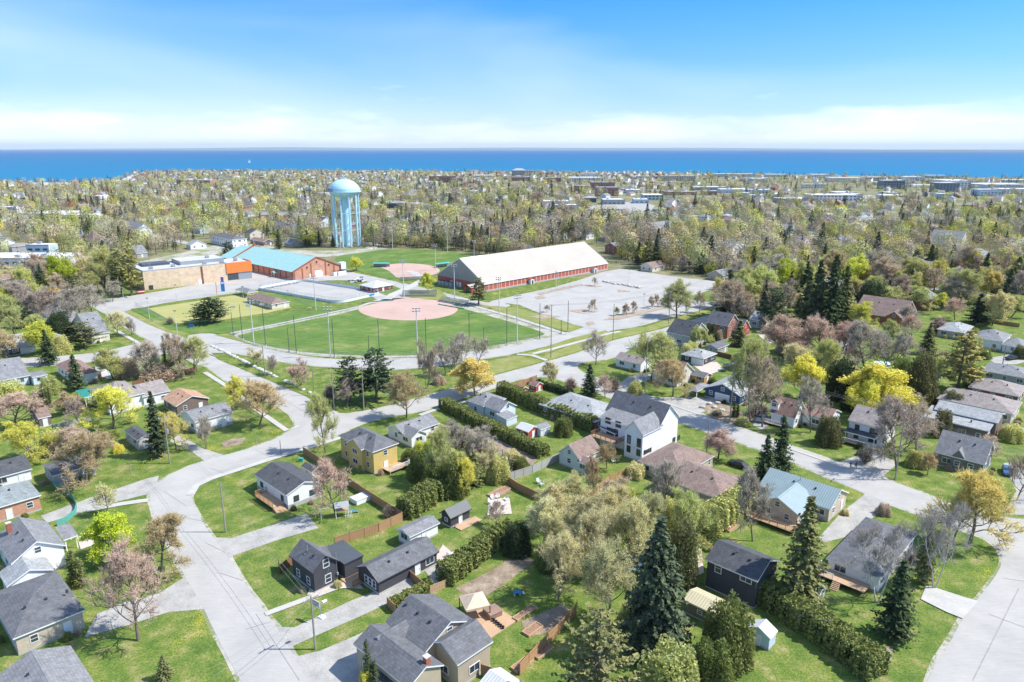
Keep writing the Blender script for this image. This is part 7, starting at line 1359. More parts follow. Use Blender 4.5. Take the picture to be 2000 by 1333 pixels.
# the wood belt behind the ball fields and the arena: denser, tall
belt = [at(*q).to_tuple()[:2] for q in [(705, 486), (790, 484), (930, 492), (965, 508), (1180, 462), (1215, 508), (1310, 532), (1420, 545), (1430, 520), (1300, 500), (1220, 470), (1150, 455), (900, 470), (700, 470)]]
for k in range(2600):
    X, Y = tg.uniform(-130, 230), tg.uniform(380, 640)
    if inpoly((X, Y), belt) and not any(abs((X-c.x)*ux.x+(Y-c.y)*ux.y) < a and abs((X-c.x)*uy.x+(Y-c.y)*uy.y) < b_ for c, a, b_, ux, uy in BIG):
        c = (int(X//5), int(Y//5), 'b')
        if c not in used: used[c] = 1; trees_.append((Y, X))
trees_.sort(); print('trees', len(trees_))
KP = [('bare', 'grey', .18), ('bare', 'brown', .12), ('bare', 'mauve', .04), ('bud', 'olive', .12), ('bud', 'pale', .06), ('bud', 'brown', .08), ('bud', 'orange', .04), ('full', 'yellow', .06), ('full', 'lime', .02), ('full', 'gold', .08), ('full', 'olive', .12), ('spruce', 'darkgreen', .17), ('spruce', 'dark', .08), ('pine', 'olivegreen', .06)]
pk = np.cumsum([k[2] for k in KP]); pk /= pk[-1]
NT = 300-0
hand = sum(1 for o in REG if o.get('category') == 'tree')
cnt = {'d': 0, 'c': 0}; rest = []
lim = {'d': 285-sum(1 for o in REG if o.name.split('.')[0] in ('bare_tree', 'budding_tree', 'leafy_tree')), 'c': 110}
cl = np.random.default_rng(3)
for Y, X in trees_:
    kind, tn, _ = KP[int(np.searchsorted(pk, tg.random()))]; inb = inpoly((X, Y), belt)
    if inb and kind == 'full' and tg.random() < .6: kind, tn = 'bare', 'grey'
    hgt = 8+(12 if Y < 1300 else 8)*tg.random()**1.7*(1.15 if inb else 1)*(.72 if Y > 1500 else 1)*(.7 if X > .12*Y and Y > 900 else 1); wd = hgt*tg.uniform(.65, 1.0) if kind not in ('spruce', 'pine') else hgt*tg.uniform(.4, .6)
    ck = 'c' if kind in ('spruce', 'pine') else 'd'
    if cnt[ck] < lim[ck]:
        cnt[ck] += 1; zn = zone(proj(X, Y, 0)); tree(0, 0, 0, 0, kind, tn, zn[0]+', '+zn[1] if not inb else 'in the wood belt behind the fields', 'trees of the town beyond the fields', Vector((X, Y, 0)), hgt, wd, True)
    else: rest.append((X, Y, hgt, wd, kind, tn))
print('auto', cnt, 'rest', len(rest))
def mass(rest):
    g = np.random.default_rng(8); V, Cc = [], []
    for X, Y, h, w, kind, tn in rest:
        n = 720 if Y < 620 else (430 if Y < 1000 else (180 if Y < 1600 else 85)); s = .42*math.sqrt(150/n)*(1 if Y < 1000 else .9)
        c = np.array(TINT[tn])*g.uniform(.46, .95)*g.uniform(.97, 1.03, 3)
        if kind in ('spruce', 'pine'):
            t = g.uniform(0, 1, n)**.8; r_ = w/2*(1-t)*g.uniform(.6, 1.05, n); a = g.uniform(0, 6.283, n); P = np.stack([r_*np.cos(a), r_*np.sin(a), h*(.08+.9*t)], 1); s *= .9
        else:
            d = rvec(n, g); q = g.uniform(.35, 1, n)**.35; lob = 1+.22*np.sin(d[:, 0]*4+X)*np.cos(d[:, 1]*5+Y); P = d*(q*lob)[:, None]*np.array([w/2, w/2, h*.38]); P[:, 2] += h*.6
        ss = s*(h/12)*g.uniform(.6, 1.4, n)
        od = P-np.array([0, 0, h*.5]); od /= np.linalg.norm(od, axis=1)[:, None]+1e-6; od = od*1.1+rvec(n, g)*.42; od /= np.linalg.norm(od, axis=1)[:, None]; a = np.cross(od, rvec(n, g)); a /= np.linalg.norm(a, axis=1)[:, None]; b_ = np.cross(od, a)
        fa, fb = (.95, .5) if kind == 'bare' else (1.0, .75)
        V.append(quads(P+np.array([X, Y, 0]), a*(ss*fa)[:, None], b_*(ss*fb)[:, None])); sh_ = g.uniform(.78, 1.15, (n, 1)); Cc.append(np.repeat(c[None]*sh_, 4, 0))
        p0 = np.array([[X, Y, -.1]]); v, f = seg_prisms(p0, p0+np.array([[0, 0, h*.6]]), np.array([.25]), np.array([.12]), 3)
        # trunk prism as quads
        V.append(v[f.ravel()]); Cc.append(np.full((12, 3), .14)*np.array([1.1, .95, .8]))
    me = np_mesh('distant_trees', [(np.concatenate(V), None, 'mass_leaf', np.concatenate(Cc))]); o = link('distant_trees', me); o['kind'] = 'stuff'; o['label'] = 'wooded streets of the distant town'
    print('mass quads', len(me.polygons))
m, n, l, b = newmat('mass_leaf'); a_ = mk(n, 'ShaderNodeAttribute'); a_.attribute_name = 'v'
d_ = mk(n, 'ShaderNodeBsdfDiffuse'); t_ = mk(n, 'ShaderNodeBsdfTranslucent'); ms = mk(n, 'ShaderNodeMixShader'); ms.inputs[0].default_value = .12; l.new(a_.outputs['Color'], d_.inputs[0]); l.new(a_.outputs['Color'], t_.inputs[0]); l.new(d_.outputs[0], ms.inputs[1]); l.new(t_.outputs[0], ms.inputs[2]); l.new(ms.outputs[0], n['Material Output'].inputs[0]); n.remove(b)
mass(rest)
# undergrowth along the wood belt
g = np.random.default_rng(4); P = []
for k in range(9000):
    X, Y = g.uniform(-130, 230), g.uniform(380, 640)
    if inpoly((X, Y), belt) and not any(abs((X-c.x)*ux.x+(Y-c.y)*ux.y) < a and abs((X-c.x)*uy.x+(Y-c.y)*uy.y) < b_ for c, a, b_, ux, uy in BIG): P.append((X, Y, g.uniform(.1, 1.4)))
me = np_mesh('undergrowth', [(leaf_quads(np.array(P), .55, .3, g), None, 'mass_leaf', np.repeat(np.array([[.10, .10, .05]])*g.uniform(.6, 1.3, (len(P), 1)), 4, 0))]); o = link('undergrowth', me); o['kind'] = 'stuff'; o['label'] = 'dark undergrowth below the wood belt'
# ------------------------------------------------------------ cars in the town lots
def car_mesh(colr):
    body = MB(); prof = [(-2.2, .35), (-2.2, .8), (-1.9, .95), (-1.0, 1.0), (-.5, 1.42), (1.1, 1.42), (1.75, 1.0), (2.2, .9), (2.25, .35)]
    for s_ in (-1, 1):
        P = [(x_, s_*.85*(.86 if z_ > 1.1 else 1), z_) for x_, z_ in prof]; body.face(P if s_ == -1 else P[::-1], colr)
    for (a, b_) in zip(prof, prof[1:]+prof[:1]):
        wa, wb = (.85*(.86 if z_ > 1.1 else 1) for z_ in (a[1], b_[1])); body.face([(a[0], wa, a[1]), (b_[0], wb, b_[1]), (b_[0], -wb, b_[1]), (a[0], -wa, a[1])], colr)
    return body.mesh('body')
for nm, c in dict(car_white=(.6, .6, .6), car_silver=(.4, .41, .42), car_black=(.03, .03, .035), car_red=(.35, .03, .03), car_blue=(.04, .12, .3)).items(): M(nm, c, .3, .03, 1, .6)
CM = {k: car_mesh('car_'+k) for k in ('white', 'silver', 'black', 'red', 'blue')}
wh = MB(); 
for x_ in (-1.4, 1.4):
    for y_ in (-.8, .8): wh.tube((x_, y_-.1, .33), (x_, y_+.1, .33), .33, .33, 'rubber', 10)
WHM = wh.mesh('wheels'); gl = MB()
for s_ in (-1, 1): gl.face([(-.75, s_*.80, 1.05), (1.3, s_*.80, 1.05), (1.0, s_*.745, 1.36), (-.42, s_*.745, 1.36)][::1 if s_ == -1 else -1], 'glass')
gl.face([(-1.0, .78, 1.03), (-.55, .74, 1.38), (-.55, -.74, 1.38), (-1.0, -.78, 1.03)], 'glass'); GLM = gl.mesh('windows')
cg = np.random.default_rng(6)
def car(loc, rz, c, label, group=None):
    r = thing('parked_car', label, 'car', loc, rz, group); link('body', CM[c], r); link('wheels', WHM, r, (0, 0, 0)); g = link('windows', GLM, r); g.scale = (1.01, 1.012, 1.01); return r
lots_ = [([(1140, 404), (1245, 393), (1280, 402), (1262, 422), (1160, 424)], 'in the crowded town car park'), ([(1600, 390), (1700, 381), (1730, 390), (1610, 399)], 'in front of the broad white store'), ([(1205, 366), (1245, 366), (1240, 376), (1210, 376)], 'beside the depot roof')]
CN = {'white': 'white', 'silver': 'silver', 'black': 'black', 'red': 'red', 'blue': 'blue'}
for P, where in lots_:
    Q = [at(*q).to_tuple()[:2] for q in P]; tri_sheet('town_car_park', [Q], 'drive', .07); k = 0; xs = [q[0] for q in Q]; ys = [q[1] for q in Q]
    for yy in np.arange(min(ys), max(ys), 9.5):
        for xx in np.arange(min(xs), max(xs), 3.2):
            if cg.random() < .55 or k > 75 or not inpoly((xx, yy), Q): continue
            c = ['white', 'silver', 'black', 'red', 'blue'][int(cg.choice(5, p=[.35, .25, .2, .08, .12]))]; o = car((xx, yy, .07), R(90+cg.uniform(-3, 3)), c, f'small {CN[c]} car {where}', 'cars in the town car parks'); o['auto'] = 1; k += 1
for b_, rz, c, lab in [((1975, 703), 20, 'black', 'black car in the drive of the white raised bungalow'), ((1487, 822), 50, 'silver', 'silver car beside the dark-trunked tree on the right'), ((197, 700), 60, 'silver', 'silver car in the yard by the white brown-roofed cottage'), ((1441, 912), -44, 'black', 'black car at the kerb behind the mauve-roofed bungalow'), ((1966, 925), 60, 'blue', 'blue car in the drive beside the olive-grey house')]: car(at(*b_, 0)+Vector((0, 0, .12)), R(rz), c, lab)
# ------------------------------------------------------------ small things
def place(mb, name, b_, label, cat, rz=0, z_=0, group=None): return tag(mb.build(name, None, at(*b_)+Vector((0, 0, z_)), R(rz)), label, cat, group)
# boulders
bg_ = np.random.default_rng(12); BP = [(412, 676), (440, 689), (470, 704), (500, 719), (520, 729), (545, 740), (577, 755), (610, 771)]
bpts = [at(*p) for p in BP]; k = 0
def boulder(seed):
    g = np.random.default_rng(seed); m = MB(); n_ = 9; prof = []
    rings = [(0, .0), (.75, .05), (1.0, .35), (.85, .75), (.4, .98), (0, 1.0)]
    pts = [[(r_*math.cos(6.283*i/n_)*g.uniform(.85, 1.15), r_*math.sin(6.283*i/n_)*g.uniform(.85, 1.15), z_*g.uniform(.92, 1.08)) for i in range(n_)] for r_, z_ in rings]
    for a, b_ in zip(pts, pts[1:]):
        for i in range(n_): m.face([a[i], a[(i+1) % n_], b_[(i+1) % n_], b_[i]], 'stone')
    return m.mesh('boulder')
BM = [boulder(i) for i in range(4)]
for a, b_ in zip(bpts, bpts[1:]):
    n_ = int((b_-a).length/1.75)
    for i in range(n_):
        if bg_.random() < .12: continue
        o = link('boulder', BM[k % 4], None, a.lerp(b_, (i+bg_.uniform(0, .5))/n_), bg_.uniform(0, 6)); s_ = bg_.uniform(.6, 1.0); o.scale = (s_, s_*.8, s_*.8); tag(o, 'pale boulder in the row along the bank by the crossing', 'boulder', 'boulders along the bank'); o['auto'] = 1; k += 1
for i in range(22):
    t = i/21; p = at(1180+70*t, 552+11*t+bg_.uniform(-1.2, 1.2)); o = link('boulder', BM[i % 4], None, p, bg_.uniform(0, 6)); s_ = bg_.uniform(.7, 1.2); o.scale = (s_, s_, s_*.9); tag(o, 'rock on the long red island of the car park', 'boulder', 'rocks on the red parking island'); o['auto'] = 1
for p_ in ((1385, 790), (1395, 797), (1410, 803), (1372, 797), (1402, 789)): o = link('boulder', BM[0], None, at(*p_), bg_.uniform(0, 6)); o.scale = (.9, .7, .7); tag(o, 'brown rock in the rock garden', 'boulder', 'rocks of the rock garden'); o['auto'] = 1
# bleachers and benches
def bleacher(b_, rz, n_, w, label, top='metal_grey'):
    m = MB()
    for i in range(n_): m.box(-w/2, w/2, i*.75, i*.75+.5, .4+i*.4, .45+i*.4, top); m.box(-w/2, w/2, i*.75+.45, i*.75+.5, .1+i*.4, .4+i*.4, 'metal_grey')
    for x_ in np.linspace(-w/2+.3, w/2-.3, 5): m.bar((x_, 0, .2), (x_, n_*.75, n_*.4+.2), .06, .1, 'trim_dark'); m.bar((x_, n_*.75, 0), (x_, n_*.75, n_*.4+.2), .06, .06, 'trim_dark')
    m.bar((-w/2, n_*.75, n_*.4+1.1), (w/2, n_*.75, n_*.4+1.1), .05, .05, 'metal_grey'); place(m, 'bleacher', b_, label, 'bleacher', rz)
bleacher((818, 580), 0, 6, 17, 'grey bleacher stand behind home plate'); bleacher((880, 594), -38, 5, 17, 'bleacher stand beside the first-base line', 'metal_grey'); bleacher((880, 600), -38, 1, 16, 'long player bench with green cover on the right of the infield', 'teal'); bleacher((738, 590), 20, 1, 15, 'long player bench with green cover on the left of the infield', 'teal'); bleacher((808, 548), 15, 4, 14, 'low bleacher near the second infield')
for b_, rz, lab in [((865, 522), 40, 'green dugout roof right of the second infield'), ((745, 522), 0, 'green dugout roof left of the second infield')]:
    m = MB(); m.slab(roof_polys(-5, 5, -1.3, 1.3, 2.3, .3, 'shed', 'x'), .1, 'teal', 'metal_grey'); m.box(-4.9, 4.9, 1.1, 1.2, 0, 2.3, 'metal_grey')
    for x_ in (-4.8, 0, 4.8): m.box(x_-.05, x_+.05, -1.2, -1.1, 0, 2.3, 'metal_grey')
    place(m, 'dugout', b_, lab, 'dugout', rz)
# things in the yards
def hoop(b_):
    r = thing('basketball_hoop', 'basketball hoop with clear backboard on the lawn beside the long drive', 'basketball hoop', at(*b_), R(-35)); MB().tube((0, 0, 0), (0, 0, 3.1), .06, .06, 'metal_grey').bar((0, 0, 2.9), (0, -.7, 3.1), .06, .06, 'metal_grey').build('post', r); MB().box(-.5, .5, -.2, .6, 0, .22, 'trim_white').build('base', r)
    b = MB()
    for q in ((-.9, .9, 3.55, 3.62), (-.9, .9, 2.5, 2.57)): b.box(q[0], q[1], -.78, -.72, q[2], q[3], 'trim_white')
    for x_ in (-.9, .84): b.box(x_, x_+.06, -.78, -.72, 2.5, 3.6, 'trim_white')
    for q in ((-.3, .3, 3.05, 3.1), (-.3, .3, 2.7, 2.75)): b.box(q[0], q[1], -.79, -.73, q[2], q[3], 'trim_white')
    b.box(-.85, .85, -.76, -.74, 2.56, 3.56, 'metal_grey'); b.build('backboard', r)
    h = MB()
    for i in range(12): a, c = 6.283*i/12, 6.283*(i+1)/12; h.tube((.23*math.cos(a), -1.02+.23*math.sin(a), 2.72), (.23*math.cos(c), -1.02+.23*math.sin(c), 2.72), .02, .02, 'red_paint', 4)
    h.build('rim', r)
hoop((627, 1208))
def chair(): 
    m = MB(); m.box(-.28, .28, -.25, .3, .33, .37, 'trim_white')
    for i in range(5): m.bar((-.26+.13*i, .28, .33), (-.26+.13*i, .52, 1.0), .1, .03, 'trim_white')
    for x_ in (-.36, .36): m.box(x_-.06, x_+.06, -.35, .4, .52, .56, 'trim_white'); m.bar((x_, -.3, 0), (x_, -.3, .52), .06, .06, 'trim_white'); m.bar((x_, .4, 0), (x_, .35, .52), .06, .06, 'trim_white')
    return m.mesh('garden_chair')
CH = chair()
for (x_, y_, rz, lab) in [(958, 985, 60, 'left front'), (962, 977, 20, 'left back'), (988, 979, -40, 'right back'), (985, 990, -100, 'right front'), (972, 975, 0, 'middle back')]: tag(link('garden_chair', CH, None, at(x_, y_)+Vector((0, 0, .15)), R(rz)), 'white garden chair on the small square patio, '+lab+' of the group', 'chair', 'white chairs on the square patio')
for (x_, y_, rz, lab) in [(1052, 945, 30, 'left one of the pair on the lawn below the barn garage'), (1058, 950, -60, 'right one of the pair on the lawn below the barn garage'), (1198, 905, 0, 'beside the big white home'), (887, 1092, 50, 'on the patio at the end of the long outbuilding'), (878, 1088, 140, 'near the table end of the long outbuilding')]: tag(link('garden_chair', CH, None, at(x_, y_)+Vector((0, 0, .16)), R(rz)), 'white garden chair '+lab, 'chair')
m = MB(); m.tube((0, 0, 0), (0, 0, .4), .5, .55, 'stone', 10).tube((0, 0, .4), (0, 0, .45), .45, .45, 'black_metal', 10); place(m, 'fire_pit', (974, 988), 'round stone fire pit between the white chairs', 'fire pit', 0, .15)
m = MB()
for x_ in (-1.2, 1.2):
    for y_ in (-.6, .6): m.bar((x_, y_*1.5, 0), (x_, y_, 2.2), .1, .1, 'trim_white')
m.box(-1.3, 1.3, -.7, .7, 1.3, 1.4, 'deck_wood'); m.slab(roof_polys(-1.4, 1.4, -.9, .9, 2.3, .8, 'gable', 'x'), .06, 'metal_grey', 'trim_white'); m.bar((1.3, 0, 1.3), (3.2, .4, .1), .5, .06, 'blue_paint'); m.bar((-1.3, 0, 2.2), (-4, 0, 2.2), .1, .1, 'trim_white'); m.bar((-4, -.9, 0), (-4, 0, 2.2), .08, .08, 'trim_white'); m.bar((-4, .9, 0), (-4, 0, 2.2), .08, .08, 'trim_white')
for i in range(5): m.bar((.6+.3*i, -1.1-.1*i, 0), (.6+.3*i, -.7, 1.3), .05, .05, 'trim_white')
place(m, 'playset', (668, 1008), 'white and blue wooden playset with swing under the pinkish bare tree', 'playset', 20)
m = MB(); m.tube((0, 0, 0), (0, 0, 1.2), .03, .03, 'metal_grey').box(-.02, .02, 0, .55, .75, 1.2, 'red_paint'); place(m, 'garden_flag', (634, 992), 'small red garden flag by the corner bungalow lawn', 'flag')
m = MB(); m.box(-1.9, 1.9, -1.2, 1.2, 0, 1.0, 'trim_white'); m.slab(roof_polys(-2, 2, -1.3, 1.3, 1.05, .1, 'flat', 'x'), .08, 'metal_white', 'trim_white'); place(m, 'storage_box', (706, 978), 'white storage box against the long brown board fence', 'box', 46)
def gazebo(b_):
    r = thing('gazebo', 'beige canopy gazebo on the deck of the bottom house', 'gazebo', at(*b_)+Vector((0, 0, .1)), R(20)); m = MB(); P = [(-1.9, -1.9), (1.9, -1.9), (1.9, 1.9), (-1.9, 1.9)]
    for i in range(4): a, c = P[i], P[(i+1) % 4]; m.slab([[(a[0], a[1], 2.3), (c[0], c[1], 2.3), (0, 0, 3.5)]], .04, 'tan_cloth', 'tan_cloth'); m.bar((a[0], a[1], 2.15), (c[0], c[1], 2.15), .04, .35, 'tan_cloth')
    m.build('canopy', r)
    for a in P: MB().box(a[0]-.06, a[0]+.06, a[1]-.06, a[1]+.06, 0, 2.2, 'black_metal').build('post', r)
gazebo((927, 1200))
m = MB(); m.box(-1.1, 1.1, -1.1, 1.1, 0, .85, 'brown_cloth'); m.slab(roof_polys(-1.15, 1.15, -1.15, 1.15, .95, .12, 'gable', 'x'), .12, 'brown_cloth', 'brown_cloth'); place(m, 'hot_tub', (962, 1202), 'covered brown hot tub beside the beige gazebo', 'hot tub', 35, .1)
m = MB(); m.box(-4, 4, -3.3, 3.3, .0, .18, 'deck_wood'); place(m, 'garden_deck', (945, 1218), 'pale wooden garden deck under the gazebo', 'deck', 46)
for i in range(6): place(MB().tube((0, 0, 0), (0, 0, .35), .18, .25, 'black_metal', 10).tube((0, 0, .35), (0, 0, .5), .2, .1, 'rubber', 8), 'flower_pot', (960+i*4.5, 1212+i*3.6), 'black flower pot in the diagonal row on the bottom deck', 'flower pot', 0, .2, 'black pots on the bottom deck')
for q, l_, w_2, lab in [((1025, 1200), 4.5, 1.1, 'long raised bed with wooden rim nearest the hot tub'), ((1040, 1232), 3.2, 1.5, 'raised bed by the fence in the vegetable garden'), ((1020, 1300), 3.4, 1.4, 'planter box below the board fence, left one'), ((1060, 1275), 3.4, 1.4, 'planter box below the board fence, right one'), ((975, 963), 5.5, 1.8, 'raised soil bed beside the fence bend'), ((1313, 1030), 3.0, 1.2, 'raised flower bed left of the cedar hedge'), ((1427, 1032), 3.6, 1.4, 'sandbox with coloured toys on the lawn of the teal-roofed house')]:
    m = MB(); 
    for a in ((-l_/2, l_/2, -w_2/2, -w_2/2+.12), (-l_/2, l_/2, w_2/2-.12, w_2/2), (-l_/2, -l_/2+.12, -w_2/2+.12, w_2/2-.12), (l_/2-.12, l_/2, -w_2/2+.12, w_2/2-.12)): m.box(*a, 0, .4, 'deck_wood')
    m.box(-l_/2+.12, l_/2-.12, -w_2/2+.12, w_2/2-.12, 0, .3, 'mulch')
    if 'sandbox' in lab:
        for i in range(6): u = -1.4+.5*i; m.box(u, u+.3, -.3+.1*(i % 3), 0+.1*(i % 3), .3, .5, ['red_paint', 'blue_paint', 'trim_white', 'yellow_paint'][i % 4])
    place(m, 'raised_bed', q, lab, 'raised bed', 46)
for q, lab in [((1010, 1163), 'garden table with blue cloth and toys on the shaded lawn'), ((1015, 1090), 'small blue chair set by the garden soil')]:
    m = MB(); m.box(-.6, .6, -.4, .4, .6, .66, 'blue_paint').box(-.5, -.4, -.3, .3, 0, .6, 'trim_white').box(.4, .5, -.3, .3, 0, .6, 'trim_white').box(.9, 1.3, -.3, .3, .3, .36, 'trim_white').box(1.25, 1.32, -.3, .3, .36, .9, 'red_paint').box(.9, 1.3, -.05, .05, 0, .3, 'trim_white'); place(m, 'play_table', q, lab, 'table', 15)
m = MB(); m.tube((0, 0, 0), (0, 0, 1.2), 2.4, 2.4, 'blue_paint', 20); m.tube((0, 0, 1.2), (0, 0, 1.25), 2.5, 2.5, 'trim_white', 20); m.tube((0, 0, 1.25), (0, 0, 1.28), 2.2, 2.2, 'tower_blue', 20); place(m, 'swimming_pool', (1722, 716), 'round blue above-ground pool behind the grey bare trees', 'pool')
m = MB(); 
for i in range(16): a, c = 6.283*i/16, 6.283*(i+1)/16; m.bar((2*math.cos(a), 2*math.sin(a), .8), (2*math.cos(c), 2*math.sin(c), .8), .3, .06, 'blue_paint'); m.tube((2*math.cos(a), 2*math.sin(a), 0), (2*math.cos(a), 2*math.sin(a), .8), .03, .03, 'metal_grey', 4)
m.tube((0, 0, .78), (0, 0, .8), 1.85, 1.85, 'rubber', 20); place(m, 'trampoline', (1228, 1108), 'blue-edged trampoline under the central grove', 'trampoline')
def umbrella(b_, lab):
    r = thing('patio_umbrella', lab, 'umbrella', at(*b_)); MB().tube((0, 0, 0), (0, 0, 2.5), .03, .03, 'metal_grey').build('pole', r); m = MB(); m.lathe([(0, 2.7), (1.5, 2.15), (1.5, 2.05), (0, 2.6)], 'navy_cloth', 8); m.build('canopy', r)
umbrella((1420, 725), 'dark navy patio umbrella behind the grey-roofed garages'); umbrella((1662, 690), 'dark purple umbrella among the grey bare trees')
# trailer, bins, signs, hydrant, arch
def trailer(b_, rz):
    r = thing('camper_trailer', 'silver camper trailer parked beside the white brown-roofed cottage', 'trailer', at(*b_), R(rz)); m = MB(); m.box(-3.6, 3.6, -1.2, 1.2, .5, 2.9, 'trim_white').box(-3.6, 3.6, -1.22, 1.22, 1.2, 1.4, 'metal_grey').box(-3.4, 3.4, -1, 1, 2.9, 3.05, 'metal_grey'); m.build('body', r)
    w = MB()
    for x_ in (-.5, .5):
        for y_ in (-1.15, 1.15): w.tube((x_, y_-.12, .36), (x_, y_+.12, .36), .36, .36, 'rubber', 12)
    w.build('wheels', r); w = MB()
    for x_ in (-2.4, 0, 2.2): w.box(x_-.5, x_+.5, -1.25, -1.21, 1.6, 2.3, 'glass')
    w.build('windows', r)
trailer((196, 722), 118)
m = MB(); m.tube((-2.2, 0, .9), (2.2, 0, .9), .95, .95, 'brown_cloth', 12); m.box(-2.2, 2.2, -.9, .9, 0, .9, 'brown_cloth'); place(m, 'covered_boat', (183, 738), 'brown tarpaulin-covered boat beside the camper trailer', 'boat', 30)
m = MB(); m.box(-2, 2, -1, 1, .1, 1.7, 'red_paint').bar((-2, -1.03, 1.2), (2, -1.03, 1.2), .06, .5, 'trim_white').box(-1.9, 1.9, -.95, .95, 1.7, 1.8, 'rubber'); place(m, 'dumpster', (274, 574), 'red dumpster at the left corner of the tan hall', 'dumpster', 30)
m = MB(); m.box(-.9, .9, -.12, .12, 0, 5.2, 'blue_paint').box(-.75, .75, -.14, .14, 4.0, 4.9, 'trim_white'); place(m, 'sign_pylon', (436, 570), 'tall blue sign pylon in front of the tan hall', 'sign', 10)
m = MB(); m.tube((0, 0, 0), (0, 0, 6.5), .12, .12, 'red_paint', 6); place(m, 'red_post', (424, 577), 'tall red post beside the blue sign pylon', 'post')
m = MB(); m.box(-.9, .9, -.08, .08, 1.0, 2.2, 'blue_paint').box(-.8, -.7, -.05, .05, 0, 2.3, 'metal_dark').box(.7, .8, -.05, .05, 0, 2.3, 'metal_dark'); place(m, 'park_sign', (374, 644), 'dark blue park sign on the bowling green corner lawn', 'sign')
for b_, lab in [((456, 607), 'small white scoreboard sign by the bowling green, left one'), ((485, 605), 'small white scoreboard sign by the bowling green, middle one'), ((512, 602), 'small white scoreboard sign by the bowling green, right one')]: place(MB().box(-1.1, 1.1, -.05, .05, 1.2, 2.2, 'trim_white').tube((0, 0, 0), (0, 0, 1.2), .05, .05, 'metal_grey', 5), 'score_sign', b_, lab, 'sign')
m = MB(); m.tube((0, 0, 0), (0, 0, .6), .13, .12, 'yellow_paint', 8).tube((0, 0, .6), (0, 0, .78), .12, .03, 'yellow_paint', 8).tube((-.22, 0, .42), (.22, 0, .42), .06, .06, 'yellow_paint', 6); place(m, 'fire_hydrant', (531, 848), 'small yellow fire hydrant on the corner lawn', 'hydrant')
for b_, b2, lab in [((315, 905), 892, 'yellow guy wire guard at the pole, right one'), ((291, 912), 899, 'slanting yellow guard near the pole, middle one'), ((275, 918), 906, 'slanting yellow guard near the pole, left one')]: place(MB().bar((0, 0, 0), (.8, .2, 1.9), .12, .12, 'yellow_paint'), 'wire_guard', b_, lab, 'wire guard')
m = MB(); m.box(-.5, .5, -.3, .3, 0, .9, 'teal'); place(m, 'utility_box', (588, 862+40), 'small white utility box at the end of the board fence', 'box')
m = MB(); m.bar((-1, 0, 1.1), (1, 0, 1.1), .9, .06, 'deck_wood'); m.box(-1, 1, -.8, -.55, .5, .55, 'deck_wood').box(-1, 1, .55, .8, .5, .55, 'deck_wood')
for x_ in (-.7, .7): m.bar((x_, -.6, 0), (x_, .3, 1.1), .06, .06, 'deck_wood').bar((x_, .6, 0), (x_, -.3, 1.1), .06, .06, 'deck_wood')
pt = m.mesh('picnic_table')
for b_, lab in [((605, 606), 'white picnic table by the rink lamp'), ((873, 548), 'picnic table near the washroom pavilion'), ((960, 603), 'picnic table beside the ball field walk'), ((495, 578), 'picnic table at the picnic shelter')]: tag(link('picnic_table', pt, None, at(*b_), R(30)), lab, 'table')
m = MB(); g = np.random.default_rng(2)
for i in range(10): a = g.uniform(-3, 3, 2); s_ = g.uniform(.8, 2); m.lathe([(s_*1.6, 0), (s_, s_*.5), (0, s_*.8)], 'sand_pile', 9, (a[0]*1.5, a[1]*.5))
M('sand_pile', (.5, .45, .37), .95, .15, 1); place(m, 'gravel_heap', (728, 486), 'low heap of pale gravel at the edge of the gravel lot', 'gravel heap')
m = MB()
for i in range(14): u, v = g.uniform(-5, 5), g.uniform(-2.5, 2.5); m.box(u-1, u+1, v-.3, v+.3, 0, g.uniform(.3, .9), ['metal_grey', 'trim_white', 'trim_dark'][i % 3], g.uniform(0, 3))
place(m, 'stored_material', (692, 551), 'stack of pale stored building material behind the rink', 'material stack')
m = MB(); m.box(-2, 2, -.9, .9, .5, 1.3, 'trim_white').box(.4, 1.8, -.8, .8, 1.3, 2.1, 'metal_grey')
for x_ in (-1.3, 1.3):
    for y_ in (-.85, .85): m.tube((x_, y_-.1, .4), (x_, y_+.1, .4), .4, .4, 'rubber', 10)
place(m, 'utility_cart', (703, 548), 'small white utility vehicle beside the stored material', 'vehicle', 20)
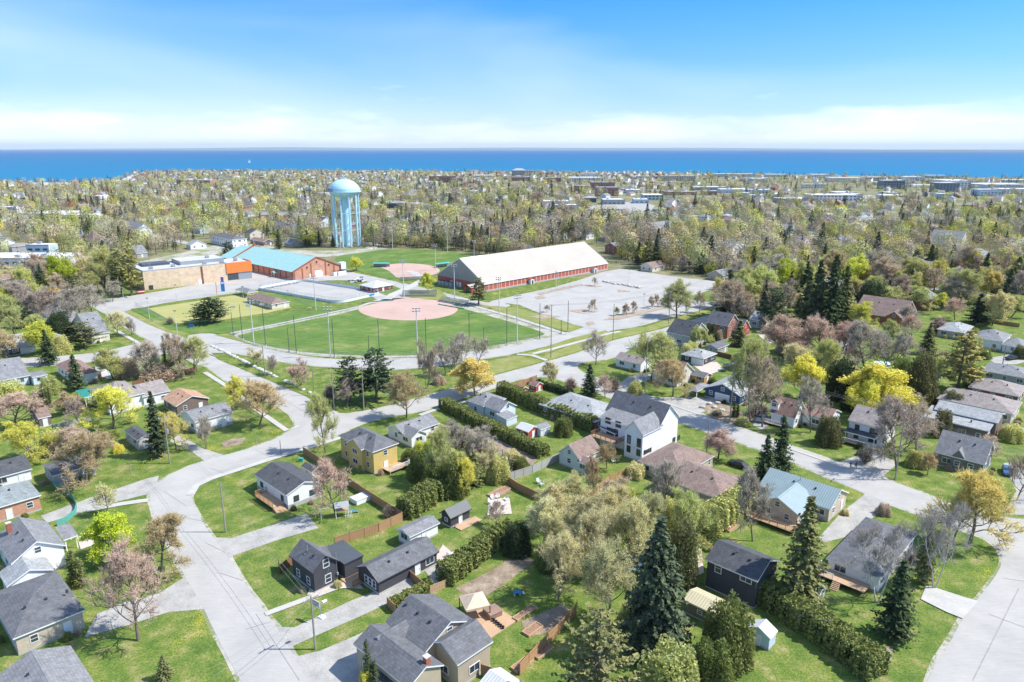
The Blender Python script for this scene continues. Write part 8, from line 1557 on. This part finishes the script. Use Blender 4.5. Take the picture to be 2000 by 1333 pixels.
# ------------------------------------------------------------ two walkers on the right-hand street
def person(loc, rz, label, top, legs_, ph):
    """one continuous skinned figure in mid-stride, hair and clothing as children"""
    def skin_mesh(nm, pts, edges, rad, mat_):
        me = bpy.data.meshes.new(nm); me.from_pydata(pts, edges, []); o = bpy.data.objects.new(nm, me); COL.objects.link(o)
        md = o.modifiers.new('s', 'SKIN'); sk = me.skin_vertices[0].data
        for i, q in enumerate(rad): sk[i].radius = (q, q)
        sk[0].use_root = True; o.modifiers.new('u', 'SUBSURF').levels = 1
        dg = bpy.context.evaluated_depsgraph_get(); m2 = bpy.data.meshes.new_from_object(o.evaluated_get(dg)); m2.materials.clear(); m2.materials.append(MATS[mat_]); m2.polygons.foreach_set('use_smooth', [True]*len(m2.polygons)); bpy.data.objects.remove(o); m2.name = nm; return m2
    s = ph
    P = [(0, 0, .95), (0, 0, 1.15), (0, .02, 1.38), (0, .03, 1.5), (0, .05, 1.62), (0, .05, 1.74), (-.1, 0, .9), (-.1, .12*s, .5), (-.1, -.05*s+.12*s-.02, .08), (-.1, .16*s+.1, .05), (.1, 0, .9), (.1, -.05*s, .5), (.1, -.35*s, .1), (.1, -.25*s+.05, .05),
         (-.19, 0, 1.4), (-.25, -.08*s, 1.14), (-.26, .08-.1*s, .9), (-.26, .12-.1*s, .8), (.19, 0, 1.4), (.25, .1*s, 1.14), (.26, .2*s+.05, .92), (.26, .24*s+.05, .83)]
    E_ = [(0, 1), (1, 2), (2, 3), (3, 4), (4, 5), (0, 6), (6, 7), (7, 8), (8, 9), (0, 10), (10, 11), (11, 12), (12, 13), (2, 14), (14, 15), (15, 16), (16, 17), (2, 18), (18, 19), (19, 20), (20, 21)]
    Rd = [.13, .13, .14, .055, .085, .08, .085, .06, .045, .035, .085, .06, .045, .035, .06, .045, .034, .03, .06, .045, .034, .03]
    r = link('person', skin_mesh('person', P, E_, Rd, 'skin'), None, loc, rz); tag(r, label, 'person')
    link('jacket', skin_mesh('jacket', [P[0], P[1], P[2], P[14], P[15], P[16], P[18], P[19], P[20]], [(0, 1), (1, 2), (2, 3), (3, 4), (4, 5), (2, 6), (6, 7), (7, 8)], [.16, .16, .17, .085, .065, .05, .085, .065, .05], top), r)
    link('trousers', skin_mesh('trousers', [P[0], P[6], P[7], P[8], P[10], P[11], P[12]], [(0, 1), (1, 2), (2, 3), (0, 4), (4, 5), (5, 6)], [.15, .105, .078, .06, .105, .078, .06], legs_), r)
    link('hair', skin_mesh('hair', [(0, .03, 1.70), (0, .0, 1.66), (0, -.02, 1.58)], [(0, 1), (1, 2)], [.1, .09, .05], 'hair'), r)
M('hair', (.05, .03, .02), .8)
person(at(1661, 915)+Vector((0, 0, .07)), R(70), 'person in dark clothes walking in front along the street, left of two', 'dark_cloth', 'dark_cloth', 1); person(at(1671, 916)+Vector((0, 0, .07)), R(70), 'person in dark clothes walking just behind, right of two', 'dark_cloth', 'navy_cloth', -1)
# sailboat far out on the bay
m = MB(); p = at(487, 318, 0); m.box(-6, 6, -1.6, 1.6, -.4, 1.2, 'trim_white').face([(-5, 0, 1.5), (4, 0, 1.5), (0, 0, 17)], 'trim_white').face([(4.3, 0, 1.5), (8, 0, 1.5), (.5, 0, 15)], 'trim_white').tube((0, .1, 1), (0, .1, 18), .15, .1, 'metal_grey'); tag(m.build('sailboat', None, p, .3), 'tiny white sailboat far out on the blue bay', 'boat')
def mast(b_, ty, lab):
    p = at(*b_); h = height_at(p, ty); m = MB()
    for z_ in np.linspace(0, h-2, 9):
        for a, c in (((-1, -1), (1, 1)), ((1, -1), (-1, 1))): m.tube((a[0], a[1], z_), (c[0], c[1], z_+h/9), .12, .12, 'metal_grey', 4)
    for a in ((-1, -1), (1, -1), (1, 1), (-1, 1)): m.tube((a[0], a[1], 0), (a[0]*.6, a[1]*.6, h), .18, .12, 'metal_grey', 4)
    m.box(-2.5, 2.5, -.4, .4, h-6, h-3, 'trim_white').box(-2.5, 2.5, -.4, .4, h-10, h-8.5, 'trim_dark'); tag(m.build('radio_mast', None, p), lab, 'mast')
mast((49, 415), 372, 'lattice radio mast with white antennas on the far left')

# ------------------------------------------------------------ air
hm = bpy.data.materials.new('haze_air'); hm.use_nodes = True; MATS['haze_air'] = hm; hn = hm.node_tree.nodes; hn.remove(hn['Principled BSDF']); pv = hn.new('ShaderNodeVolumePrincipled'); pv.inputs['Color'].default_value = (.78, .89, 1, 1); pv.inputs['Density'].default_value = 2.4e-5
hm.node_tree.links.new(pv.outputs[0], hn['Material Output'].inputs['Volume'])
hz = MB(); hz.box(-70000, 70000, -300, 70000, -4, 420, 'haze_air'); o = hz.build('haze'); o['kind'] = 'stuff'

# ------------------------------------------------------------ each label must single out one thing
def finish_labels():
    from collections import defaultdict
    ORD = ['first', 'second', 'third', 'fourth', 'fifth', 'sixth', 'seventh', 'eighth', 'ninth', 'tenth', 'eleventh', 'twelfth', 'thirteenth', 'fourteenth', 'fifteenth', 'sixteenth', 'seventeenth', 'eighteenth', 'nineteenth', 'twentieth']
    def o_(i): return ORD[i] if i < 20 else f'{i+1}{"st nd rd".split()[i % 10] if i % 10 < 3 and (i+1)//10 % 10 != 1 else "th"}'
    D = defaultdict(list)
    for o in REG: D[o['label']].append(o)
    for lab, L_ in D.items():
        if len(L_) < 2: continue
        L_.sort(key=lambda o: proj(o.location.x, max(1, o.location.y), 0)[0])
        for i, o in enumerate(L_):
            if len(L_) == 2: o['label'] = ('left-hand ', 'right-hand ')[i]+lab
            else: o['label'] = 'leftmost '+lab if not i else ('rightmost '+lab if i == len(L_)-1 else f'{o_(i)} from left, '+lab)
finish_labels()
for o in REG:
    w_4 = o['label'].split()
    if len(w_4) > 16: o['label'] = ' '.join(w_4[:16]) if not o.get('auto') else o['label'].replace(' from left,', ',').replace('middle distance', 'midway')
    if not 4 <= len(o['label'].split()) <= 16: print('LABEL', o['label'])
